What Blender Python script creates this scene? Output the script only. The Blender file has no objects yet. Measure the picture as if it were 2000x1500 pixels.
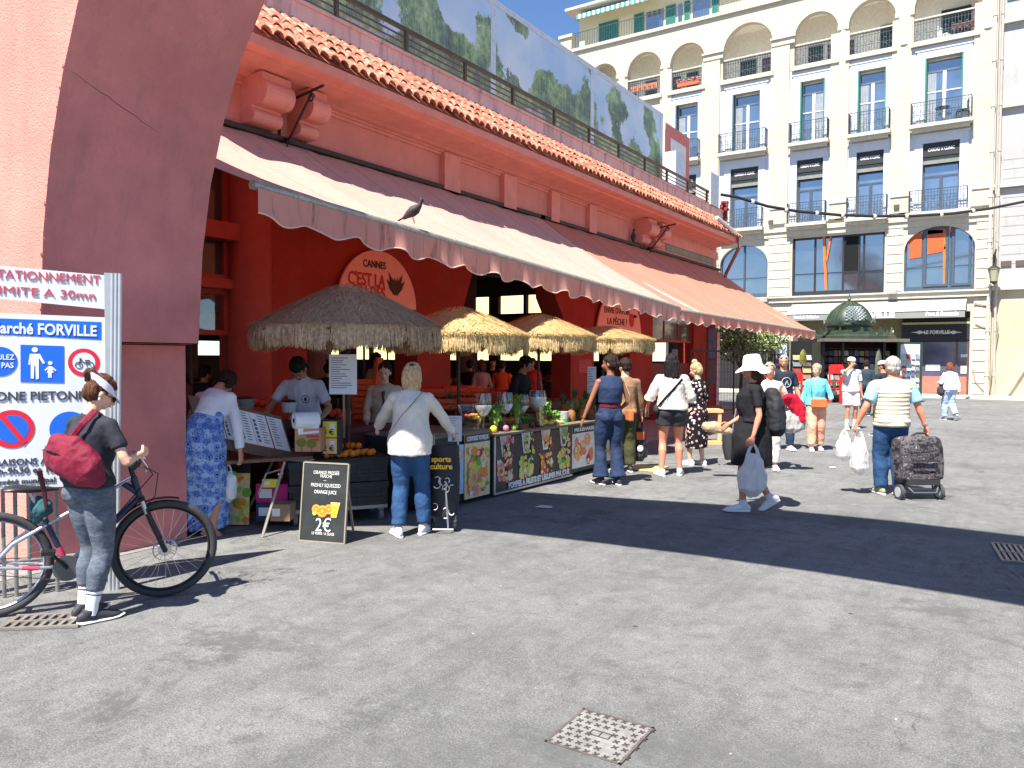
import bpy,bmesh,math,random
import numpy as np
from math import sin,cos,pi,radians,sqrt,atan2
from mathutils import Vector,Matrix,noise
random.seed(7)
SC=bpy.context.scene
COL=SC.collection
# ---------------------------------------------------------------- camera
# world frame: +y runs along the market facade, +x points from it into the street
YAW,PITCH,ROLL=33.69,-1.909,0.3
cam=bpy.data.cameras.new('camera');cam.sensor_width=36;cam.lens=27;cam.clip_end=600;cam.clip_start=.05
camo=bpy.data.objects.new('camera',cam);COL.objects.link(camo)
CM=Matrix.Translation((0,0,1.68))@Matrix.Rotation(radians(YAW),4,'Z')@Matrix.Rotation(radians(90+PITCH),4,'X')@Matrix.Rotation(radians(ROLL),4,'Z')
camo.matrix_world=CM
SC.camera=camo
# ---------------------------------------------------------------- light
SHX,SHY=.015,.62
W=bpy.data.worlds.new('World');SC.world=W;W.use_nodes=True
nt=W.node_tree;bg=nt.nodes['Background']
sky=nt.nodes.new('ShaderNodeTexSky');sky.sky_type='NISHITA';sky.sun_disc=False
sky.sun_elevation=math.atan(1/sqrt(SHX**2+SHY**2));sky.sun_rotation=atan2(-SHX,-SHY)
sky.air_density=.9;sky.dust_density=.15;sky.ozone_density=5;sky.altitude=600
tn=nt.nodes.new('ShaderNodeMix');tn.data_type='RGBA';tn.blend_type='MULTIPLY';tn.inputs[0].default_value=1;tn.inputs[7].default_value=(.93,1,1.07,1)
nt.links.new(sky.outputs[0],tn.inputs[6]);nt.links.new(tn.outputs[2],bg.inputs[0]);bg.inputs[1].default_value=.085
sl=bpy.data.lights.new('sun','SUN');sl.energy=5.0;sl.angle=radians(.53);sl.color=(1,.95,.87)
so=bpy.data.objects.new('sun',sl);COL.objects.link(so)
so.rotation_euler=Vector((SHX,SHY,-1)).to_track_quat('-Z','Y').to_euler()
SC.view_settings.view_transform='Standard';SC.view_settings.look='None'
SC.view_settings.exposure=1.2;SC.view_settings.gamma=1
SC.render.engine='CYCLES'
SC.cycles.max_bounces=7;SC.cycles.diffuse_bounces=4;SC.cycles.transparent_max_bounces=12
SC.cycles.sample_clamp_indirect=6
try:
 SC.cycles.use_denoising=True
except Exception:
 pass
 # ---------------------------------------------------------------- picking points on real planes
def ray(px,py):
 d=Vector(((px-1000)/1500,-(py-750)/1500,-1))
 return CM.to_3x3()@d
def hit(px,py,ax,val):
 d=ray(px,py);o=CM.translation
 t=(val-o[ax])/d[ax]
 return o+d*t
def G(px,py,z=0):return hit(px,py,2,z)
def onx(px,py,x):return hit(px,py,0,x)
def ony(px,py,y):return hit(px,py,1,y)
# ---------------------------------------------------------------- materials
_mats={}
def lin(c):return tuple((x/12.92 if x<=.04045 else((x+.055)/1.055)**2.4)for x in c)
def rgb(r,g,b):return lin((r/255,g/255,b/255))
class NT:
 def __init__(s,m):
  s.t=m.node_tree;s.n=s.t.nodes;s.l=s.t.links;s.p=s.n['Principled BSDF'];s.out=s.n['Material Output']
 def add(s,ty,**kw):
  n=s.n.new(ty)
  for k,v in kw.items():setattr(n,k,v)
  return n
 def link(s,a,b):s.l.new(a,b)
 def coord(s,kind='Object',scale=(1,1,1),rot=(0,0,0)):
  tc=s.add('ShaderNodeTexCoord');mp=s.add('ShaderNodeMapping')
  mp.inputs['Scale'].default_value=scale;mp.inputs['Rotation'].default_value=rot
  s.link(tc.outputs[kind],mp.inputs[0]);return mp.outputs[0]
 def noise(s,vec,scale=5,detail=4,rough=.6,dist=0):
  n=s.add('ShaderNodeTexNoise');n.inputs['Scale'].default_value=scale;n.inputs['Detail'].default_value=detail
  n.inputs['Roughness'].default_value=rough;n.inputs['Distortion'].default_value=dist
  s.link(vec,n.inputs['Vector']);return n.outputs['Fac']
 def vor(s,vec,scale=5,out='Distance',feature='F1',rnd=1):
  n=s.add('ShaderNodeTexVoronoi');n.feature=feature;n.inputs['Scale'].default_value=scale
  n.inputs['Randomness'].default_value=rnd
  s.link(vec,n.inputs['Vector']);return n.outputs[out]
 def ramp(s,fac,stops,interp='LINEAR'):
  r=s.add('ShaderNodeValToRGB');r.color_ramp.interpolation=interp
  e=r.color_ramp.elements
  while len(e)<len(stops):e.new(.5)
  for i,(p,c)in enumerate(stops):
   e[i].position=p;e[i].color=(*c,1)if len(c)==3 else c
  s.link(fac,r.inputs[0]);return r.outputs[0]
 def mix(s,fac,a,b,mode='MIX'):
  m=s.add('ShaderNodeMix',data_type='RGBA',blend_type=mode)
  for sock,v in((m.inputs[0],fac),(m.inputs[6],a),(m.inputs[7],b)):
   if hasattr(v,'links')or isinstance(v,bpy.types.NodeSocket):s.link(v,sock)
   elif isinstance(v,(int,float)):sock.default_value=v
   else:sock.default_value=(*v,1)if len(v)==3 else v
  return m.outputs[2]
 def math(s,op,a,b=0,clamp=False):
  m=s.add('ShaderNodeMath',operation=op);m.use_clamp=clamp
  for sock,v in((m.inputs[0],a),(m.inputs[1],b)):
   if isinstance(v,bpy.types.NodeSocket):s.link(v,sock)
   else:sock.default_value=v
  return m.outputs[0]
 def bump(s,h,strength=.3,dist=.01):
  b=s.add('ShaderNodeBump');b.inputs['Strength'].default_value=strength;b.inputs['Distance'].default_value=dist
  s.link(h,b.inputs['Height']);s.link(b.outputs[0],s.p.inputs['Normal'])
 def color(s,c):s.link(c,s.p.inputs['Base Color'])
def newmat(name,rough=.7,metal=0,spec=.5):
 m=bpy.data.materials.new(name);m.use_nodes=True
 N=NT(m);N.p.inputs['Roughness'].default_value=rough;N.p.inputs['Metallic'].default_value=metal
 N.p.inputs['Specular IOR Level'].default_value=spec
 _mats[name]=m
 return m,N
def mat(name,c,rough=.7,metal=0,var=.12,vs=6,bump=0,bs=60,spec=.4,bd=.004,sc=(1,1,1),dirt=0,sheen=0,emit=0):
 if name in _mats:return _mats[name]
 m,N=newmat(name,rough,metal,spec)
 v=N.coord('Object',sc)
 f=N.noise(v,vs,5)
 lo=tuple(x*(1-var)for x in c);hi=tuple(min(1,x*(1+var))for x in c)
 col=N.ramp(f,[(.3,lo),(.7,hi)])
 if dirt:
  f2=N.noise(N.coord('Object',(3,3,.6)),1.6,6,.7)
  col=N.mix(N.ramp(f2,[(.52,(0,0,0)),(.75,(dirt,)*3)]),col,tuple(x*.35 for x in c))
 N.color(col)
 if bump:
  N.bump(N.noise(v,bs,3),bump,bd)
 if sheen:
  N.p.inputs['Sheen Weight'].default_value=sheen
 if emit:
  N.p.inputs['Emission Color'].default_value=(*c,1);N.p.inputs['Emission Strength'].default_value=emit
 return m
 # ---------------------------------------------------------------- mesh builder
class B:
 def __init__(s):s.v=[];s.f=[];s.m=[];s.mi=0
 def quad(s,*p,mi=None):
  k=len(s.v);s.v+=[tuple(q)for q in p];s.f.append(tuple(range(k,k+len(p))));s.m.append(s.mi if mi is None else mi)
 def addm(s,vs,fs,mi=None):
  k=len(s.v);s.v+=[tuple(q)for q in vs]
  for f in fs:s.f.append(tuple(i+k for i in f));s.m.append(s.mi if mi is None else mi)
 def box(s,a,b,M=None,mi=None):
  x0,y0,z0=(min(a[i],b[i])for i in range(3));x1,y1,z1=(max(a[i],b[i])for i in range(3))
  vs=[(x0,y0,z0),(x1,y0,z0),(x1,y1,z0),(x0,y1,z0),(x0,y0,z1),(x1,y0,z1),(x1,y1,z1),(x0,y1,z1)]
  if M is not None:vs=[M@Vector(q)for q in vs]
  s.addm(vs,[(0,3,2,1),(4,5,6,7),(0,1,5,4),(1,2,6,5),(2,3,7,6),(3,0,4,7)],mi)
 def cyl(s,p0,p1,r0,r1=None,n=10,mi=None,cap=True):
  r1=r0 if r1 is None else r1
  s.loft([p0,p1],[(r0,r0),(r1,r1)],n=n,mi=mi,cap=cap)
 def loft(s,pts,rad,xa=None,n=12,mi=None,cap=True,round_=False,closed=False):
  pts=[Vector(p)for p in pts];rad=[(r,r)if isinstance(r,(int,float))else r for r in rad]
  if round_:
   d0=(pts[0]-pts[1]).normalized();d1=(pts[-1]-pts[-2]).normalized()
   a,b=rad[0],rad[-1];ra,rb=min(a),min(b)
   pts=[pts[0]+d0*ra*.9,pts[0]+d0*ra*.6]+pts+[pts[-1]+d1*rb*.6,pts[-1]+d1*rb*.9]
   rad=[(a[0]*.35,a[1]*.35),(a[0]*.78,a[1]*.78)]+rad+[(b[0]*.78,b[1]*.78),(b[0]*.35,b[1]*.35)]
  k=len(s.v);N=len(pts)
  x=Vector(xa)if xa is not None else None
  t0=(pts[1]-pts[0]).normalized()
  if x is None:
   x=t0.orthogonal()
  for i in range(N):
   if closed:t=(pts[(i+1)%N]-pts[i-1]).normalized()
   else:t=(pts[min(i+1,N-1)]-pts[max(i-1,0)]).normalized()
   base=Vector(xa)if xa is not None else x
   x=base-t*base.dot(t)
   if x.length<1e-5:x=t.orthogonal()
   x.normalize();y=t.cross(x)
   for j in range(n):
    a=2*pi*j/n
    s.v.append(tuple(pts[i]+x*(cos(a)*rad[i][0])+y*(sin(a)*rad[i][1])))
  m=s.mi if mi is None else mi
  for i in range(N if closed else N-1):
   for j in range(n):
    a,b=k+i*n+j,k+i*n+(j+1)%n
    c,d=k+((i+1)%N)*n+(j+1)%n,k+((i+1)%N)*n+j
    s.f.append((a,b,c,d));s.m.append(m)
  if cap and not closed:
   s.f.append(tuple(k+j for j in reversed(range(n))));s.m.append(m)
   s.f.append(tuple(k+(N-1)*n+j for j in range(n)));s.m.append(m)
 def ell(s,c,r,n=14,m=9,M=None,mi=None):
  c=Vector(c);r=(r,r,r)if isinstance(r,(int,float))else r
  vs=[(0,0,-r[2])]
  for i in range(1,m):
   a=-pi/2+pi*i/m
   for j in range(n):
    b=2*pi*j/n;vs.append((cos(a)*cos(b)*r[0],cos(a)*sin(b)*r[1],sin(a)*r[2]))
  vs.append((0,0,r[2]))
  fs=[(0,1+(j+1)%n,1+j)for j in range(n)]
  for i in range(m-2):
   for j in range(n):
    a=1+i*n+j;b=1+i*n+(j+1)%n
    fs.append((a,b,b+n,a+n))
  t=len(vs)-1;o=1+(m-2)*n
  fs+=[(o+j,o+(j+1)%n,t)for j in range(n)]
  vs=[c+((M@Vector(q))if M is not None else Vector(q))for q in vs]
  s.addm(vs,fs,mi)
 def lathe(s,c,prof,n=24,mi=None,M=None):
  k=len(s.v);c=Vector(c)
  for r,z in prof:
   for j in range(n):
    a=2*pi*j/n;q=Vector((r*cos(a),r*sin(a),z))
    if M is not None:q=M@q
    s.v.append(tuple(c+q))
  m=s.mi if mi is None else mi
  for i in range(len(prof)-1):
   for j in range(n):
    a,b=k+i*n+j,k+i*n+(j+1)%n
    s.f.append((a,b,b+n,a+n));s.m.append(m)
 def prism(s,poly,fn,d0,d1,mi=None):
  """poly: 2d points (ccw), fn(a,b,d)->xyz"""
  n=len(poly);vs=[fn(a,b,d0)for a,b in poly]+[fn(a,b,d1)for a,b in poly]
  fs=[tuple(reversed(range(n))),tuple(range(n,2*n))]+[(i,(i+1)%n,n+(i+1)%n,n+i)for i in range(n)]
  s.addm(vs,fs,mi)
 def tube(s,pts,r,n=8,mi=None):s.loft(pts,[r]*len(pts),n=n,mi=mi)
 def mesh(s,name,mats,M=None,smooth=False):
  me=bpy.data.meshes.new(name)
  vs=s.v
  if M is not None:
   A=np.array(s.v,dtype=float).reshape(-1,3);Mi=np.array(M)
   vs=(A@Mi[:3,:3].T+Mi[:3,3]).tolist()
  me.from_pydata(vs,[],s.f)
  for m in(mats if isinstance(mats,(list,tuple))else[mats]):me.materials.append(m)
  if any(s.m):me.polygons.foreach_set('material_index',s.m)
  if smooth:me.polygons.foreach_set('use_smooth',[True]*len(s.f))
  me.update()
  return me
 def make(s,name,mats,parent=None,smooth=False,world=True,kind=None,fix=True):
  """verts are in world space unless world=False (then local to the parent)"""
  M=parent_mat(parent).inverted()if(parent is not None and world)else None
  me=s.mesh(name,mats,M,smooth)
  if fix:
   bm=bmesh.new();bm.from_mesh(me);bmesh.ops.recalc_face_normals(bm,faces=bm.faces);bm.to_mesh(me);bm.free()
  if smooth:
   me.polygons.foreach_set('use_smooth',[True]*len(me.polygons))
   try:me.set_sharp_from_angle(angle=radians(50))
   except Exception:pass
  o=bpy.data.objects.new(name,me);COL.objects.link(o)
  if parent is not None:o.parent=parent
  if kind:o['kind']=kind
  return o
_pm={}
def parent_mat(o):
 M=Matrix.Identity(4)
 while o is not None:
  M=Matrix.LocRotScale(o.location,o.rotation_euler,o.scale)@M
  o=o.parent
 return M
def tag(o,label=None,cat=None,group=None,kind=None):
 if label:o['label']=label
 if cat:o['category']=cat
 if group:o['group']=group
 if kind:o['kind']=kind
 return o
def thing(name,label,cat,loc=(0,0,0),rz=0,group=None):
 o=bpy.data.objects.new(name,None);COL.objects.link(o);o.empty_display_size=.2
 o.location=loc;o.rotation_euler=(0,0,rz)
 return tag(o,label,cat,group)
def copy_tree(o,parent=None):
 c=o.copy();COL.objects.link(c);c.parent=parent
 for ch in list(o.children):copy_tree(ch,c)
 return c
def solo(b,name,mats,label,cat,group=None,smooth=False,loc=None,rz=0):
 """a thing that is one mesh, its origin at its own base"""
 if loc is None:
  A=np.array(b.v);loc=((A[:,0].min()+A[:,0].max())/2,(A[:,1].min()+A[:,1].max())/2,A[:,2].min())
  o=b_make_at(b,name,mats,loc,0,smooth)
 else:
  o=b.make(name,mats,None,smooth);o.location=loc;o.rotation_euler=(0,0,rz)
 return tag(o,label,cat,group)
def b_make_at(b,name,mats,loc,rz=0,smooth=False):
 M=(Matrix.Translation(loc)@Matrix.Rotation(rz,4,'Z'))
 b2=B();Mi=M.inverted();b2.v=[tuple(Mi@Vector(q))for q in b.v];b2.f=b.f;b2.m=b.m
 o=b2.make(name,mats,None,smooth);o.location=loc;o.rotation_euler=(0,0,rz)
 return o
 # lettering: real letter shapes, extruded a little, as a mesh
_tc={}
def text_mesh(txt,size,mat_,bold=0,ext=.002,spacing=1,align='CENTER'):
 cu=bpy.data.curves.new('lettering','FONT');cu.body=txt;cu.size=size;cu.extrude=ext;cu.offset=bold
 cu.align_x=align;cu.align_y='CENTER';cu.space_character=spacing;cu.resolution_u=3
 ob=bpy.data.objects.new('lettering',cu);COL.objects.link(ob)
 dg=bpy.context.evaluated_depsgraph_get()
 me=bpy.data.meshes.new_from_object(ob.evaluated_get(dg));me.name='lettering'
 bpy.data.objects.remove(ob);bpy.data.curves.remove(cu)
 me.materials.clear();me.materials.append(mat_)
 return me
def text(txt,size,mat_,O,R,U,parent=None,width=None,name='lettering',**kw):
 """O centre, R reading direction, U up (world space)"""
 me=text_mesh(txt,size,mat_,**kw)
 R=Vector(R).normalized();U=Vector(U);U=(U-R*U.dot(R)).normalized();Nn=R.cross(U)
 M=Matrix.Translation(O)@Matrix(((R.x,U.x,Nn.x,0),(R.y,U.y,Nn.y,0),(R.z,U.z,Nn.z,0),(0,0,0,1)))
 if width:
  xs=[v.co.x for v in me.vertices];w=max(xs)-min(xs)
  M=M@Matrix.Diagonal((width/w,1,1,1))
 if parent is not None:M=parent_mat(parent).inverted()@M
 me.transform(M)
 o=bpy.data.objects.new(name,me);COL.objects.link(o)
 if parent is not None:o.parent=parent
 return o
def remesh(b,voxel=.012,smooth=3,folds=None,M=None):
 """fuse overlapping shapes into one continuous surface"""
 me=b.mesh('tmp',[])
 o=bpy.data.objects.new('tmp',me);COL.objects.link(o)
 r=o.modifiers.new('r','REMESH');r.mode='VOXEL';r.voxel_size=voxel;r.adaptivity=0
 if smooth:
  q=o.modifiers.new('s','SMOOTH');q.factor=.5;q.iterations=smooth
 dg=bpy.context.evaluated_depsgraph_get()
 me2=bpy.data.meshes.new_from_object(o.evaluated_get(dg))
 bpy.data.objects.remove(o);bpy.data.meshes.remove(me)
 if folds:
  amp,fx,fz=folds
  n=len(me2.vertices);co=np.empty(n*3);me2.vertices.foreach_get('co',co);co=co.reshape(-1,3)
  no=np.empty(n*3);me2.vertices.foreach_get('normal',no);no=no.reshape(-1,3)
  d=np.array([noise.fractal(Vector((p[0]*fx,p[1]*fx,p[2]*fz)),1,2,3)for p in co])
  co+=no*(d*amp)[:,None]
  me2.vertices.foreach_set('co',co.ravel())
 me2.polygons.foreach_set('use_smooth',[True]*len(me2.polygons))
 me2.update()
 return me2
 # ================================================================ GROUND
def asphalt():
 m,N=newmat('asphalt',.88,0,.25)
 v=N.coord('Object');Z=(0,)*3
 g=lambda a:(a*.845,a*.855,a*.825)
 big=N.noise(v,.28,6,.62,.8);mid=N.noise(v,1.5,8,.74,.5);sm=N.noise(v,7,6,.7,.3)
 streak=N.noise(N.coord('Object',(2.2,.3,1),(0,0,radians(58))),1.5,7,.75)
 fine=N.noise(v,95,5,.85);fine2=N.noise(v,38,4,.8);grit=N.vor(v,120,'Distance');grit2=N.vor(v,34,'Color')
 c=N.ramp(big,[(.32,g(.185)),(.5,g(.225)),(.66,g(.262))])
 c=N.mix(N.ramp(mid,[(.38,(.4,)*3),(.5,Z)]),c,g(.14))
 c=N.mix(N.ramp(mid,[(.51,Z),(.64,(.38,)*3)]),c,g(.32))
 c=N.mix(N.ramp(sm,[(.36,(.5,)*3),(.48,Z)]),c,g(.12));c=N.mix(N.ramp(sm,[(.53,Z),(.66,(.35,)*3)]),c,g(.36))
 c=N.mix(N.ramp(streak,[(.51,Z),(.62,(.5,)*3)]),c,g(.14))
 c=N.mix(N.ramp(fine,[(.36,(.9,)*3),(.51,Z)]),c,g(.07));c=N.mix(N.ramp(fine,[(.54,Z),(.7,(.8,)*3)]),c,g(.46))
 c=N.mix(N.ramp(fine2,[(.32,(.6,)*3),(.46,Z)]),c,g(.12));c=N.mix(N.ramp(fine2,[(.58,Z),(.74,(.5,)*3)]),c,g(.42))
 gs=N.math('MULTIPLY',N.ramp(grit,[(.14,(1,)*3),(.28,Z)]),N.ramp(grit2,[(.5,Z),(.8,(.75,)*3)]))
 c=N.mix(gs,c,g(.6))
 st=N.noise(v,.8,9,.8,1.2);c=N.mix(N.ramp(st,[(.345,(.8,)*3),(.39,Z)]),c,g(.07))
 gum=N.vor(v,1.7,'Distance');c=N.mix(N.ramp(gum,[(.022,(.9,)*3),(.034,Z)]),c,g(.05));gum2=N.vor(N.coord('Object',(1.3,.9,1)),2.6,'Distance');c=N.mix(N.ramp(gum2,[(.014,(.9,)*3),(.022,Z)]),c,g(.75))
 pt=N.noise(v,1.15,9,.82,.2);ms=N.noise(v,.33,3,.5)
 c=N.mix(N.math('MULTIPLY',N.ramp(pt,[(.53,Z),(.585,(.8,)*3)]),N.ramp(ms,[(.42,Z),(.56,(1,)*3)])),c,g(.12))
 ar=N.add('ShaderNodeTexWave');ar.wave_type='RINGS';ar.rings_direction='Z';ar.inputs['Scale'].default_value=.055;ar.inputs['Distortion'].default_value=1.6;ar.inputs['Detail'].default_value=4;N.link(v,ar.inputs['Vector'])
 c=N.mix(N.math('MULTIPLY',N.ramp(ar.outputs[1],[(.93,Z),(.985,(.5,)*3)]),N.ramp(pt,[(.36,Z),(.55,(1,)*3)])),c,g(.13))
 N.color(c)
 N.bump(N.math('ADD',N.math('ADD',fine,fine2),N.math('MULTIPLY',sm,.8)),.8,.007)
 return m
M_ASPH=asphalt()
b=B()
b.quad((-160,-60,0),(140,-60,0),(140,180,0),(-160,180,0))
b.make('ground',M_ASPH,kind='structure')
# smoother lighter paving by the far facade, with a real kerb
FY=40.8
b=B();b.box((-30,FY-1.6,0),(30,FY+.3,.12));b.make('pavement',mat('kerb stone',rgb(205,198,185),.85,var=.1,vs=3,bump=.2),kind='structure')
# paler worn strip of old concrete alongside the market front
m_strip=mat('market floor',(.26,.255,.235),.85,var=.2,vs=3,bump=.3,bs=90)
b=B();b.quad((-40,2,.004),(-6.3,2,.004),(-6.3,27.4,.004),(-40,27.4,.004));b.make('market_floor',m_strip,kind='structure')
# ---- manhole cover
M_IRON=mat('cast iron',(.235,.228,.216),.75,.05,var=.3,vs=14,bump=.3,bs=80)
M_IRON_D=mat('iron cross',(.06,.052,.05),.7,.1)
pts=[G(1062,1451),G(1140,1386),G(1278,1424),G(1212,1497)]
P0=sum(pts,Vector())/4;ex=(pts[2]-pts[1]).normalized();ey=Vector((-ex.y,ex.x,0))
sx=((pts[2]-pts[1]).length+(pts[3]-pts[0]).length)/4;sy=((pts[0]-pts[1]).length+(pts[3]-pts[2]).length)/4
th=thing('manhole_cover','square rusty iron manhole cover patterned with crosses in the asphalt foreground','manhole cover',(P0.x,P0.y,0),atan2(ex.y,ex.x))
b=B();b.box((-sx,-sy,.001),(sx,sy,.006));b.make('plate',M_IRON,th,world=False)
b=B()
for a,c,d,e in((-sx,-sy,sx,-sy+.012),(-sx,sy-.012,sx,sy),(-sx,-sy,-sx+.012,sy),(sx-.012,-sy,sx,sy)):
 b.box((a,c,.004),(d,e,.0085))
b.make('rim',mat('rim rust',(.11,.09,.08),.8,var=.4),th,world=False)
b=B();n=8
for i in range(n):
 for j in range(n):
  if(i in(3,4)and j in(3,4))or(i==5 and j in(1,2))or(i==5 and j in(5,)):continue
  x=-sx+(i+.5)*2*sx/n+(.02 if j%2 else-.01);y=-sy+(j+.5)*2*sy/n
  R=Matrix.Translation((x,y,0))@Matrix.Rotation(radians(38),4,'Z')
  b.box((-.017,-.0045,.005),(.017,.0045,.0078),R);b.box((-.0045,-.017,.005),(.0045,.017,.0079),R)
b.box((-.05,-.026,.005),(.05,-.02,.008));b.box((-.05,.02,.005),(.05,.026,.008));b.box((-.05,-.026,.005),(-.044,.026,.0082));b.box((.044,-.026,.005),(.05,.026,.0082));b.box((-.003,-.026,.005),(.003,.026,.0083))
b.make('cross_pattern',M_IRON_D,th,world=False)
# ---- drain grates
def grate(c,w,l,rz,label,n=9):
 t=thing('drain_grate',label,'drain grate',(c.x,c.y,0),rz)
 b=B();b.box((-w,-l,.001),(w,l,.004));b.make('pit',mat('pit dark',(.012,.012,.012),.9),t,world=False)
 b=B()
 for i in range(n+1):
  x=-w+2*w*i/n;b.box((x-.012,-l,.003),(x+.012,l,.016))
 for y in(-l,0,l):b.box((-w-.012,y-.012,.003),(w+.012,y+.012,.019))
 b.make('bars',mat('grate iron',(.3,.27,.24),.55,.5,var=.3),t,world=False)
grate(G(92,1216),.22,.12,radians(YAW+8),'small rusty drain grate in the asphalt beside the bicycle rack',8)
grate(G(1998,1084),.19,.34,radians(8),'dark drain grate in the shadow band at the right edge',9)
# small white paper scraps lying on the ground
for px,py,s,l in((1062,992,.10,'flattened pale wrapper lying in the shadow before the juice counter'),(1626,914,.05,'small white scrap of paper on the sunlit asphalt')):
 p=G(px,py);b=B();b.quad((-s,-s*.4,.006),(s,-s*.3,.012),(s*.9,s*.4,.008),(-s*.8,s*.35,.014));b.quad((-s*.8,s*.35,.0145),(s*.9,s*.4,.0085),(s*.7,s*.6,.02),(-s*.6,s*.55,.018))
 o=b.make('paper_scrap',mat('scrap',(.6,.6,.58),.8),None);o.location=p;tag(o,l,'litter')
 # ================================================================ STONE ARCH over the street
def stucco(name,c,bs=55,bump=.9,var=.08,wear=.0,bd=.012):
 m,N=newmat(name,.92,0,.2)
 v=N.coord('Object')
 f=N.noise(v,1.1,6,.65);f2=N.noise(v,bs,3,.6)
 col=N.ramp(f,[(.3,tuple(x*(1-var)for x in c)),(.7,tuple(min(1,x*(1+var))for x in c))])
 col=N.mix(N.ramp(f2,[(.3,(.35,)*3),(.45,(0,)*3)]),col,tuple(x*.62 for x in c))
 if wear:
  st=N.noise(N.coord('Object',(1,1,.12)),4.5,6,.75)
  col=N.mix(N.ramp(st,[(.5,(0,)*3),(.72,(wear,)*3)]),col,(.16,.12,.11))
 N.color(col);N.bump(f2,bump,bd);return m
M_ARCH=stucco('arch stucco',rgb(224,144,130),62,1.0,.14,wear=.2)
M_ARCHS=stucco('arch smooth stucco',rgb(206,130,126),90,.35,.2,wear=.32,bd=.004)
AF,AB=2.86,4.2
intr=[(-6.40,0),(-6.40,1.78),(-6.20,1.80),(-6.13,2.6),(-6.0,3.2),(-5.81,3.72),(-5.57,4.2),(-5.25,4.62),(-4.8,4.98),(-4.2,5.22),(-3.4,5.42),(-2.4,5.58),(-1.4,5.64)]
intr=intr+[(-2.8-a,z)for a,z in reversed(intr[:-1])]
extr=[(5.9,0),(5.9,5.0),(3.6,6.3),(1.8,7.0),(.2,7.45),(-1.2,7.55),(-2.8,7.35),(-4.4,6.7),(-5.6,6.15),(-6.6,5.75),(-8.9,5.2),(-8.9,0)]
arch=thing('street_arch','huge pink stucco arch pier rising at the left edge of the picture','arch',(-7.4,3.5,0))
b=B()
e_=[q for q in extr if q[1]>1]
intl=intr
# simple robust way: cut the shape in vertical slices
xs=sorted(set([q[0]for q in intl]+[q[0]for q in e_]+[-6.3,3.5]))
def up(x):
 ee=sorted(e_,key=lambda q:q[0]);return float(np.interp(x,[q[0]for q in ee],[q[1]for q in ee]))
half=sorted([q for q in intl if q[1]>=1.8],key=lambda q:q[0])
def lo(x):
 return float(np.interp(x,[q[0]for q in half],[q[1]for q in half]))
sl_=[]
xs=[x for x in xs if-8.9<=x<=5.9]
for i in range(len(xs)-1):
 x0,x1=xs[i],xs[i+1]
 if x1<=-6.40+1e-6 or x0>=3.60-1e-6:l0=l1=0
 elif x1<=-6.20+1e-6 or x0>=3.40-1e-6:l0=l1=1.79
 else:l0,l1=lo(x0),lo(x1)
 sl_.append((x0,x1,l0,l1,up(x0),up(x1)))
bf=B()
for x0,x1,l0,l1,u0,u1 in sl_:
 bf.quad((x0,AF,l0),(x1,AF,l1),(x1,AF,u1),(x0,AF,u0))
 bf.quad((x0,AB,l0),(x0,AB,u0),(x1,AB,u1),(x1,AB,l1))
 bf.quad((x0,AF,u0),(x1,AF,u1),(x1,AB,u1),(x0,AB,u0))
 if l0>0:bf.quad((x0,AF,l0),(x0,AB,l0),(x1,AB,l1),(x1,AF,l1),mi=1)
for i in range(len(intl)-1):
 (a,z0),(c,z1)=intl[i],intl[i+1]
 if abs(a-c)<.1 and min(z0,z1)<1.8:
  bf.quad((a,AF,z0),(a,AB,z0),(c,AB,z1),(c,AF,z1),mi=1)
for x in(-8.9,5.9):bf.quad((x,AF,0),(x,AB,0),(x,AB,up(x)),(x,AF,up(x)))
bf.make('masonry',[M_ARCH,M_ARCHS],arch,fix=True)
b=B()
for k in range(26):
 z=1.9+k*.13+random.random()*.05;x=lo_x=None
 hh=sorted([q for q in half if q[0]<-1.4],key=lambda q:q[1]);x=float(np.interp(z,[q[1]for q in hh],[q[0]for q in hh]))
 s=random.uniform(.006,.02);b.ell((x-.004,AF+random.uniform(-.002,.01),z),(s*.5,s,s*1.3),6,4)
b.make('crumbled_edge',M_ARCH,arch)
b=B();hh=sorted([q for q in half if q[0]<-1.4],key=lambda q:q[1])
pl=[]
for k in range(14):
 t=k/13;y=AF+.05+t*.75;z=3.75-.26*t+random.uniform(-.006,.006);x=float(np.interp(z,[q[1]for q in hh],[q[0]for q in hh]));pl.append((x+.003,y,z))
for k in range(13):
 a,c=pl[k],pl[k+1];w=.0028*(1-abs(k-6)/9);b.quad((a[0],a[1],a[2]-w),(c[0],c[1],c[2]-w),(c[0],c[1],c[2]+w),(a[0],a[1],a[2]+w))
b.make('scratch',mat('scratch',(.12,.045,.04),.9),arch)
# ================================================================ MARKET HALL
WX=-9.2;BX=-5.87
R_SALM=rgb(218,142,126);R_RED=rgb(200,62,38)
M_SALM=stucco('salmon stucco',R_SALM,45,.9,.1,wear=.12)
M_SALS=mat('salmon smooth',R_SALM,.85,var=.1,vs=3,dirt=.22,bump=.15,bs=30)
M_REDW=stucco('red stucco',rgb(158,64,52),50,.9,.2,wear=.3)
M_REDS=mat('red paint',rgb(166,66,52),.6,var=.12,dirt=.15)
M_PARA=stucco('parapet stucco',rgb(232,182,172),40,.25,.12,wear=.75,bd=.004)
hall=thing('market_hall','long salmon red covered market hall with tiled eave and roof terrace railing','market hall',(WX-3,15,0))
def yz(px,py,x=WX):p=onx(px,py,x);return p.y,p.z
ZA=sum(yz(x,y)[1]for x,y in((443,247),(1000,409),(1400,522)))/3
UE=yz(1400,480)[0]
EX=WX+.97
ZE=(yz(513,87,EX)[1]+yz(1447,463,EX)[1])/2;E0=yz(513,87,EX)[0];E1=yz(1440,463,EX)[0]+.25
PX_=WX+.2
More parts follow.
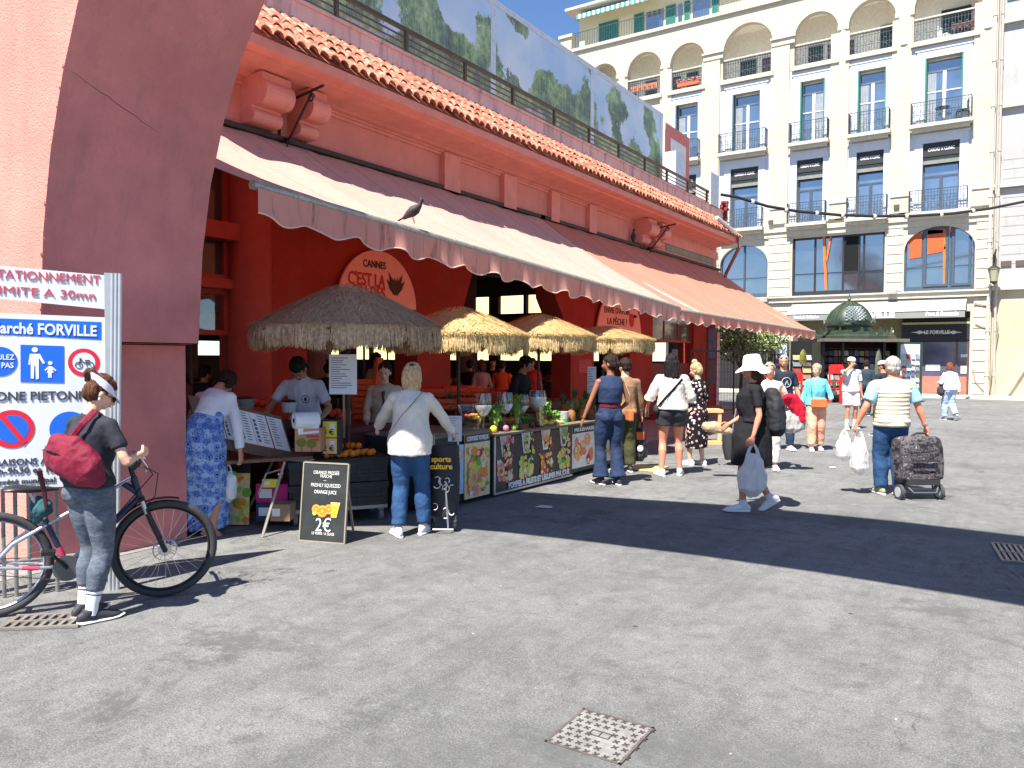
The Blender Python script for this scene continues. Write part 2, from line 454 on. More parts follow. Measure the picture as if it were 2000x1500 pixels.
ZP=(yz(553,0,PX_)[1]+yz(1413,410,PX_)[1])/2;ZR=(yz(693,0,PX_)[1]+yz(1380,365,PX_)[1])/2
print('market',ZA,UE,ZE,E0,E1,ZP,ZR)
ZC=ZE-.27
# upper wall band (frieze), starting behind the arch
b=B();b.box((WX-.35,E0-.25,ZA-.05),(WX,UE,ZC+.3))
b.make('frieze_wall',M_SALM,hall)
b=B()
for x0,x1 in((853,890),(970,1000),(1063,1085),(1138,1158)):
 b=B();y0=yz(x0+6,400)[0];y1=yz(x1,400)[0];b.box((WX-.02,y0,ZA-.05),(WX+.12,y1,ZC+.0));b.make('frieze_pilaster',M_SALS,hall)
 # dirty glazed panel at the far end of the frieze
y0=yz(1300,480)[0];y1=yz(1393,490)[0]
b=B();b.box((WX+.003,y0,ZA+.12),(WX+.02,y1,ZC-.05));b.make('dirty_panel',mat('dirty panel',rgb(110,105,85),.35,var=.4,vs=3),hall)
b=B();b.box((WX-.02,y0-.35,ZC-.32),(WX+.05,UE,ZC-.05));b.make('end_lintel',M_SALS,hall)
# cornice moulding: a profile swept along the wall and round the near corner
prof=[(0,ZC),(.08,ZC),(.08,ZC+.03),(.16,ZC+.035),(.22,ZC+.06),(.36,ZC+.085),(.60,ZC+.10),(.74,ZC+.10),(.74,ZC+.14),(.97,ZC+.14),(.97,ZE),(0,ZE)]
b=B();n=len(prof)
c0=[(WX+d,E0-d+.97-.97,z)for d,z in prof]
c00=[(WX-1.2,E0-d,z)for d,z in prof]
c1=[(WX+d,E1,z)for d,z in prof]
k=0;b.v+=c00+c0+c1
for s in(0,1):
 for i in range(n):
  j=(i+1)%n;b.f.append((s*n+i,s*n+j,(s+1)*n+j,(s+1)*n+i));b.m.append(0)
b.f.append(tuple(2*n+i for i in range(n)));b.m.append(0);b.f.append(tuple(reversed(range(n))));b.m.append(0)
b.make('cornice',M_SALS,hall)
# small mouldings on the frieze under the cornice
b=B()
for ya,yb in((E0+.1,yz(853,300)[0]),):pass
b.box((WX,E0+.05,ZC-.05),(WX+.04,E1-.3,ZC-.001));b.make('moulding',M_SALS,hall)
# scrolled corbels in pairs with an iron bracket between them
def corbel(y0,y1):
 def arc(cx,cz,r,a0,a1,n=7):return[(cx+r*cos(radians(a0+(a1-a0)*k/n)),ZC+cz+r*sin(radians(a0+(a1-a0)*k/n)))for k in range(n+1)]
 pr=[(0,ZC-.58),(.16,ZC-.58)]+arc(.2,-.48,.10,-90,60)+[(.26,ZC-.36)]+arc(.40,-.2,.17,-100,62,9)+[(.46,ZC+.06),(0,ZC+.06)]
 b=B();b.prism([(WX+a,z)for a,z in pr],lambda a,z,d:(a,d,z),y0,y1)
 o=b.make('corbel',M_SALS,hall)
M_WI=mat('wrought iron',(.03,.025,.025),.5,.4)
def spiral(c,r,y,turns=1.3,n=18,flip=1,th0=0):
 return[(c[0]+flip*r*(1-.6*t/n)*cos(th0+turns*2*pi*t/n),y,c[1]+r*(1-.6*t/n)*sin(th0+turns*2*pi*t/n))for t in range(n+1)]
for x0,x1,x2,x3 in((497,553,588,618),(1256,1272,1283,1293)):
 ys=[yz(x,220 if x<900 else 450,WX+.3)[0]for x in(x0,x1,x2,x3)]
 corbel(ys[0],ys[1]);corbel(ys[2],ys[3]+.05)
 ym=(ys[1]+ys[2])/2
 b=B();b.tube([(WX,ym,ZC-.16),(WX+.95,ym,ZC-.04)],.02,6);b.tube([(WX+.02,ym,ZC-.82),(WX+.02,ym,ZC)],.02,6)
 b.tube([(WX+.03,ym,ZC-.7),(WX+.25,ym,ZC-.66),(WX+.5,ym,ZC-.36),(WX+.72,ym,ZC-.1)],.018,6)
 b.tube(spiral((WX+.14,ZC-.74),.1,ym),.013,5);b.tube(spiral((WX+.7,ZC-.17),.07,ym),.012,5)
 b.make('wrought_bracket',M_WI,hall)
 # canal tiles, two overlapping courses with a mortared ragged top
def tilemat():
 m,N=newmat('clay tiles',.85,0,.2);v=N.coord('Object')
 c=N.ramp(N.noise(v,9,5,.7),[(.34,rgb(140,74,58)),(.48,rgb(176,106,84)),(.58,rgb(196,140,114)),(.68,rgb(216,194,168))])
 c=N.mix(N.ramp(N.noise(v,22,3),[(.6,(0,)*3),(.7,(.8,)*3)]),c,(.09,.06,.05));N.color(c);N.bump(N.noise(v,60,3),.4,.005);return m
M_TILE=tilemat()
b=B();step=.195;nt_=int((E1-E0+.1)/step)
for course in range(3):
 xa=EX+.10-course*.26;za=ZE+.02+course*.235;ln=.36;dz=.30
 for i in range(nt_+1):
  y=E0-.02+i*step+random.uniform(-.01,.01);r0=.091+random.uniform(-.004,.004);r1=.076
  jx=random.uniform(-.012,.012);jz=random.uniform(0,.012)
  seg=7;k=len(b.v)
  for(xx,zz,rr)in((xa+jx,za+jz,r0),(xa-ln+jx,za+dz+jz,r1)):
   for t in range(2):
    for s in range(seg+1):
     a=pi*s/seg;r_=rr-t*.016
     b.v.append((xx,y+r_*cos(a),zz+r_*sin(a)*.95))
  q=seg+1
  for s in range(seg):
   b.f.append((k+s,k+s+1,k+2*q+s+1,k+2*q+s));b.m.append(0)
   b.f.append((k+q+s,k+3*q+s,k+3*q+s+1,k+q+s+1));b.m.append(0)
   b.f.append((k+s,k+q+s,k+q+s+1,k+s+1));b.m.append(0)
b.quad((EX+.02,E0,ZE+.004),(EX+.02,E1,ZE+.004),(WX+.18,E1,ZE+.70),(WX+.18,E0,ZE+.70))
b.make('roof_tiles',M_TILE,hall,smooth=False,fix=False)
# parapet and end wall of the terrace
b=B();b.box((PX_-.3,3.6,ZE-.1),(PX_,E1+.5,ZP));b.make('parapet',M_PARA,hall)
b=B();b.box((PX_-.33,3.6,ZP-.01),(PX_+.03,E1+.52,ZP+.04));b.make('coping',M_PARA,hall)
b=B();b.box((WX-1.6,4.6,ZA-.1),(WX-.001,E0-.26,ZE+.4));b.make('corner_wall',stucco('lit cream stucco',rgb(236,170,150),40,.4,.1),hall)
# roof slab keeps the hall dark
b=B();b.box((-30,2.2,ZE-.35),(WX-.4,UE-.2,ZE-.05));b.make('roof',mat('roof grey',rgb(120,105,95),.9),hall)
# railing: continuous top rail, three thin rails, posts
M_RAIL=mat('brown painted steel',rgb(92,78,66),.5,.3,var=.2)
b=B();yr0,yr1=5.2,E1+.3;xr=PX_-.12
b.box((xr-.035,yr0,ZR-.04),(xr+.035,yr1,ZR+.02))
for k in range(1,4):b.box((xr-.012,yr0,ZP+.04+(ZR-ZP-.08)*k/4-.012),(xr+.012,yr1,ZP+.04+(ZR-ZP-.08)*k/4+.012))
b.make('railing',M_RAIL,hall)
for px in(657,793,908,1001,1082,1150,1208,1259,1302,1343,1380):
 y=onx(px,100+(px-657)*.42,xr).y
 b=B();b.box((xr-.03,y-.03,ZP+.04),(xr+.03,y+.03,ZR-.04));b.make('railing_post',M_RAIL,hall)
 # down pipe at the far corner
b=B();p=onx(1437,455,EX);yq=p.y
b.tube([(EX+.05,yq+.1,ZE+.1),(EX+.1,yq+.1,ZE-.3),(WX+.45,UE-.3,ZA-.2),(WX+.3,UE-.6,ZA-1.3)],.06,8);b.make('downpipe',mat('pipe mauve',rgb(140,90,85),.5),hall)
b=B();b.tube([onx(1400,425,EX-.1),onx(1432,452,EX+.12)],.07,8);b.make('gutter_outlet',mat('zinc',(.6,.6,.6),.4,.4),hall)
# ---- arcade below: piers and openings in the plane of the wall
def prow(px,py=700):return yz(px,py)[0]
P={k:prow(k,py)for k,py in((388,600),(475,600),(600,700),(815,700),(880,650),(925,530),(1115,650),(1085,580),(1160,700),(1230,700),(1275,650),(1355,650),(1385,650))}
print('piers',{k:round(v,2)for k,v in P.items()})
ZH=ZA-.05
def pier(name,poly,depth=.55,m=M_REDW):
 b=B();b.prism(poly,lambda a,z,d:(d,a,z),WX-depth,WX);return b.make(name,m,hall)
 # first wide panel with flared haunch on its right
zt=yz(925,525)[1];zl=yz(903,600)[1];zc=yz(880,650)[1]
pier('pier',[(P[475],0),(P[600],0),(P[600],2.35),(P[600]+.12,2.6),(P[815]-.15,2.6),(P[815],2.3),(P[815],0),(P[880],0),(P[880],zc),(P[880]+(P[925]-P[880])*.55,zl),(P[925],zt),(P[925]+.12,ZH),(P[475],ZH)])
z3=yz(1085,580)[1];z3b=yz(1115,660)[1]
pier('pier',[(P[1115],0),(P[1160],0),(P[1160],2.2),(P[1230],2.2),(P[1230],0),(P[1275],0),(P[1275],ZH),(P[1085]-.1,ZH),(P[1085],z3),(P[1115],z3b)])
pier('pier',[(P[1355],0),(P[1385],0),(P[1385]+.02,ZH),(P[1355],ZH)])
b=B();b.box((WX-.55,P[925]-.1,ZH-.35),(WX-.05,P[1085]+.1,ZH));b.make('lintel',mat('dark lintel',rgb(90,78,70),.8),hall)
b=B();b.box((WX-.5,P[1275],0),(WX-.12,P[1355],1.55));b.make('low_wall',mat('dark red panel',rgb(120,40,34),.6),hall)
# half round column and glazed timber bay at the left end
b=B();b.cyl((WX+.02,P[475]+.1,0),(WX+.02,P[475]+.1,ZH-.45),.3,n=20);b.make('column',M_REDS,hall,smooth=True)
M_GLASSD=None
def glassmat(name,c,rough=.05,spec=.8):
 m,N=newmat(name,rough,0,spec);N.p.inputs['Base Color'].default_value=(*c,1);N.p.inputs['IOR'].default_value=1.5
 v=N.coord('Object');N.bump(N.noise(v,.7,2),.06,.05);return m
def clearglass(name,tint=(.95,.97,.97),fac=.12):
 m,N=newmat(name,.05)
 t=N.add('ShaderNodeBsdfTransparent');t.inputs[0].default_value=(*tint,1)
 g=N.add('ShaderNodeBsdfGlossy');g.inputs['Roughness'].default_value=.03
 mx=N.add('ShaderNodeMixShader');mx.inputs[0].default_value=fac
 N.link(t.outputs[0],mx.inputs[1]);N.link(g.outputs[0],mx.inputs[2]);N.link(mx.outputs[0],N.out.inputs[0]);return m
M_CLEAR=clearglass('clear glass')
def bay(ya,yb,z0,z1,nx=2,frame=M_REDS,name='glazed_bay',fw=.07,midz=(),x=WX-.12,pane=None):
 b=B()
 b.box((x-.06,ya,z0),(x+.04,ya+fw,z1));b.box((x-.06,yb-fw,z0),(x+.04,yb,z1))
 b.box((x-.055,ya+fw,z0),(x+.035,yb-fw,z0+fw));b.box((x-.055,ya+fw,z1-fw),(x+.035,yb-fw,z1))
 for k in range(1,nx):
  y=ya+(yb-ya)*k/nx;b.box((x-.04,y-fw*.35,z0+fw),(x+.02,y+fw*.35,z1-fw))
 for z in midz:b.box((x-.05,ya+fw,z-fw*.5),(x+.03,yb-fw,z+fw*.5))
 o=b.make(name,frame,hall)
 if pane:
  g=B();g.box((x-.012,ya+fw,z0+fw),(x-.006,yb-fw,z1-fw));g.make('pane',pane,o)
 return o
yl0,yl1=3.8,P[475]-.18
bay(yl0,yl1,2.75,4.35,2,name='upper_window',pane=glassmat('dusky pane',(.055,.045,.05)))
bay(yl0,yl1,1.98,2.62,2,name='lower_window',pane=M_CLEAR)
b=B();b.box((WX-.2,yl0-1,2.62),(WX+.06,yl1+.12,2.75));b.make('beam',M_REDS,hall)
b=B();zb=yz(430,450)[1];b.box((WX-.1,yl0-1,zb-.13),(WX+.16,P[475]+.02,zb+.1));b.make('timber_beam',M_REDS,hall)
b=B();b.box((WX-.16,yl0-1,4.35),(WX-.02,yl1+.2,ZH));b.make('upper_panel',M_REDW,hall)
bay(P[1275],P[1355],yz(1310,668)[1],yz(1310,612)[1]+.1,3,name='far_window',pane=glassmat('greenish pane',(.12,.16,.15)))
b=B();b.box((WX-.2,P[1275],yz(1310,612)[1]+.1),(WX-.06,P[1355],ZH));b.make('far_panel',M_REDW,hall)
# ---- inside the hall: ceiling beams, columns, far arcade with daylight
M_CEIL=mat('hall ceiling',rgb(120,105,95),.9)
b=B()
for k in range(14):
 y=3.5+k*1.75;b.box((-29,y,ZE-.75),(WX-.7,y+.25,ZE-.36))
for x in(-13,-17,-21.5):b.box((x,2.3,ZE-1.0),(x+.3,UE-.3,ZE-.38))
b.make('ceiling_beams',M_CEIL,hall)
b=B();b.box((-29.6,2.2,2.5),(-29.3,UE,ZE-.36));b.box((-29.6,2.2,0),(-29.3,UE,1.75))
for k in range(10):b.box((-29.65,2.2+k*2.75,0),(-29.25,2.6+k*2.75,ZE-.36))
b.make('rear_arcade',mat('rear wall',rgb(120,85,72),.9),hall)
b=B()
for x in(-14,-19,-24):
 for y in(6.5,12.5,18.5):b=B();b.cyl((x,y,0),(x,y,ZE-.36),.3,n=14);b.make('inner_column',mat('inner column',rgb(165,105,90),.8),hall)
 # dim inner stalls with canopies and goods
for i,(x,y,c,l)in enumerate(((-13.5,9.5,(110,34,30),'dim inner stall with a dark red canopy behind the first opening'),(-13.2,15.5,(60,64,60),'dim inner stall with a grey canopy behind the second opening'),(-17.5,21,(150,140,120),'pale inner stall near the far wall of the hall'),(-19,12,(40,60,50),'distant green canopied stall deep inside the hall'),(-12.4,20.5,(120,50,40),'inner stall with brick red panels by the fourth opening'))):
 t=thing('inner_stall',l,'stall',(x,y,0));b=B();b.box((-1,-1.2,0),(1,1.2,.95));b.make('counter',mat('stall board',rgb(96,70,56),.8),t,world=False)
 b=B();b.box((-1.1,-1.3,2.35),(1.1,1.3,2.5));b.box((1.02,-1.3,2.1),(1.1,1.3,2.35));b.make('canopy',mat('stall canopy %d'%i,rgb(*c),.8),t,world=False)
 for sx in(-1,1):
  for sy in(-1,1):b=B();b.cyl((sx*.95,sy*1.15,.95),(sx*.95,sy*1.15,2.35),.03,n=6);b.make('pole',M_CEIL,t,world=False)
 b=B()
 for k in range(60):b.ell((random.uniform(-.9,.95),random.uniform(-1.1,1.1),.97+random.uniform(0,.16)),random.uniform(.05,.1),6,4,mi=k%3)
 b.make('goods',[mat('goods red',rgb(170,40,30),.5),mat('goods green',rgb(70,110,40),.6),mat('goods yellow',rgb(210,160,50),.5)],t,world=False)
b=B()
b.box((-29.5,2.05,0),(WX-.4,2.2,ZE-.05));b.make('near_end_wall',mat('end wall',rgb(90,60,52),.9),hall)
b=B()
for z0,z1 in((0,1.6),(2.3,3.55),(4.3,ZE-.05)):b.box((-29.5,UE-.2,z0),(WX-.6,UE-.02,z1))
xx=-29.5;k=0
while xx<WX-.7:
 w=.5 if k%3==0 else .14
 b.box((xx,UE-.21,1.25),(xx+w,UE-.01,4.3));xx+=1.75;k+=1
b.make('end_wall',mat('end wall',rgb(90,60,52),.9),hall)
b=B();b.box((WX-.5,UE-.25,0),(WX,UE,ZH));b.make('corner_pier',M_REDW,hall)
# fluorescent tube
b=B();p=onx(950,563,-14.5);q=onx(1000,568,-13);b.tube([(-14.5,17,4.55),(-13.0,17.6,4.55)],.05,6)
solo(b,'ceiling_lamp',mat('tube',(.8,.8,.75),.4),'dusty tube lamp under the dark market ceiling','lamp')
# yellow house beyond the hall
yh=thing('yellow_house','yellow rendered house seen through the market hall openings','house',(-40,44,0),radians(4))
b=B();b.box((-14,0,0),(16,.4,11));b.make('wall',mat('yellow render',rgb(246,226,150),.9),yh,world=False)
for k in range(9):
 x=-12+k*3;b=B();b.box((x,-.05,2.6),(x+.9,-.01,4.1));b.box((x,-.12,2.5),(x+1,-.01,2.6));w=b.make('window',mat('grey pane',rgb(120,140,150),.3),yh,world=False)
 # ---- round boards hung on the arcade
M_BOARD=mat('coral board',rgb(252,190,172),.6,var=.05)
def lett(parent,txt,px,py,x,w_px,size,m,dz=0,**k):
 o=onx(px,py,x);a=onx(px-w_px/2,py,x);c=onx(px+w_px/2,py,x)
 return text(txt,size,m,o,(0,1,0),(0,0,1),parent,width=abs(c.y-a.y),**k)
M_INK=mat('ink brown',(.025,.015,.015),.6);M_INKR=mat('ink red',rgb(200,50,40),.6)
xb=WX+.12
y0,z0=yz(627,553,xb);y1,z1=yz(832,610,xb);yt,zt_=yz(727,487,xb)
zc1=yz(832,607,xb)[1];R1=zt_-zc1;cy=(y0+y1)/2+.05
sg=thing('round_board','large round coral board reading CANNES above the first thatched umbrella','sign',(xb,cy,zt_-R1),group=None)
b=B();b.prism([(cy+R1*cos(t*pi/28),zt_-R1+R1*sin(t*pi/28))for t in range(29)],lambda a,z,d:(d,a,z),xb-.05,xb-.01);b.make('panel',M_BOARD,sg)
lett(sg,'CANNES',732,517,xb,44,.17,M_INK,bold=.002)
lett(sg,"C'EST LA",717,547,xb,72,.30,M_INKR,bold=.004)
lett(sg,"FIN DES",722,571,xb,62,.27,M_INKR,bold=.004)
b=B();c=onx(773,575,xb)
for k,a in enumerate((-42,-25,-8,8,26,44)):
 L=(.33,.42,.3,.3,.4,.34)[k];d=Vector((0,sin(radians(a)),cos(radians(a))));s=Vector((0,cos(radians(a)),-sin(radians(a))))
 b.quad(c+Vector((-.004+.0008*k,0,0))-s*.04,c+Vector((-.004+.0008*k,0,0))+d*L*.5-s*.055,c+Vector((-.004+.0008*k,0,0))+d*L,c+Vector((-.004+.0008*k,0,0))+d*L*.5+s*.05,c+Vector((-.004+.0008*k,0,0))+s*.04)
b.make('plant_emblem',mat('dark leaf print',rgb(70,52,40),.6),sg)
xb2=WX+.12
ya,_=yz(1167,630,xb2);yb_,_=yz(1253,660,xb2);zt2=yz(1205,575,xb2)[1];zb2=yz(1205,675,xb2)[1]
cy=(ya+yb_)/2;R2=(yb_-ya)/2
sg2=thing('round_board','coral board reading ENVIE D AVOIR LA PECHE above the last thatched umbrella','sign',(xb2,cy,2.2))
b=B();b.prism([(cy+R2*cos(t*pi/20),zt2+.2-R2+R2*sin(t*pi/20))for t in range(21)]+[(ya,2.0),(yb_,2.0)],lambda a,z,d:(d,a,z),xb2-.05,xb2-.01);b.make('panel',M_BOARD,sg2)
M_OLV=mat('olive ink',rgb(120,70,30),.6)
lett(sg2,"ENVIE D'AVOIR",1206,608,xb2,50,.22,M_OLV,bold=.003);lett(sg2,"LA PÊCHE ?",1206,629,xb2,38,.24,M_OLV,bold=.003);lett(sg2,"LE MARCHÉ",1214,648,xb2,28,.12,M_INK)
b=B();p=onx(1234,626,xb2);b.ell(p+Vector((.0,0,0)),(.006,.16,.19),14,8);b.make('peach_emblem',M_INKR,sg2)
b=B();b.ell(p+Vector((.004,.2,.12)),(.006,.12,.05),8,5);b.make('leaf_emblem',M_INK,sg2)
# ================================================================ AWNINGS
def awnmat(name,c,tr,dirt=.5):
 m,N=newmat(name,.85,0,.15);v=N.coord('Object')
 f=N.noise(v,1.4,6,.7);col=N.ramp(f,[(.3,tuple(x*.88 for x in c)),(.7,c)])
 st=N.noise(N.coord('Object',(6,6,.5)),1.6,5,.7)
 col=N.mix(N.ramp(st,[(.54,(0,)*3),(.72,(dirt,)*3)]),col,rgb(96,82,76))
 N.color(col)
 t=N.add('ShaderNodeBsdfTranslucent');t.inputs[0].default_value=(*tr,1)
 mx=N.add('ShaderNodeMixShader');mx.inputs[0].default_value=.22
 N.link(N.p.outputs[0],mx.inputs[1]);N.link(t.outputs[0],mx.inputs[2]);N.link(mx.outputs[0],N.out.inputs[0])
 return m
M_AW1=awnmat('faded pink canvas',rgb(232,180,164),rgb(240,116,80),.35);M_AW2=awnmat('coral canvas',rgb(224,146,124),rgb(255,84,44),.25)
M_VAL=awnmat('stained pink valance',rgb(228,166,150),rgb(250,140,110),.95);M_VAL2=awnmat('coral valance',rgb(226,152,130),rgb(250,130,104),.5)
M_ALU=mat('grimy aluminium',rgb(170,165,152),.45,.4,var=.3,vs=20)
def awning(label,ya,yb,bar0,bar1,mc,mv,vd,top=ZA-.05):
 """bar0/bar1: (x, y, z) ends of the front bar"""
 t=thing('awning',label,'awning',(WX,(ya+yb)/2,2.6))
 b=B();NU,NV=60,12;k=len(b.v);A0,A1=Vector(bar0),Vector(bar1)
 for i in range(NU+1):
  s=i/NU;f=A0.lerp(A1,s);r=Vector((WX+.03,f.y+(ya-bar0[1])*(1-s)+(yb-bar1[1])*s,top))
  for j in range(NV+1):
   q=j/NV;p=r.lerp(f,q);p.z-=(.10+.05*abs(sin(i*pi/15)))*sin(pi*q)+.03*noise.noise(Vector((i*.5,j*.35,ya)))+(.012 if i%6==0 else 0);b.v.append(tuple(p))
 for i in range(NU):
  for j in range(NV):
   a=i*(NV+1)+j;b.f.append((a,a+1,a+NV+2,a+NV+1));b.m.append(0)
 b.make('canvas',mc,t,smooth=True);sb=B()
 for i in range(0,NU+1,5):sb.loft([Vector(b.v[i*(NV+1)+j])+Vector((0,0,.004))for j in range(NV+1)],[(.012,.003)]*(NV+1),xa=(0,1,0),n=5)
 sb.make('seams',mat('seam '+label[:6],rgb(206,160,140)if 'long' in label else rgb(196,130,106),.9),t)
 b=B();b.tube([A0+Vector((.0,-.03,-.02)),A1+Vector((0,.03,-.02))],.045,10);b.make('front_bar',M_ALU,t,smooth=True)
 b=B();L=(A1-A0).length;n=int(L/.055);d=(A1-A0)/n;per=.62
 for i in range(n+1):
  s=i*L/n;f=A0+d*i;w=.5+.5*cos(2*pi*s/per);dep=vd-.075*w
  wob=.03*sin(s*7.1)+.022*sin(s*17)
  for j in range(5):
   q=j/4;b.v.append((f.x+.05+wob*q*q,f.y,f.z-.05-dep*q))
 for i in range(n):
  for j in range(4):
   a=i*5+j;b.f.append((a,a+1,a+6,a+5));b.m.append(0)
 b.make('valance',mv,t,smooth=True)
 hem=B();pts=[b.v[i*5+4]for i in range(n+1)];hem.tube(pts,.008,5);hem.make('hem',mat('hem tape',rgb(225,195,180),.8),t)
 b=B()
 for s in(.12,.5,.88):
  f=A0.lerp(A1,s);r=Vector((WX+.1,f.y+.9,top-.25));e=r.lerp(f,.5)+Vector((0,-.7,-.1));b.tube([r,e,f-Vector((0,0,.04))],.028,6)
 b.make('folding_arms',M_ALU,t)
 b=B();b.box((WX+.0,ya-.1,top+.0),(WX+.1,yb+.1,top+.07));b.make('wall_rail',mat('rail dark',rgb(70,52,45),.7),t)
 return t
a0=onx(497,357,BX);a1=onx(1325,599,BX)
b0=onx(1325,604,BX);b1=onx(1590,647,BX)
print('awn',a0,a1,b0,b1)
awning('long faded pink canvas awning with stained scalloped valance over the juice stall',a0.y-.0,a1.y,a0,a1,M_AW1,M_VAL,.30)
awning('shorter orange coral awning over the far bays of the market hall',b0.y+.02,b1.y,(BX,b0.y+.03,b0.z),b1,M_AW2,M_VAL2,.24)
# ================================================================ APARTMENT BUILDING across the square
def xz(px,py,y=FY):p=ony(px,py,y);return p.x,p.z
M_CREAM=mat('cream render',rgb(196,186,166),.9,var=.05,vs=1.5,bump=.25,bs=25,dirt=.25)
M_STONE=mat('cream stone',rgb(194,186,169),.88,var=.08,vs=3,bump=.2,bs=25,dirt=.35)
M_WHITE=mat('white render',rgb(202,205,211),.85,var=.03,vs=2,dirt=.12)
M_SHUT=mat('green shutter',rgb(48,128,116),.6,var=.15);M_SHUTB=mat('grey blue shutter',rgb(70,98,112),.6)
M_DARKG=mat('dark shutter',rgb(38,58,62),.6);M_FRAME=mat('white window frame',rgb(225,225,222),.5,var=.03)
M_BALC=mat('grey balcony iron',rgb(74,84,92),.5,.3);M_BLIND=mat('black fascia',rgb(46,46,46),.6)
M_FRD=mat('dark blue grey frame',rgb(72,84,98),.45)
def skyglass(name,c):
 m,N=newmat(name,.08,0,1.0);v=N.coord('Object')
 col=N.ramp(N.noise(v,.9,3),[(.35,c),(.7,tuple(min(1,x*1.9+.01)for x in c))]);N.color(col);N.p.inputs['IOR'].default_value=2.3
 N.bump(N.noise(v,.5,2),.1,.1);return m
M_WGL=skyglass('window glass',(.05,.07,.105));M_WGD=skyglass('dark window glass',(.018,.02,.026))
apt=thing('apartment_building','tall cream apartment building with arched loggias and iron balconies behind the square','building',(-8,FY+5,0))
xL=xz(1112,101)[0];xR=xz(1944,300)[0]
zT=xz(1112,101)[1]
def zat(pts):return sum(xz(*p)[1]for p in pts)/len(pts)
z_sill4=zat(((1412,160),(1240,197),(1783,85),(1908,58)))
z_s3=zat(((1408,307),(1900,229),(1740,259)))
z_s2=zat(((1442,447),(1888,411)))
z_m0=zat(((1547,581),(1898,572)))
z_top3=zat(((1458,184),(1587,157),(1702,135),(1843,105)))
z_top2=zat(((1454,328),(1580,312),(1698,296),(1837,275)))
z_mt=zat(((1547,465),(1727,453)))
print('apt',xL,xR,zT,z_sill4,z_s3,z_s2,z_m0,z_top3,z_top2,z_mt)
DEP=.38
def opening_wall(b,x0,x1,z0,z1,y,rects,dep=DEP,arches=()):
 """front face with rectangular and round-headed openings, with reveals"""
 rs=list(rects)+[(a,c,d,e)for a,c,d,e,r in arches]
 XS=sorted(set([x0,x1]+[r[0]for r in rs]+[r[1]for r in rs]));ZS=sorted(set([z0,z1]+[r[2]for r in rs]+[r[3]for r in rs]))
 XS=[x for x in XS if x0-1e-6<=x<=x1+1e-6];ZS=[z for z in ZS if z0-1e-6<=z<=z1+1e-6]
 for i in range(len(XS)-1):
  for j in range(len(ZS)-1):
   cx,cz=(XS[i]+XS[i+1])/2,(ZS[j]+ZS[j+1])/2
   if any(r[0]<cx<r[1]and r[2]<cz<r[3]for r in rs):continue
   b.quad((XS[i],y,ZS[j]),(XS[i+1],y,ZS[j]),(XS[i+1],y,ZS[j+1]),(XS[i],y,ZS[j+1]))
 for a,c,d,e in rects:
  b.quad((a,y,d),(a,y+dep,d),(a,y+dep,e),(a,y,e));b.quad((c,y,d),(c,y,e),(c,y+dep,e),(c,y+dep,d))
  b.quad((a,y,e),(a,y+dep,e),(c,y+dep,e),(c,y,e));b.quad((a,y,d),(c,y,d),(c,y+dep,d),(a,y+dep,d))
 for a,c,d,e,r in arches:
  cx=(a+c)/2;rx=(c-a)/2;n=16
  arc=[(cx+rx*cos(pi*t/n),e-r+r*sin(pi*t/n))for t in range(n+1)]
  for k in range(n):
   p,q=arc[k],arc[k+1]
   b.quad((p[0],y,p[1]),(p[0],y,e),(q[0],y,e),(q[0],y,q[1]))
   b.quad((p[0],y,p[1]),(q[0],y,q[1]),(q[0],y+dep,q[1]),(p[0],y+dep,p[1]))
  b.quad((a,y,d),(a,y+dep,d),(a,y+dep,e-r),(a,y,e-r));b.quad((c,y,d),(c,y,e-r),(c,y+dep,e-r),(c,y+dep,d))
  b.quad((a,y,d),(c,y,d),(c,y+dep,d),(a,y+dep,d))
loggias=[]
for x0,x1,top in((1150,1205,124),(1226,1292,101),(1309,1376,80),(1412,1509,50),(1551,1636,19),(1656,1748,0),(1783,1909,-10)):
 a=xz(x0,140)[0];c=xz(x1,120)[0];tz=xz((x0+x1)/2,top)[1]if top>-5 else None
 loggias.append([a,c,z_sill4,tz,(c-a)/2])
mt=sum(l[3]-l[4]for l in loggias if l[3])/6
for l in loggias:l[3]=mt+l[4]
cols=[(1320,1364),(1431,1485),(1563,1611),(1675,1730),(1806,1880)]
wins3=[(xz(a,200)[0],xz(c,200)[0],z_s3+.02,z_top3)for a,c in cols]
wins2=[(xz(a,360)[0],xz(c,360)[0],z_s2+.02,z_top2)for a,c in[(1312,1360),(1427,1481),(1556,1607),(1672,1725),(1801,1873)]]
# extra hidden columns further left
mz=[(xz(1547,520)[0],xz(1727,520)[0],z_m0+.12,z_mt)]
mza=[(xz(1406,530)[0],xz(1499,530)[0],z_m0+.12,zat(((1455,479),)),1.0),(xz(1766,500)[0],xz(1904,500)[0],z_m0+.12,zat(((1835,441),)),1.05)]
shop=[(xz(1555,700)[0],xz(1893,700)[0],.12,3.95),(xz(1300,700)[0],xz(1500,700)[0],.12,3.7)]
b=B()
opening_wall(b,xL,xR,0,zT,FY,wins3+wins2+mz+shop,arches=[tuple(l)for l in loggias]+mza)
b.quad((xL,FY,0),(xL,FY,zT),(xL,FY+12,zT),(xL,FY+12,0));b.quad((xR,FY+DEP,0),(xR,FY+12,0),(xR,FY+12,zT),(xR,FY+DEP,zT))
b.quad((xL,FY,zT),(xR,FY,zT),(xR,FY+12,zT),(xL,FY+12,zT))
b.make('wall',M_CREAM,apt,fix=False)
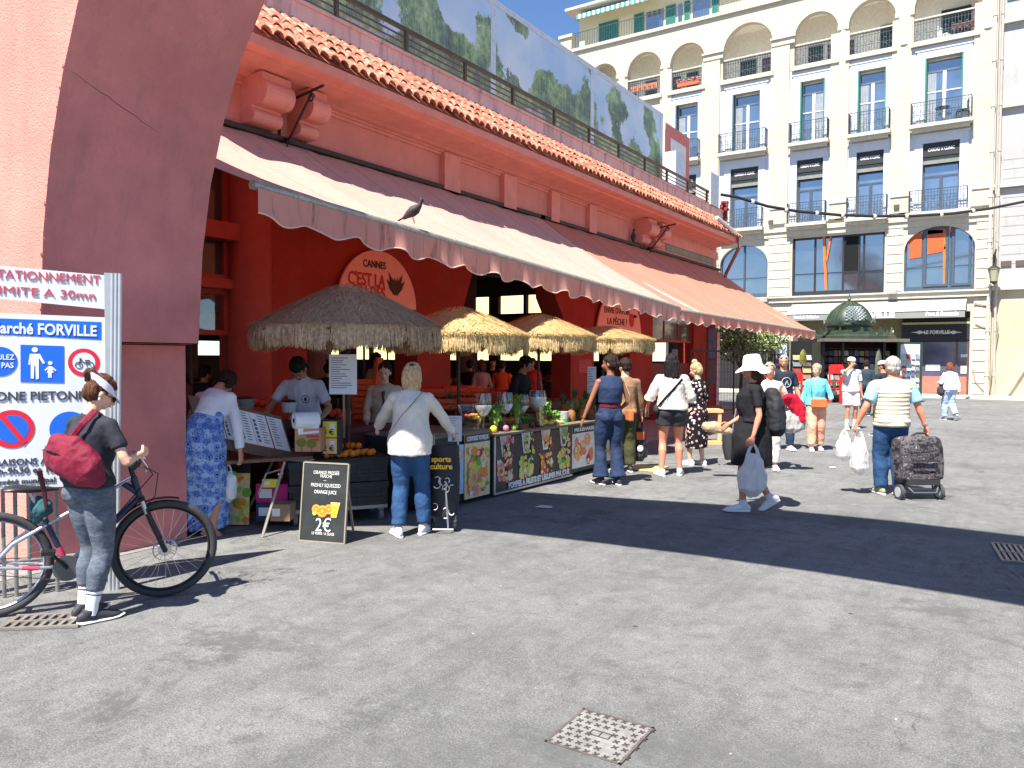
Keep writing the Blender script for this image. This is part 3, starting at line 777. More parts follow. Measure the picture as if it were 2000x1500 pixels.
# back walls: loggia rooms and blackness behind the panes
b=B();b.quad((xL,FY+2,z_sill4-.3),(xR,FY+2,z_sill4-.3),(xR,FY+2,zT),(xL,FY+2,zT));b.quad((xL,FY+DEP,z_sill4-.02),(xR,FY+DEP,z_sill4-.02),(xR,FY+2,z_sill4-.02),(xL,FY+2,z_sill4-.02));b.quad((xL,FY+DEP,zT-.5),(xR,FY+DEP,zT-.5),(xR,FY+2,zT-.5),(xL,FY+2,zT-.5))
b.make('loggia_wall',mat('peach render',rgb(250,242,230),.9),apt,fix=False)
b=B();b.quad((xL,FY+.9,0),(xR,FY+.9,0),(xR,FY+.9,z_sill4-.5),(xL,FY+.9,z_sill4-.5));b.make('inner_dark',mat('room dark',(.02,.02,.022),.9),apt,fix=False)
# terrace edge, string courses
b=B();b.box((xL-.15,FY-.14,zT-.12),(xR,FY-.001,zT+.06));b.box((xL-.15,FY,zT+.002),(xR,FY+.3,zT+.06));b.make('terrace_edge',M_STONE,apt)
b=B();p=xz(1080,100)
b.box((xL-.5,FY-.2,zT-1),(xL+.25,FY+.5,zT+.75));b.box((xL-.6,FY-.3,zT+.75),(xL+.35,FY+.6,zT+.92));b.make('corner_pillar',M_CREAM,apt)
# loggia: capitals band on the piers, sills, railings
edges=[(loggias[i][1],loggias[i+1][0])for i in range(6)]+[(loggias[6][1],xR)]
for i,(a,c)in enumerate(edges):
 b=B()
 if c-a<.9:
  b2=B();b2.cyl(((a+c)/2,FY+.12,z_sill4),((a+c)/2,FY+.12,mt-.1),(c-a)/2*.8,n=14);b2.make('loggia_column',M_STONE,apt,smooth=True)
  b.box((a-.02,FY-.08,mt-.16),(c+.02,FY+.3,mt+.06))
 else:
  b.box((a-.02,FY-.16,mt-.3),(c+.04,FY-.001,mt+.12));b.box((a-.08,FY-.24,mt+.0),(c+.1,FY-.001,mt+.1))
 b.make('capital',M_STONE,apt)
for l in loggias:
 b=B();b.box((l[0]-.1,FY-.2,z_sill4-.22),(l[1]+.1,FY+.02,z_sill4));b.make('sill',M_STONE,apt)
def railing(x0,x1,z0,h,y,side=0,scroll=True,top_w=.03,gap=.13,name='railing',parent=None,col=None):
 r=.012;b=B()
 b.box((x0,y-.02,z0+h-top_w),(x1,y+.02,z0+h));b.box((x0,y-r,z0+.08),(x1,y+r,z0+.10))
 if scroll:b.box((x0,y-r,z0+.42),(x1,y+r,z0+.44));b.box((x0,y-r,z0+h-.16),(x1,y+r,z0+h-.145))
 n=max(2,round((x1-x0)/gap))
 for i in range(n+1):
  x=x0+(x1-x0)*i/n;b.box((x-r*.8,y-r*.8,z0),(x+r*.8,y+r*.8,z0+h-top_w))
 if scroll:
  m=max(3,round((x1-x0)/.3))
  for i in range(m):
   cx=x0+(x1-x0)*(i+.5)/m
   for cz,rr in((z0+.26,.11),(z0+.58,.06)):
    pts=[(cx+rr*cos(2*pi*t/10),y,cz+rr*sin(2*pi*t/10))for t in range(10)]
    b.loft(pts,[.01]*10,n=4,closed=True)
 if side:
  for x in(x0,x1):
   b.box((x-.02,y,z0+h-top_w),(x+.02,y+side,z0+h));b.box((x-r,y,z0+.08),(x+r,y+side,z0+.1))
   for k in range(1,int(side/.12)):b.box((x-r,y+k*.12-r,z0),(x+r,y+k*.12+r,z0+h-top_w))
 return b.make(name,col or M_BALC,parent)
for i,l in enumerate(loggias):
 railing(l[0]+.02,l[1]-.02,z_sill4,1.02,FY+.06,parent=apt)
 b=B();b.box((l[0]+.01,FY+.0,z_sill4+1.05),(l[1]-.01,FY+.07,z_sill4+1.12));b.make('handrail',M_STONE,apt)
 w=l[1]-l[0];y=FY+1.92;top=mt+.1
 b=B();x=l[0]+w*.12
 if i==5:b.box((x+w*.42,y,z_sill4),(l[1]+.2,y+.04,top+.3))
 elif i==6:b.box((x+w*.25,y,z_sill4),(l[1]-.4,y+.04,top+.4))
 else:b.box((x,y,z_sill4),(x+w*.34,y+.05,top))
 b.make('shutter',M_DARKG if i!=0 else mat('brown shutter',rgb(95,70,58),.6),apt)
 if i<5:
  b=B();b.box((x+w*.4,y-.01,z_sill4),(l[1]+.5,y+.05,top));f=b.make('loggia_window',M_FRAME,apt)
  b=B();b.box((x+w*.46,y-.02,z_sill4+.1),(x+w*.66,y-.012,top-.1));b.box((x+w*.74,y-.02,z_sill4+.1),(l[1]+.4,y-.012,top-.1));b.make('pane',mat('brown pane',rgb(84,62,58),.2),f)
  # flowers, wooden planter and garden chairs on the loggias
l=loggias[2];t=thing('flower_box','row of pink geraniums on the third loggia railing','flower box',((l[0]+l[1])/2,FY-.12,z_sill4+.02))
b=B();b.box((l[0]+.5,FY-.2,z_sill4+.12),(l[1]-.2,FY-.04,z_sill4+.32));b.make('trough',mat('terracotta',rgb(190,100,70),.8),t)
for nm,m,n in(('blossom',mat('pink blossom',rgb(225,120,150),.7,var=.3),90),('leaves',mat('leaf',rgb(90,120,60),.7,var=.3),110)):
 b=B()
 for k in range(n):
  c=Vector((random.uniform(l[0]+.45,l[1]-.15),FY-.12+random.uniform(-.1,.1),z_sill4+random.uniform(.3,.52)));b.ell(c,(.04,.04,.035),5,4)
 b.make(nm,m,t)
l=loggias[1];b=B();b.box((l[0]+.15,FY+.09,z_sill4+.42),(l[1]-.25,FY+.14,z_sill4+.78))
solo(b,'wooden_planter',mat('orange wood',rgb(196,122,88),.8,var=.2),'long orange wooden planter hung on the second loggia railing','planter')
def garden_chair(x,y,z,rz,label,m,group=None):
 t=thing('garden_chair',label,'chair',(x,y,z),rz,group)
 b=B();b.box((-.22,-.22,.42),(.22,.22,.45));b.make('seat',m,t,world=False)
 b=B()
 for s in range(5):b.box((-.2+s*.1-.015,.2,.45),(-.2+s*.1+.015,.225,.85))
 b.box((-.22,.195,.83),(.22,.23,.88));b.make('backrest',m,t,world=False)
 for sx in(-1,1):
  for sy in(-1,1):
   b=B();b.box((sx*.2-.018,sy*.2-.018,0),(sx*.2+.018,sy*.2+.018,.42));b.make('leg',m,t,world=False)
M_PL=mat('white plastic',rgb(235,235,235),.5)
l=loggias[6]
garden_chair(l[0]+1.2,FY+.9,z_sill4,1.2,'white garden chair at the left of the table on the rightmost loggia',M_PL);garden_chair(l[0]+3.0,FY+.8,z_sill4,-1.2,'white garden chair at the right of the table on the rightmost loggia',M_PL)
t=thing('garden_table','brown wooden table between two white chairs on the rightmost loggia','table',(l[0]+2.1,FY+.9,z_sill4))
b=B();b.box((-.6,-.35,.7),(.6,.35,.75));b.make('tabletop',mat('brown table',rgb(120,80,68),.6),t,world=False)
for sx in(-1,1):
 for sy in(-1,1):b=B();b.box((sx*.5-.02,sy*.3-.02,0),(sx*.5+.02,sy*.3+.02,.7));b.make('leg',M_BALC,t,world=False)
 # pilasters between the bays with fine coursing, white panels round the windows
pil=[(1368+3,1409-3),(1505,1541),(1621,1657),(1740,1778),(1899,1941)]
pm=[(a,c)for a,c in pil]
zc0=z_s2+.1
for a,c in[(1290,1312)]+pm:
 X0=xz(a,250)[0];X1=min(xz(c,250)[0],xR-.01)
 b=B();b.box((X0,FY-.12,zc0),(X1,FY-.001,mt-.3));b.make('pilaster',M_CREAM,apt)
 b=B();z=zc0+.35
 while z<z_sill4-.3:b.box((X0+.01,FY-.123,z),(X1-.01,FY-.1205,z+.022));z+=.46
 b.make('coursing',mat('joint shade',rgb(186,172,150),.9),apt,fix=True)
for(a,c,d,e)in wins3+wins2:
 b=B();f=.34
 b.box((a-f,FY-.05,d),(a-.001,FY-.001,e+f));b.box((c+.001,FY-.05,d),(c+f,FY-.001,e+f));b.box((a-.001,FY-.049,e+.001),(c+.001,FY-.001,e+f-.001))
 b.box((a-f-.09,FY-.08,e+f),(c+f+.09,FY-.001,e+f+.1));b.make('surround',M_WHITE,apt)
for i in range(5):
 a,c,d,e=wins3[i]
 b=B();opening_wall(b,a-.95 if i else a-.5,c+.95,z_s3+.05,z_sill4-.25,FY-.012,[(a,c,d,e)],.012);b.make('white_panel',M_WHITE,apt)
 a,c,d,e=wins2[i];b=B();opening_wall(b,a-.95 if i else a-.5,c+.95,z_s2+.05,z_s3-.2,FY-.012,[(a,c,d,e)],.012);b.make('white_panel',M_WHITE,apt)
 # floor 3: french windows with open shutters and corbelled balconies
def french(a,c,d,e,white=True):
 w=c-a;y=FY+DEP-.06;b=B();fm=M_FRAME if white else M_FRD;tr=e-.55
 b.box((a,y,d),(a+.07,y+.06,e));b.box((c-.07,y,d),(c,y+.06,e));b.box((a+.07,y,e-.07),(c-.07,y+.06,e));b.box((a+.07,y,tr-.04),(c-.07,y+.055,tr+.04))
 b.box(((a+c)/2-.07,y-.01,d),((a+c)/2+.07,y+.05,tr-.04))
 if white:b.box((a+.07,y,d+(tr-d)*.62),((a+c)/2-.07,y+.05,d+(tr-d)*.62+.05));b.box(((a+c)/2+.07,y,d+(tr-d)*.62),(c-.07,y+.05,d+(tr-d)*.62+.05))
 o=b.make('window',fm,apt)
 g=B();g.box((a+.02,y+.035,d),(c-.02,y+.045,e));g.make('pane',M_WGL,o)
 if white:
  k=random.random();g=B()
  for u in range(5):x=(a+.09 if k<.5 else(a+c)/2+.1)+u*.07;g.box((x,y+.02,d+.1),(x+.06,y+.033,tr-.06))
  g.make('curtain',mat('net curtain',rgb(150,156,164),.8,var=.2,vs=3),o)
 return o
for i,(a,c,d,e)in enumerate(wins3):
 french(a,c,d,e)
 for x,s in((a,1),(c,-1)):
  b=B();X=x+s*.035;b.box((X-.025,FY-.03,d+.02),(X+.025,FY+DEP-.08,e-.03))
  for k in range(22):
   z=d+.15+k*(e-d-.3)/22;b.box((X+s*.025,FY+.0,z),(X+s*.033,FY+DEP-.12,z+.02))
  b.make('shutter',M_SHUTB if i<2 else M_SHUT,apt)
def balcony(a,c,zs,h,pd,big=False):
 o=thing_part('balcony',M_STONE,[((a-.08,FY-pd-.08,zs-.16),(c+.08,FY-.13,zs)),((a+.05,FY-pd+.05,zs-.3),(c-.05,FY-.13,zs-.16)),((a-.02,FY-.13,zs-.1),(c+.02,FY+.02,zs+.005))])
 railing(a,c,zs,h,FY-pd,side=pd-.02,parent=o)
def thing_part(name,m,boxes,parent=None):
 b=B()
 for p,q in boxes:b.box(p,q)
 return b.make(name,m,parent or apt)
for(x0,x1)in((1318,1368),(1409,1499),(1546,1619),(1661,1738),(1781,1897)):
 balcony(xz(x0,270)[0],xz(x1,270)[0],z_s3,1.02,.5)
for(x0,x1)in((1300,1366),(1412,1491),(1541,1614),(1656,1733),(1777,1889)):
 balcony(xz(x0,410)[0],xz(x1,410)[0],z_s2,1.02,.42)
 # bistro set on the top right balcony
a,c,d,e=wins3[4]
garden_chair(a+1.55,FY-.2,z_s3,-1.3,'dark iron chair on the upper right balcony',M_WI)
b=B();b.cyl((a+.75,FY-.2,z_s3+.68),(a+.75,FY-.2,z_s3+.71),.3,n=16);b.cyl((a+.75,FY-.2,z_s3),(a+.75,FY-.2,z_s3+.68),.02);b.cyl((a+.75,FY-.2,z_s3),(a+.75,FY-.2,z_s3+.02),.18,n=12);solo(b,'bistro_table',M_WI,'dark round iron table on the upper right balcony','table')
M_LETW=mat('white letters',(.8,.8,.8),.6)
for i,(a,c,d,e)in enumerate(wins2):
 o=french(a,c,d,e-.95,False)
 b=B();b.box((a+.01,FY+.02,e-.62),(c-.01,FY+.08,e-.01));f=b.make('fascia_sign',M_BLIND,apt)
 b=B();b.box((a+.01,FY+.12,e-.95),(c-.01,FY+.16,e-.63));b.make('blind',mat('grey blind',rgb(128,130,122),.7),apt)
 text('CARDIO X CLINIC',.2,M_LETW,(((a+c)/2),FY+.012,e-.32),(1,0,0),(0,0,1),f,width=(c-a)*.72,bold=.006)
 # cornice over the mezzanine, sill band, string course
b=B();b.box((xL,FY-.16,z_s2-.34),(xR-.02,FY-.001,z_s2-.18));b.box((xL,FY-.08,z_s2-.6),(xR-.03,FY-.0015,z_s2-.34));b.make('cornice_band',M_STONE,apt)
b=B();b.box((xL,FY-.2,z_m0-.22),(xR-.02,FY-.001,z_m0+.02));b.box((xL,FY-.3,z_m0+.02),(xR-.02,FY-.001,z_m0+.10));b.make('sill_band',M_STONE,apt)
b=B()
for a,c in[(1368,1409),(1505,1541),(1621,1657),(1740,1778),(1899,1941)]:
 X0,X1=xz(a+4,390)[0],min(xz(c-2,390)[0],xR-.05);z=xz(1760,383)[1];b.box((X0-.1,FY-.17,z-.06),(X1+.1,FY-.124,z+.05))
b.make('string_course',M_STONE,apt)
# rusticated blocks beside the mezzanine windows
def blocks(a,c,z0,z1,step=.44):
 b=B();z=z0
 while z<z1-.1:
  b.box((a,FY-.07,z+.018),(c,FY-.001,min(z+step,z1)-.018));z+=step
 b.make('rusticated_blocks',M_STONE,apt)
for a,c in((1392,1404),(1501,1543),(1731,1763),(1906,1938)):
 blocks(xz(a,520)[0],xz(c,520)[0],z_m0+.14,z_s2-.62)
blocks(xz(1899,700)[0],xz(1932,700)[0],.15,z_m0-.25,.5);blocks(xz(1500,620)[0],xz(1545,620)[0],.15,z_m0-.25,.5)
# mezzanine glazing
def mezz(a,c,d,e,muls,arch=None):
 y=FY+.16;b=B()
 b.box((a,y,d),(c,y+.07,d+.22));b.box((a,y,e-.09),(c,y+.07,e))if not arch else None
 for m in muls:x=a+(c-a)*m;b.box((x-.04,y,d+.22),(x+.04,y+.07,e-.09 if not arch else e))
 b.box((a,y,d+.22),(a+.08,y+.07,e));b.box((c-.08,y,d+.22),(c,y+.07,e))
 b.box((a+.08,y+.01,d+(e-d)*.37),(c-.08,y+.06,d+(e-d)*.37+.04))
 o=b.make('mezzanine_window',M_FRD if arch else mat('dark bronze frame',rgb(50,50,56),.4),apt)
 g=B();g.box((a,y+.075,d),(c,y+.085,e));g.make('pane',M_WGD,o)
 return o
o=mezz(*mz[0],(.25,.56,.73,.78))
M_OR=mat('orange decal',rgb(232,112,38),.6)
def decal(o,a,c,d,e,u,v,w,lean,h):
 x=a+(c-a)*u;b=B();y=FY+.14
 b.quad((x,y,d+v),(x+w,y,d+v),(x+w+lean,y,d+v+h),(x+lean,y,d+v+h));b.make('orange_stem',M_OR,o)
a,c,d,e=mz[0]
decal(o,a,c,d,e,.37,.25,.12,-.18,2.9);decal(o,a,c,d,e,.37,1.7,.08,.22,1.4)
b=B();b.box((a+(c-a)*.575,FY+.15,d+(e-d)*.4),(a+(c-a)*.72,FY+.158,e-.1));b.make('open_sash',mat('black gap',(.004,.004,.005),.9),o)
# diners silhouetted behind the mezzanine glass are part of the reflection; simple stools in orange
o=mezz(mza[0][0],mza[0][1],mza[0][2],mza[0][3],(.5,),arch=1)
o=mezz(mza[1][0],mza[1][1],mza[1][2],mza[1][3],(.27,.66),arch=1)
a,c,d,e=mza[1][:4];w=c-a
b=B();y=FY+.13
b.quad((a+w*.07,y,d+1.55),(a+w*.25,y,d+1.6),(a+w*.25,y,d+2.75),(a+w*.05,y,d+2.7));b.quad((a+w*.33,y,d+1.7),(a+w*.55,y,d+1.8),(a+w*.55,y,d+2.95),(a+w*.33,y,d+2.95));b.quad((a+w*.32,y,e-.35),(a+w*.68,y,e-.3),(a+w*.68,y,e-.22),(a+w*.32,y,e-.12))
b.make('orange_panel',mat('orange panel',rgb(196,88,44),.6),o)
decal(o,a,c,d,e,.57,.25,.1,-.08,2.7);decal(o,a,c,d,e,.56,1.9,.06,.3,1.2)
b=B()
for x0,x1 in((.28,.63),(.68,.95)):
 X0,X1=a+w*x0,a+w*x1;f=.11;z0,z1=d+.2,d+2.95
 b.box((X0,y-.01,z0),(X0+f,y+.02,z1));b.box((X1-f,y-.01,z0),(X1,y+.02,z1));b.box((X0+f,y-.01,z1-f),(X1-f,y+.02,z1));b.box((X0+f,y-.01,z0),(X1-f,y+.02,z0+f))
b.make('sash',M_FRD,o)
# penthouse floor set back on the terrace
pz0=zT+.06;py_=FY+2.2;pz1=pz0+3.0
PXL=ony(1132,60,py_).x
b=B();opening_wall(b,PXL,xR,pz0,pz1,py_,[],0);b.quad((PXL,py_,pz0),(PXL,py_+6,pz0),(PXL,py_+6,pz1),(PXL,py_,pz1));b.make('penthouse_wall',mat('yellow cream render',rgb(216,204,172),.9,var=.05),apt,fix=False)
b=B();b.box((PXL-.5,py_-1.0,pz1),(xR,py_+6,pz1+.16));b.make('roof_edge',mat('roof edge',rgb(190,178,165),.8),apt)
for x0,x1,y0 in((1170,1208,60),(1239,1258,36),(1301,1320,20),(1337,1348,15),(1391,1404,5)):
 X0=ony(x0,y0,py_).x;X1=ony(x1,y0,py_).x
 b=B();b.box((X0,py_-.06,pz0+(.0 if x0>1200 else .15)),(X1,py_-.005,pz0+2.15));s=b.make('shutter',M_SHUT,apt)
 b=B()
 for k in range(26):z=pz0+.2+k*.074;b.box((X0+.05,py_-.066,z),(X1-.05,py_-.061,z+.025))
 b.make('louvres',mat('dark louvre',rgb(28,92,84),.6),s)
for x0,x1 in((1258,1301),(1320,1337),(1348,1391)):
 X0=ony(x0,30,py_).x;X1=ony(x1,30,py_).x
 b=B();b.box((X0+.15,py_-.03,pz0),(X1-.15,py_-.004,pz0+2.1));b.make('glazed_door',M_WGL,apt)
railing(xL+.2,xR,zT+.06,1.0,FY+.12,scroll=False,gap=.16,name='terrace_railing',parent=apt)
aw=thing('striped_awning','green and white striped terrace awning at the top of the cream building','awning',(PXL+3,py_-.5,pz1-.3))
X0=PXL+.35;X1=ony(1290,0,py_).x;b=B();n=int((X1-X0)/.16)
for i in range(n):
 x=X0+i*.16;m=i%2
 b.quad((x,py_-.02,pz1-.05),(x+.16,py_-.02,pz1-.05),(x+.16,py_-1.1,pz1-.45),(x,py_-1.1,pz1-.45),mi=m)
 b.quad((x,py_-1.1,pz1-.45),(x+.16,py_-1.1,pz1-.45),(x+.16,py_-1.1,pz1-.68),(x+.08,py_-1.1,pz1-.73),(x,py_-1.1,pz1-.68),mi=m)
b.make('canvas',[mat('awning green',rgb(70,150,150),.8),mat('awning white',rgb(235,240,240),.8)],aw,fix=False)
# restaurant awning and shopfront
rs=thing('restaurant_awning','grey shop awning lettered ORVILLE behind the newspaper kiosk','awning',(xz(1720,600)[0],FY-.6,3.5))
X0=xz(1536,600)[0];X1=xz(1886,600)[0];zt_=z_m0-.26;yf=FY-1.25
X0f=ony(1536,610,yf).x;X1f=ony(1885,600,yf).x;zf=ony(1885,603,yf).z;zv=ony(1884,619,yf).z
M_GRA=mat('grey canvas',rgb(160,159,155),.8,var=.06,vs=2);M_GRV=mat('grey valance',rgb(140,140,134),.8,var=.05)
b=B();b.quad((X0f,FY-.01,zt_),(X1f,FY-.01,zt_),(X1f,yf,zf),(X0f,yf,zf));b.make('canvas',M_GRA,rs,fix=False)
b=B();b.box((X0f-.02,yf-.03,zf-.05),(X1f+.02,yf+.02,zf+.04));b.make('front_bar',M_PL,rs)
b=B();b.quad((X0f,yf,zf-.05),(X1f,yf,zf-.05),(X1f,yf,zv),(X0f,yf,zv));v=b.make('valance',M_GRV,rs,fix=False)
zl=(zf+zv)/2-.02;M_LW2=mat('awning letters',(.85,.85,.85),.6)
def rl(txt,x0,x1,s,**k):
 A,C=ony(x0,612,yf-.03).x,ony(x1,612,yf-.03).x
 text(txt,s,M_LW2,((A+C)/2,yf-.015,zl),(1,0,0),(0,0,1),rs,width=C-A,**k)
rl('LE FORVILLE',1637,1747,.36,bold=.02);rl('Pizza & Brasserie',1808,1872,.26,bold=.012);rl('Snack & Grillades',1550,1599,.2,bold=.01)
sf=thing('shopfront','dark restaurant shopfront with terracotta base and cream lettering at the right','shopfront',(xz(1800,700)[0],FY,.12))
sx0,sx1=shop[0][0],shop[0][1];xm=xz(1760,700)[0]
b=B();b.box((sx0,FY+.3,.12),(xm,FY+.36,3.95));b.make('olive_panel',mat('olive shade',rgb(120,112,84),.8),sf)
b=B();b.box((xm+.01,FY+.06,xz(1830,667)[1]),(sx1,FY+.3,xz(1830,633)[1]));f=b.make('fascia',mat('fascia black',rgb(40,38,46),.6),sf)
b=B();b.box((xm+.01,FY+.04,xz(1830,633)[1]),(sx1,FY+.3,xz(1830,629)[1]));b.make('gold_strip',mat('gold strip',rgb(180,165,115),.6),sf)
b=B();b.box((xm+.01,FY+.2,xz(1830,629)[1]+.01),(sx1,FY+.3,3.94));b.make('upper_panel',mat('fascia black',rgb(40,38,46),.6),sf)
text('LE FORVILLE',.22,mat('cream letters',rgb(200,195,180),.6),(xz(1829,649)[0],FY+.05,xz(1829,649)[1]),(1,0,0),(0,0,1),f,width=1.05,bold=.012)
for xx in(1796,1862):
 c=Vector((xz(xx,649)[0],FY+.055,xz(xx,649)[1]));b=B()
 b.prism([(-.38,0),(-.14,-.03),(0,-.09),(.14,-.03),(.38,0),(.14,.03),(0,.09),(-.14,.03)],lambda a,z,d:(c.x+a,d,c.z+z),FY+.05,FY+.06);b.make('ornament',mat('cream letters',rgb(200,195,180),.6),f)
zb0=xz(1830,735)[1];zb1=xz(1830,672)[1]
b=B();b.box((xm+.01,FY+.12,zb0),(sx1-.06,FY+.16,zb1+.1));b.make('display_window',mat('shop glass',rgb(84,84,104),.12,spec=.8,var=.4,vs=.8),sf)
for xx in(1783,1893):pass
b=B();b.box((xm+.01,FY+.1,.12),(sx1-.06,FY+.3,zb0));b.make('base_panel',mat('terracotta panel',rgb(170,108,92),.7),sf)
b=B()
for x in(xm+.03,xz(1868,700)[0],sx1-.06):b=B();b.box((x-.03,FY+.06,.12),(x+.04,FY+.13,zb1+.2));b.make('frame_post',mat('brown post',rgb(96,66,62),.6),sf)
for(x,y,w,h)in((1815,718,.3,.3),(1829,718,.3,.3),(1883,722,.28,.36),(1883,695,.26,.14)):
 c=ony(x,y,FY+.11);b=B();b.box((c.x-w/2,FY+.10,c.z-h/2),(c.x+w/2,FY+.115,c.z+h/2));b.make('menu_sheet',mat('menu sheet',rgb(190,195,200),.7),sf)
 # ---- neighbouring pale building at the right with pipes, lantern and cables
nb=thing('neighbour_building','pale grey neighbouring building with coursed plaster at the right edge','building',(xR+6,FY+3,0))
b=B();b.box((xR+.02,FY+.1,5.35),(xR+16,FY+8,24));b.make('upper_wall',mat('grey plaster',rgb(174,171,169),.9,var=.06,vs=1.2,dirt=.3,bump=.2,bs=20),nb)
b=B();b.box((xR+.02,FY+.1,0),(xR+16,FY+8,4.85));b.make('lower_wall',mat('beige plaster',rgb(188,174,148),.9,var=.08,vs=1.0,dirt=.3,bump=.2,bs=20),nb)
b=B();b.box((xR+.0,FY-.15,4.85),(xR+16,FY+.5,5.0));b.box((xR+.0,FY-.05,5.0),(xR+16,FY+.5,5.35));b.make('cornice',M_STONE,nb)
b=B();z=6
while z<11:b.box((xR+.3,FY+.094,z),(xR+1.6,FY+.0985,z+.03));z+=.42
b.make('coursing',mat('joint grey',rgb(150,140,130),.9),nb)
b=B()
for z in(9.4,12.9,16.6):b.box((xR+.2,FY-.1,z),(xR+16,FY+.099,z+.18))
b.make('string_course',M_STONE,nb)
b=B();b.box((xR+.3,FY+.06,17.6),(xR+3,FY+.098,20));b.make('window',M_WGL,nb)
b=B();c=ony(1960,515,FY);b.box((c.x-.1,FY+.04,c.z-.12),(c.x+.3,FY+.098,c.z+.12));b.box((c.x+.45,FY+.04,c.z-.12),(c.x+.9,FY+.098,c.z+.12));b.make('vent_grilles',mat('vent',rgb(90,80,72),.8),nb)
for dx,r,top,m in((-.12,.07,24,'pipe cream'),(.16,.055,24,'pipe grey')):
 b=B();b.cyl((xR+dx,FY-.12,0.12),(xR+dx,FY-.12,top),r,n=10)
 for z in range(1,24,2):b.cyl((xR+dx,FY-.12,z),(xR+dx,FY-.12,z+.12),r*1.35,n=10)
 b.make('drainpipe',mat(m,rgb(205,195,178)if dx<0 else rgb(182,172,160),.7,dirt=.4),nb,smooth=True)
lp=ony(1941,540,FY-.7);lt=thing('wall_lantern','old black street lantern on a curled bracket between the two buildings','lantern',(lp.x,FY,lp.z))
b=B();b.lathe(lp,[(0,.62),(.03,.6),(.05,.5),(.24,.36),(.26,.32),(.1,.32)],6);b.lathe(lp,[(.14,-.28),(.16,-.22),(.03,-.34)],6);b.make('lantern_cap',M_WI,lt)
b=B();b.lathe(lp,[(.14,-.25),(.23,.32)],6);b.make('lantern_glass',mat('lamp glass',rgb(160,160,130),.3),lt)
b=B();b.tube([(lp.x,FY,lp.z+.35),(lp.x,FY-.15,lp.z+1.0),(lp.x+.05,FY-.45,lp.z+1.2),(lp.x,FY-.7,lp.z+.95),(lp.x,FY-.7,lp.z+.6)],.04,6);b.make('bracket',M_WI,lt)
def cable(name,pts,r,label,m=None,sag=0):
 P_=[Vector(p)for p in pts];b=B();b.tube(P_,r,6);return solo(b,name,m or mat('black rubber',(.02,.02,.022),.6),label,'cable',smooth=True)
c0=onx(1408,380,PX_-.3)
A_=Vector((c0.x,c0.y,c0.z));Z_=ony(2120,372,FY-2.2)
def P_at(px,py,t):
 d=ray(px,py);o=CM.translation;n_=Vector((-(Z_-A_).y,(Z_-A_).x,0));k=(A_-o).dot(n_)/d.dot(n_);return o+d*k
cpts=[(1408,380),(1440,385),(1500,403),(1560,413),(1640,420),(1700,422),(1780,422),(1860,417),(1930,408),(2010,392),(2120,372)]
pp=[P_at(x,y,0)for x,y in cpts]
tmp=B();tmp.tube(pp,.055,7)
for i in range(len(pp)-1):
 c=pp[i].lerp(pp[i+1],.4);d=(pp[i+1]-pp[i]).normalized()*.06;
cb=thing('overhead_cable','thick black overhead cable tied with white clips across the cream building','cable',tuple(pp[5]))
tmp.make('cable_run',mat('black rubber',(.02,.02,.022),.6),cb,smooth=True)
for x,y in((1470,394),(1535,410),(1595,417),(1645,421),(1708,423),(1770,423),(1838,420),(1900,412)):
 c=P_at(x,y,0);b=B();b.ell(c,(.09,.09,.10),8,6);b.make('clip',mat('clip',rgb(200,195,185),.6),cb)
for pts,lab in(([(1903,592),(1940,600),(1950,640),(1940,700),(1932,765)],'thin looping cable running down the corner of the cream building'),([(1905,632),(1925,640),(1930,700),(1928,765)],'short cable loop beside the shopfront pier'),([(1900,720),(1905,745),(1918,760),(1930,770)],'loose cable curling near the pavement by the restaurant')):
 cable('wall_cable',[ony(x,y,FY-.12)for x,y in pts],.022,lab,mat('beige cable',rgb(150,138,120),.7))
for x,y in((1492,586),(1743,570)):
 c=ony(x,y,FY-.35);b=B();b.box((c.x-.2,FY-.5,c.z-.1),(c.x+.2,FY-.3,c.z+.1));b.tube([(c.x,FY-.35,c.z),(c.x,FY-.2,c.z-.25)],.03,6);solo(b,'floodlight',mat('grey lamp',rgb(170,165,155),.5),'small grey floodlight on the sill band '+('left of the awning lettering' if x<1600 else 'between the two mezzanine windows'),'floodlight')
for x,y in((1752,405),(1507,435)):
 c=ony(x,y,FY);b=B();b.box((c.x-.12,FY-.2,c.z-.1),(c.x+.12,FY-.125,c.z+.1));solo(b,'wall_vent',mat('vent',rgb(90,80,72),.8),'little wall vent below the string course '+('right of centre' if x>1600 else 'near the left pier'),'vent')
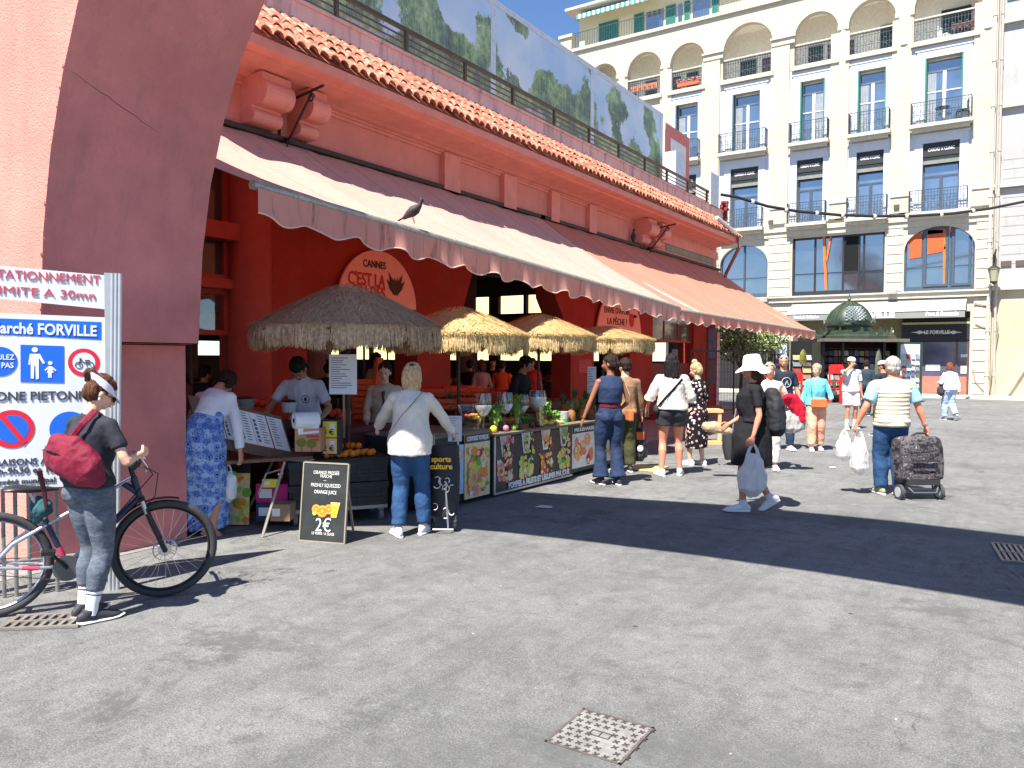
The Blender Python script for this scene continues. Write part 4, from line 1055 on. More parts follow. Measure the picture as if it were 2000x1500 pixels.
 # ================================================================ PRINTED SCREENS on the roof terrace
def banner_mat(name,seed,sky_top=rgb(135,185,230),far=0):
 m,N=newmat(name,.8,0,.2);tc=N.coord('Object');sep=N.add('ShaderNodeSeparateXYZ');N.link(tc,sep.inputs[0])
 Y,Z=sep.outputs[1],sep.outputs[2]
 of=N.add('ShaderNodeVectorMath',operation='ADD');N.link(tc,of.inputs[0]);of.inputs[1].default_value=(seed*7.3,seed*3.1,seed)
 sky_=N.ramp(N.noise(of.outputs[0],.5,4),[(.35,rgb(164,200,234)),(.65,rgb(222,230,236))])
 base=N.noise(of.outputs[0],.7,2,.4);edge=N.noise(of.outputs[0],3.6,7,.8)
 h=N.math('SUBTRACT',N.math('ADD',N.math('MULTIPLY',base,5.0),N.math('MULTIPLY',edge,1.5)),N.math('ADD',N.math('MULTIPLY',Z,.62),1.75))
 tree=N.ramp(h,[(.0,(0,)*3),(.06,(1,)*3)])
 foli=N.ramp(N.math('ADD',N.math('MULTIPLY',N.noise(of.outputs[0],5.5,6,.85),.55),N.math('MULTIPLY',N.noise(of.outputs[0],1.1,3,.6),.45)),[(.36,rgb(26,36,24)),(.47,rgb(80,112,56)),(.56,rgb(150,178,96)),(.66,rgb(216,222,190))])
 c=N.mix(tree,sky_,foli)
 hb=N.math('SUBTRACT',N.math('MULTIPLY',N.noise(N.coord('Object',(1,1,1)),.8,1),1.7),Z)
 bl=N.ramp(hb,[(.0,(0,)*3),(.03,(1,)*3)]);stone=N.ramp(N.noise(of.outputs[0],2.2,5,.8),[(.35,rgb(120,96,80)),(.5,rgb(200,186,168)),(.62,rgb(96,120,70))])
 c=N.mix(bl,c,stone)
 str_=N.noise(N.coord('Object',(1,14,.3)),3,2);c=N.mix(N.ramp(str_,[(.4,(.0,)*3),(.7,(.28,)*3)]),c,rgb(210,222,232))
 c=N.mix(.12,c,rgb(216,222,226));N.color(c);return m
XB=WX-1.1
zb1_=(onx(943,0,XB).z+onx(1297,230,XB).z)/2;zb0_=ZP-.15
seams=[onx(px,150,XB).y for px in(560,963,1157,1293)]
seams[0]=5.0
ban=thing('printed_screen','long roof terrace screen printed with trees and sky above the tiled eave','printed screen',(XB,(seams[0]+seams[-1])/2,zb0_))
for i in range(3):
 y0,y1=seams[i]+.1,seams[i+1]-.1
 b=B();b.box((XB-.02,y0,zb0_),(XB,y1,zb1_));
 me_o=b.make('printed_panel',banner_mat('landscape print %d'%i,i+1),ban)
b=B();M_BWH=mat('screen white',rgb(205,212,220),.6)
for y in seams[1:]:b.box((XB-.03,y-.1,zb0_),(XB+.01,y+.1,zb1_))
b.box((XB-.04,seams[0],zb1_),(XB+.02,seams[-1]+.1,zb1_+.14));b.make('white_frame',M_BWH,ban)
b=B();b.box((XB-.25,seams[0],zb1_-.05),(XB-.1,seams[-1],zb1_+.1))
for y in np.arange(seams[0],seams[-1],2.4):b.box((XB-.9,y,ZE),(XB-.82,y+.08,zb1_));b.box((XB-.9,y,zb1_-.2),(XB-.1,y+.05,zb1_-.14))
b.make('scaffold',mat('scaffold grey',rgb(120,125,130),.5,.4),ban)
y0=onx(1299,240,XB).y+.05;y1=onx(1347,270,XB).y;zt3=onx(1320,252,XB).z
lb=thing('emblem_screen','pinkish terrace screen with a white arcade emblem at the end of the roof','sign',(XB,(y0+y1)/2,zb0_))
b=B();b.box((XB-.02,y0,zb0_),(XB,y1,zt3));b.make('panel',mat('emblem coral',rgb(214,120,112),.7),lb)
b=B();w=y1-y0;za,zb_=zb0_+.95,zt3-.42
X=XB+.006
def pv(a,z):return(X,y0+w*a,za+(zb_-za)*z)
holes=[]
b.quad(pv(.2,.66),pv(.84,.66),pv(.84,1),pv(.2,1));b.quad(pv(.76,0),pv(.84,0),pv(.84,.66),pv(.76,.66))
for s0 in(.2,.39,.58):
 for k in range(8):
  a0=s0+.03+.13*k/8;a1=s0+.03+.13*(k+1)/8;f=lambda a:.36+.24*sqrt(max(0,1-((a-s0-.095)/.065)**2))
  b.quad(pv(a0,f(a0)),pv(a1,f(a1)),pv(a1,.66),pv(a0,.66))
 b.quad(pv(s0,0),pv(s0+.03,0),pv(s0+.03,.66),pv(s0,.66));b.quad(pv(s0+.16,0),pv(s0+.19,0),pv(s0+.19,.66),pv(s0+.16,.66))
b.make('arcade_emblem',mat('emblem white',rgb(225,222,220),.7),lb,fix=False)
b=B();c=onx(1320,320,XB+.5);b.box((c.x-.2,c.y-.5,ZP),(c.x+.2,c.y+.35,c.z+.3));solo(b,'roof_cabinet',M_BWH,'white equipment cabinet standing before the emblem screen on the terrace','cabinet')
c=onx(1395,380,PX_+.02);z1=onx(1395,340,PX_).z;z0=onx(1395,405,PX_).z
b=B();b.box((PX_-.02,c.y-.38,z0),(PX_+.03,c.y+.45,z1));nbd=solo(b,'notice_board',mat('pale grey board',rgb(205,210,215),.6),'pale grey notice board fixed at the end of the terrace railing','sign')
b=B();c=onx(1416,398,PX_);
for k in range(14):b.ell(c+Vector((random.uniform(-.15,.1),random.uniform(-.2,.2),random.uniform(-.3,.15))),random.uniform(.05,.09),7,5)
b.cyl((c.x,c.y,ZP-.3),(c.x,c.y,c.z),.1)
solo(b,'roof_ornament',mat('red rust',rgb(120,48,40),.8,var=.4),'dark red dried plant in a pot at the end of the roof','potted plant')
# ================================================================ KIOSK
kc=G(1655,782);kx,ky=kc.x,kc.y
kk=thing('newspaper_kiosk','dark green newspaper kiosk with a ribbed dome and finial','kiosk',(kx,ky,0),radians(YAW))
def kz(y):return 1.68+(700-y)/1500*31.3
M_KG=mat('kiosk green',rgb(52,66,48),.4,.1,var=.2,vs=5,spec=.6,dirt=.2);M_KD=mat('kiosk dark',rgb(34,30,30),.5)
kr=lambda px:px/1500*31.3
b=B();R=.9
b.lathe((0,0,0),[(R*1.1,kz(633)),(R*1.12,kz(630)),(R*.98,kz(628)),(R*.97,kz(624)),(R*.9,kz(613)),(R*.76,kz(602)),(R*.52,kz(592)),(R*.25,kz(585.5)),(.05,kz(582.5)),(.04,kz(581)),(.08,kz(579)),(.03,kz(576)),(.012,kz(566)),(0,kz(562))],24)
for k in range(12):
 a=2*pi*k/12;b.tube([(r*cos(a),r*sin(a),z)for r,z in((R*.99,kz(625)),(R*.92,kz(613)),(R*.78,kz(602)),(R*.54,kz(592)),(R*.27,kz(585)))],.022,5)
b.make('dome',M_KG,kk,world=False,smooth=True)
b=B()
for k in range(12):
 a=2*pi*(k+.5)/12
 M_=Matrix.Rotation(a,4,'Z')@Matrix.Translation((R*1.08,0,kz(627)))
 b.prism([(-.2,0),(.2,0),(.14,.1),(.08,.06),(0,.2),(-.08,.06),(-.14,.1)],lambda p,z,d:tuple(M_@Vector((d,p,z))),-.02,.02)
b.make('crest',M_KG,kk,world=False)
b=B()
for i in range(10):
 for j in range(5):
  a=-pi/2-.5+j*.2+(i%2)*.1;z=kz(622)+i*.06;t=i/10;r=R*(.985-.42*t**2.2)
  b.ell((r*cos(a),r*sin(a),z),(.07,.03,.045),6,4,M=Matrix.Rotation(a+pi/2,3,'Z'))
b.make('scales',mat('silver scales',rgb(150,160,158),.35,.5),kk,world=False)
b=B()
b.lathe((0,0,0),[(R*1.05,kz(633)),(R*1.0,kz(636)),(R*1.0,kz(643)),(R*1.1,kz(645)),(1.72,kz(651)),(1.78,kz(653)),(1.78,kz(658)),(1.5,kz(660)),(1.5,kz(664))],12);b.make('roof',M_KG,kk,world=False)
b=B();n=26
for k in range(n):
 a=2*pi*k/n;M_=Matrix.Rotation(a,4,'Z')@Matrix.Translation((1.66,0,kz(652)))
 h=.22+.12*(k%2)
 b.prism([(-.17,0),(.17,0),(.15,.08),(.05,h*.6),(0,h),(-.05,h*.6),(-.15,.08)],lambda p,z,d:tuple(M_@Vector((d,p,z))),-.015,.015)
b.make('roof_crest',M_KG,kk,world=False)
b=B();b.box((-1.75,-1.85,kz(664)-.02),(1.6,-1.1,kz(659)));b.make('fascia',mat('kiosk fascia',rgb(105,98,88),.5),kk,world=False)
zt_=kz(664)
b=B()
for x in(-1.5,-.72,.95,1.7):b.box((x-.05,-1.15,0),(x+.05,-1.05,zt_))
b.box((-1.55,1.0,0),(1.75,1.1,zt_));b.box((-1.6,-1.1,0),(-1.5,1.05,zt_));b.box((1.7,-1.1,0),(1.8,1.05,zt_));b.make('body',M_KD,kk,world=False)
b=B();b.box((-1.5,.2,.9),(1.7,.25,zt_));b.make('inner_back',mat('kiosk wine',rgb(62,34,38),.8,var=.4,vs=4),kk,world=False)
b=B()
for z in(1.35,1.62,1.9,2.15):b.box((-1.45,-.2,z),(1.65,.2,z+.03))
b.make('shelves',mat('shelf',rgb(90,70,66),.7),kk,world=False)
b=B();b.box((-1.5,-1.3,.05),(1.7,-.4,.95));b.make('counter',M_KD,kk,world=False)
# magazines: each rack is a part holding rows of printed covers
pal=[mat('cover %d'%i,rgb(*c),.5,var=.2,vs=8)for i,c in enumerate(((180,178,170),(120,126,138),(140,60,54),(84,94,116),(176,160,112),(96,78,72),(205,205,205),(66,76,66),(150,116,104)))]
def covers(b,M_,w,z0,z1,rows,cols,s=.8):
 for r in range(rows):
  for c in range(cols):
   x=-w/2+(c+.5)*w/cols;z=z0+(r+.5)*(z1-z0)/rows;hw=w/cols*.42;hh=(z1-z0)/rows*.40*random.uniform(.85,1.1)
   b.addm([tuple(M_@Vector(q))for q in((x-hw,-.0,z-hh),(x+hw,0,z-hh),(x+hw,.06,z+hh),(x-hw,.06,z+hh),(x-hw,.02,z-hh),(x+hw,.02,z-hh),(x+hw,.08,z+hh),(x-hw,.08,z+hh))],[(0,1,2,3),(7,6,5,4),(0,3,7,4),(1,5,6,2),(3,2,6,7),(0,4,5,1)],mi=random.randrange(len(pal)))
b=B();covers(b,Matrix.Translation((.1,-.35,0)),3.0,1.0,2.1,4,14);covers(b,Matrix.Translation((.1,-1.38,0)),3.0,.15,1.1,4,12);b.make('magazines',pal,kk,world=False,fix=False)
# opened side wings with white racks
def wing(px0,px1,label_dx,name='rack_wing'):
 A=(G(px0,784),G(px1,784));
 inv=parent_mat(kk).inverted();a,c=inv@A[0],inv@A[1];w=abs(c.x-a.x);cx=(a.x+c.x)/2;y=-1.25
 b=B();b.box((cx-w/2,y,.2),(cx+w/2,y+.12,zt_-.02));o=b.make(name,M_KG,kk,world=False)
 b=B();b.box((cx-w/2+.12,y-.012,.3),(cx+w/2-.12,y-.002,zt_-.1));b.make('lining',mat('rack white',rgb(205,210,216),.6),o,world=False)if False else None
 b.make('lining',mat('rack white',rgb(205,210,216),.6),kk,world=False)
 b=B();covers(b,Matrix.Translation((cx,y-.1,0)),w-.3,.35,1.95,7,4);b.make('magazines',[pal[0],pal[6],pal[1],pal[6],pal[3],pal[0],pal[6],pal[5],pal[2]],kk,world=False,fix=False)
wing(1500,1537,0);wing(1736,1782,0)
b=B();c=parent_mat(kk).inverted()@G(1560,784);b.box((c.x-.42,-1.2,.2),(c.x+.42,-1.1,zt_));b.make('door_panel',M_KD,kk,world=False)
b=B();covers(b,Matrix.Translation((c.x,-1.3,0)),.8,.4,1.9,6,2);b.make('magazines',pal,kk,world=False,fix=False)
# red chair racks in front
def red_rack(px,py,label,w=.45,h=1.25):
 c=G(px,py);t=thing('red_rack',label,'display rack',(c.x,c.y,0),radians(YAW));m=mat('red paint bright',rgb(215,40,32),.4)
 b=B()
 for s in(-1,1):b.box((s*w/2-.03,-.03,0),(s*w/2+.03,.03,h));b.box((s*w/2-.02,.03,.02),(s*w/2+.02,.5,.06))
 b.box((-w/2+.03,-.03,h-.3),(w/2-.03,.03,h));b.box((-w/2,-.03,h),(w/2,.03,h+.06))
 for z in(.3,.55,.8):b.box((-w/2+.03,-.06,z),(w/2-.03,.1,z+.03))
 b.make('frame',m,t,world=False);b=B();covers(b,Matrix.Translation((0,-.08,0)),w-.08,.3,.95,2,2);b.make('postcards',pal,t,world=False,fix=False)
red_rack(1552,790,'low red folding rack of papers at the left of the kiosk counter',.5,1.15);red_rack(1632,787,'tall red rack holding magazines before the kiosk',.5,1.45)
b=B();c=G(1648,789);M_=Matrix.Translation(c)@Matrix.Rotation(radians(YAW),4,'Z');b.box((-.16,-.05,0),(.16,.0,1.05),M_);b.box((-.13,-.01,0.0),(.13,.12,.9),M_);solo(b,'red_board',mat('red paint bright',rgb(215,40,32),.4),'plain red upright board beside the youth in pink shorts','panel')
# yellow jacket hanging, white overalls hanging
for px,col,l in((1570,rgb(112,108,40),'yellow and black plastic bag hanging on the kiosk door'),(1716,rgb(92,94,80),'pale olive coat hanging at the right side of the kiosk')):
 c=G(px,786);b=B();b.loft([(0,0,1.5),(0,0,1.65),(0,0,1.95),(0,0,2.1)]if px<1600 else[(0,0,1.0),(0,0,1.3),(0,0,1.8),(0,0,2.15)],[(.14,.05),(.17,.07),(.13,.06),(.03,.03)],n=10)
 o=b.make('hanging_item',mat('hang %d'%px,col,.7,var=.5,vs=8),None,smooth=True);o.location=c+Vector((0,-.25,0));tag(o,l,'bag' if px<1600 else 'coat');o.name='hanging_bag' if px<1600 else 'hanging_coat'
 # potted tree left of the kiosk
def leafy(b,c,r,n,s,seed=0,dens=None):
 rnd=random.Random(seed)
 for k in range(n):
  while 1:
   p=Vector((rnd.uniform(-1,1),rnd.uniform(-1,1),rnd.uniform(-1,1)))
   if p.length<1 and noise.noise(p*2.2+Vector((seed,0,0)))>-.12-.2*(1-p.length):break
  q=Vector(c)+Vector((p.x*r[0],p.y*r[1],p.z*r[2]));a=Vector((rnd.uniform(-1,1),rnd.uniform(-1,1),rnd.uniform(-1,1))).normalized();t=a.orthogonal().normalized();u=s*rnd.uniform(.6,1.3)
  b.quad(q-a*u,q-t*u*.42,q+a*u,q+t*u*.42,mi=rnd.choice((0,0,1,2)))
LEAF=[mat('leaf mid',rgb(112,132,72),.7,var=.3),mat('leaf dark',rgb(62,84,44),.7,var=.3),mat('leaf pale',rgb(168,178,120),.7,var=.2)]
for px,py,rr,l in((1445,790,(1.35,1.2,.85),'bushy pale green tree with a rounded crown behind the mesh fence'),(1498,786,(.8,.9,.6),'smaller leafy shrub crown between the tree and the kiosk')):
 c=G(px,py);t=thing('tree',l,'tree',tuple(c));zc_=1.68+(700-(662 if px<1480 else 655))/1500*28
 b=B();b.loft([c,c+Vector((.05,0,1)),c+Vector((0,0,zc_))],[.08,.06,.03],n=7)
 for k in range(5):a=k*1.3;b.loft([c+Vector((0,0,1.3)),c+Vector((.5*cos(a),.5*sin(a),zc_+.1))],[.035,.012],n=5)
 b.make('trunk',mat('bark',rgb(90,75,60),.9),t);b=B();leafy(b,c+Vector((0,0,zc_)),rr,2600 if px<1480 else 1100,.075,px);b.make('crown',LEAF,t,fix=False)
 # ================================================================ STALL
CX=-5.28
M_BLK=mat('black crate plastic',(.028,.03,.033),.55,var=.25,vs=10,bump=.2,bs=30)
M_BLKP=mat('black poster',(.022,.022,.025),.35,var=.2)
M_PAPER=mat('white paper',(.72,.73,.76),.8,var=.03);M_PRINT=mat('grey print',(.12,.12,.14),.8);M_CHALK=mat('chalk white',(.75,.75,.72),.8)
M_WOODP=mat('ply board',rgb(110,84,66),.7,var=.2,vs=4,sc=(1,8,1));M_STEEL=mat('bare steel',(.45,.45,.45),.4,.7)
M_ORG=mat('orange peel',rgb(240,130,30),.5,var=.12,vs=20,bump=.4,bs=160,spec=.5)
# ---- thatched umbrellas
def thatch(name,dry):
 m,N=newmat(name,.8,0,.15);v=N.coord('Object')
 f=N.noise(v,30,3,.8);f2=N.noise(v,3,3)
 c=N.ramp(f,[(.3,tuple(x*.45 for x in dry)),(.5,dry),(.7,tuple(min(1,x*1.5)for x in dry))])
 c=N.mix(N.ramp(f2,[(.4,(0,)*3),(.7,(.5,)*3)]),c,tuple(min(1,x*1.25)for x in dry));N.color(c)
 t=N.add('ShaderNodeBsdfTranslucent');N.link(c,t.inputs[0]);mx=N.add('ShaderNodeMixShader');mx.inputs[0].default_value=.25
 N.link(N.p.outputs[0],mx.inputs[1]);N.link(t.outputs[0],mx.inputs[2]);N.link(mx.outputs[0],N.out.inputs[0]);return m
M_TH1=thatch('grey straw',rgb(200,174,142));M_TH2=thatch('pale straw',rgb(218,192,140))
def umbrella(cx,cy,zap,zrim,R,label,m,seed):
 rnd=random.Random(seed)
 t=thing('thatched_umbrella',label,'umbrella',(cx,cy,0),rnd.random(),'thatched umbrellas over the fruit stall')
 b=B();b.cyl((0,0,0),(0,0,zap-.05),.022,n=8);b.make('pole',mat('dark pole',rgb(70,52,42),.6),t,world=False)
 prof=lambda s:zap-(zap-zrim)*(s**1.3*.6+s*.4)
 b=B();b.lathe((0,0,0),[(R*s,prof(s)-.03)for s in np.linspace(.02,1,10)],24);b.make('canopy',m,t,world=False,fix=False)
 NS=8
 b=B()
 for k in range(NS):
  a=2*pi*k/NS;b.tube([(0,0,zap-.1),(R*.6*cos(a),R*.6*sin(a),prof(.6)-.06),(R*cos(a),R*sin(a),zrim-.05)],.011,4)
 b.make('ribs',mat('dark pole',rgb(70,52,42),.6),t,world=False)
 b=B()
 for k in range(6500):
  s=sqrt(rnd.random())*.97+.02;a=rnd.random()*2*pi
  L=rnd.uniform(.10,.28);da=rnd.gauss(0,.35)*.14/max(.15,s);s2=min(1.05,s+L/R)
  lift=rnd.uniform(0,.045)*(1.4 if s<.2 else 1);w=rnd.uniform(.0022,.0075)
  p=Vector((R*s*cos(a),R*s*sin(a),prof(s)+.004+lift*.3));q=Vector((R*s2*cos(a+da),R*s2*sin(a+da),prof(min(1,s2))+lift-(max(0,s2-1)*.5)))
  d=(q-p).normalized();x=d.cross(Vector((0,0,1))).normalized()*w
  b.quad(p-x,p+x,q+x*.4,q-x*.4)
 b.make('thatch',m,t,world=False,fix=False)
 b=B()
 for k in range(3600):
  a=rnd.random()*2*pi;fr=(a/(2*pi)*NS)%1
  if fr<.035:continue
  lay=rnd.random();L=rnd.uniform(.17,.25)*(1+.12*sin(a*7))*(1-.25*(fr<.08 or fr>.95));rr=R*(1.0+.012*lay)*(1-.025*sin(pi*fr)*-1-.03)
  z0=zrim+.03-.03*sin(pi*fr);w=rnd.uniform(.003,.007)
  p=Vector((rr*cos(a),rr*sin(a),z0));da=rnd.gauss(0,.015);q=Vector(((rr+rnd.uniform(-.01,.03))*cos(a+da),(rr+rnd.uniform(-.01,.03))*sin(a+da),z0-L))
  x=Vector((-sin(a),cos(a),0))*w;tw=Vector((cos(a),sin(a),0))*rnd.uniform(-.004,.004)
  mid=(p+q)/2+Vector((cos(a),sin(a),0))*rnd.uniform(0,.012)
  b.quad(p-x,p+x,mid+x+tw,mid-x-tw);b.quad(mid-x-tw,mid+x+tw,q+x*.5,q-x*.5)
 b.make('fringe',m,t,world=False,fix=False)
 return t
UX=(-5.98,-6.12,-6.12,-6.1)
for(px,ya,yr,hw,lab,m),ux in zip(((680,553,640,180,'widest grey brown thatched umbrella above the vendor in white, all in shade',M_TH1),(896,598,655,134,'half shaded thatched umbrella above the glass bowls, second from the left',M_TH2),(1052,613,657,110,'thatched umbrella above the man with glasses, third from the left',M_TH2),(1178,636,664,98,'smallest thatched umbrella at the right end of the row, above the woman in denim',M_TH2)),UX):
 c=onx(px,650,ux);Yc=(CM.inverted()@c).z*-1
 R=hw/1500*Yc;zap=onx(px,ya,ux).z;zr=onx(px,yr,ux).z
 umbrella(c.x,c.y,zap,zr,R,lab,m,px)
 # ---- poster counters: black box tables with picture fronts (all real flat prints)
FR={k:mat('print '+k,v,.5,var=.15,vs=20)for k,v in dict(red=rgb(196,52,50),pink=rgb(226,128,124),orange=rgb(238,140,44),yellow=rgb(240,205,80),green=rgb(110,170,60),dgreen=rgb(44,90,44),white=rgb(228,224,212),cream=rgb(226,206,160),wine=rgb(96,34,48),lime=rgb(178,204,84),dark=rgb(48,38,36),peach=rgb(238,168,120),sky=rgb(168,196,222)).items()}
FK=list(FR);FM=[FR[k]for k in FK]
def disc(b,y,z,r,mi,x,n=12,rz=None):
 rz=rz or r;b.f.append(tuple(range(len(b.v),len(b.v)+n)));b.m.append(mi)
 for k in range(n):b.v.append((x,y+r*cos(2*pi*k/n),z+rz*sin(2*pi*k/n)))
def collage(b,y0,y1,z0,z1,cols,n,rnd,x,rr=(.03,.07)):
 for k in range(n):
  r=rnd.uniform(*rr);y=rnd.uniform(y0+r,y1-r)if y1-y0>2*r else(y0+y1)/2;z=rnd.uniform(z0+r,z1-r);c=rnd.choice(cols);e=x+.0002*k
  disc(b,y,z,r,FK.index(c),e,12,r*rnd.uniform(.7,1.2))
  if rnd.random()<.5:disc(b,y,z,r*.72,FK.index(rnd.choice(('cream','white','peach','yellow','pink'))),e+.0001,10)
def cpt(px,py):p=onx(px,py,CX);return p.y,p.z
ztop=onx(1150,827,CX).z;print('counter top z',ztop)
ya,yb,yc=cpt(965,900)[0],cpt(1117,880)[0],cpt(1218,870)[0]
t=thing('juice_counter','black juice counter fronted with four DETOX fruit posters and white slogan','counter',(CX-.4,(ya+yb)/2,0),group=None)
b=B();b.box((CX-.95,ya,.06),(CX-.02,yc,ztop));b.make('body',M_BLK,t)
b=B();b.box((CX-1.0,ya-.02,ztop),(CX+.02,yc,ztop+.03));b.make('counter_top',mat('worn counter',rgb(120,108,92),.6,var=.3),t)
b=B();b.box((CX-.015,ya,.05),(CX,yb,ztop-.02));pn=b.make('poster_panel',M_BLKP,t)
b=B();f=.018;b.box((CX-.01,ya-.012,.04),(CX+.012,ya+f,ztop));b.box((CX-.01,ya,.03),(CX+.011,yb,.055));b.make('aluminium_edge',M_STEEL,t)
rnd=random.Random(3);NCOL=4;w=(yb-ya)/4
sets=[(['red','pink','wine','peach','cream'],['white','wine']),(['green','lime','yellow','dgreen','cream','lime'],['white','wine','dgreen']),(['orange','red','yellow','peach','dark'],['white','orange','peach']),(['lime','yellow','cream','green','cream'],['white','green','dgreen'])]
for i in range(4):
 y0=ya+w*i+.05;y1=ya+w*(i+1)-.05;b=B();cols,gl=sets[i];cy=(y0+y1)/2
 def gq(k,zz0,zz1,w0,w1,mi,e):b.quad((CX+e,cy-w0,zz0),(CX+e,cy+w0,zz0),(CX+e,cy+w1,zz1),(CX+e,cy-w1,zz1),mi=FK.index(mi))
 gq(0,.47,.74,.06,.12,gl[0],.0006);gq(0,.5,.68,.03,.07,gl[-1],.0012)
 collage(b,y0,y1,.14,.46,cols,42,rnd,CX+.002,(.02,.055))
 collage(b,cy-.06,y1,.44,.76,cols,16,rnd,CX+.011,(.015,.04))
 for k in range(5):b.quad((CX+.015,cy-.1+k*.04,.6),(CX+.015,cy-.09+k*.04,.6),(CX+.015,cy-.085+k*.05,.8),(CX+.015,cy-.1+k*.05,.76),mi=FK.index(rnd.choice(cols)))
 b.make('fruit_print',FM,pn,fix=False)
 text('DETOX',.075,M_CHALK,(CX+.004,cy,ztop-.085),(0,1,0),(0,0,1),pn,width=.16,bold=.004)
text('POMPES À FRUITS ET LÉGUMES PAR JOUR',.1,M_CHALK,(CX+.014,(ya+yb)/2+.1,.105),(0,1,0),(0,0,1),pn,width=(yb-ya)*.80,bold=.006)
def side_poster(ya_,yb_,z0,z1,base,cols,n,title=None,parent=None,name='poster_panel',rr=(.04,.1),x=CX):
 b=B();b.box((x-.012,ya_,z0),(x,yb_,z1));p=b.make(name,FR[base]if base in FR else base,parent)
 b=B();collage(b,ya_+.02,yb_-.02,z0+.02,z1-(.12 if title else .02),cols,n,rnd,x+.002,rr);b.make('fruit_print',FM,p,fix=False)
 if title:
  b=B();b.box((x+.0,ya_,z1-.1),(x+.0015,yb_,z1));b.make('title_strip',M_BLKP,p)
  text(title,.07,M_CHALK,(x+.004,(ya_+yb_)/2,z1-.05),(0,1,0),(0,0,1),p,width=(yb_-ya_)*.85,bold=.003)
 return p
wy=(yc-yb)
side_poster(yb+.01,yb+wy*.42,.12,ztop-.02,'white',['orange','pink','red','peach'],16,'MILKSHAKES',t)
side_poster(yb+wy*.43,yb+wy*.98,.52,ztop-.02,'sky',['lime','yellow','green','orange'],16,None,t,rr=(.05,.1));side_poster(yb+wy*.43,yb+wy*.98,.12,.48,'white',['orange','dgreen','yellow','peach'],16,None,t,rr=(.05,.09))
b=B();b.box((CX+.0,yb+wy*.43,.48),(CX+.003,yb+wy*.98,.52));b.make('title_strip',M_BLKP,t)
# next counter nearer the camera
y2,y3,y4=cpt(852,900)[0],cpt(907,900)[0],cpt(958,900)[0]
t2=thing('fruit_cup_counter','black counter fronted with a tall citrus slice poster under the paper sheet','counter',(CX-.5,(y2+y4)/2,0))
b=B();b.box((CX-1.0,y2-.1,.05),(CX-.05,y4+.02,.80));b.make('body',M_BLK,t2)
b=B();b.box((CX-1.0,y2-.1,.80),(CX-.02,y4+.05,.83));b.make('counter_top',mat('worn counter',rgb(120,108,92),.6,var=.3),t2)
side_poster(y3+.02,y4,.06,.80,'cream',['pink','orange','yellow','red','lime','green','peach','white'],90,'COMPOSEZ VOTRE JUS',t2,rr=(.03,.075),x=CX-.01)
side_poster(y2,y3,.14,.70,'sky',['orange','yellow','white'],9,None,t2,rr=(.05,.1),x=CX-.012)
# ---- things standing on the counters
M_GL=clearglass('bowl glass',(.93,.95,.95),.14)
M_SLUSH=mat('white slush',(.8,.82,.84),.5,var=.05);M_GRN=mat('celery green',rgb(96,140,50),.6,var=.35,vs=20);M_LEM=mat('lemon',rgb(244,216,60),.45,var=.08)
def onc(px,py,dx=-.3):
 return onx(px,py,CX+dx)
def glass_bowl(px,hw,ytop,ybot,label,fill=.55,group='big round goblets on the juice counter'):
 c=onx(px,800,CX-.28);Y=-(CM.inverted()@c).z;r=hw/1500*Y;z1=onx(px,ytop,CX-.28).z
 zb=ztop+.03;t=thing('glass_goblet',label,'goblet',(c.x,c.y,zb),group=group);h=z1-zb
 b=B();b.lathe((0,0,0),[(.0,.004),(r*.75,.004),(r*.7,.012),(.02,.03),(.016,h*.34),(r*.5,h*.44),(r*.95,h*.62),(r*1.02,h*.75),(r*.86,h)],20);b.make('bowl',M_GL,t,world=False,smooth=True)
 b=B();b.lathe((0,0,0),[(.0,h*.40),(r*.46,h*.45),(r*.91,h*.62),(r*.96,h*(.62+.22*fill)),(0,h*(.62+.24*fill))],18);b.make('filling',M_SLUSH,t,world=False,smooth=True)
glass_bowl(944,18,768,0,'leftmost large goblet of white foam behind the clear plastic bowl',.3);glass_bowl(986,17,766,0,'large goblet of white foam half hidden by celery leaves',.3);glass_bowl(1050,18,762,0,'brightly lit goblet of white foam above the vase of lemons',.8)
def greens(px,ybase,ytop,w,label,seed,dx=-.2,n=260,m=None):
 c=onx(px,ybase,CX+dx);c.z=ztop+.03;h=onx(px,ytop,CX+dx).z-c.z;r_=random.Random(seed);t=thing('celery_bunch',label,'celery',tuple(c),group='green celery bunches on the juice counter');b=B()
 for k in range(14):
  a=r_.random()*6.3;b.loft([(0,0,0),(.03*cos(a),.03*sin(a),h*.5),(w*.6*cos(a),w*.6*sin(a),h*r_.uniform(.7,.95))],[.012,.009,.004],n=5)
 b.make('stalks',mat('celery pale',rgb(170,190,100),.6),t,world=False);b=B()
 for k in range(n):
  p=Vector((r_.gauss(0,w*.55),r_.gauss(0,w*.55),h*r_.uniform(.35,1.05)));a=Vector((r_.uniform(-1,1),r_.uniform(-1,1),r_.uniform(-1,1))).normalized();q=a.orthogonal().normalized();s=r_.uniform(.012,.028);b.quad(p-a*s,p-q*s*.6,p+a*s,p+q*s*.6)
 b.make('leaves',M_GRN,t,world=False,fix=False)
greens(968,845,790,.07,'dark celery leaves spilling between the two leftmost goblets',1);greens(1010,838,775,.07,'tall fresh celery leaves left of the lit goblet',2,n=340);greens(1086,820,803,.06,'short bright celery leaves beside the lemon pile',3,n=160)
greens(1030,842,812,.07,'low leafy herbs before the lit goblet',5,dx=-.35,n=240);greens(932,848,812,.08,'dark herbs heaped behind the clear plastic bowl',6,dx=-.6,n=280);greens(1064,808,786,.08,'leafy bunch in shade behind the lemon vase',7,dx=-.5,n=260);greens(1128,805,782,.07,'loose leaves between the rear pineapples',8,dx=-.6,n=200)
glass_bowl(1018,16,770,0,'goblet with little foam half hidden behind the tall celery',.1)
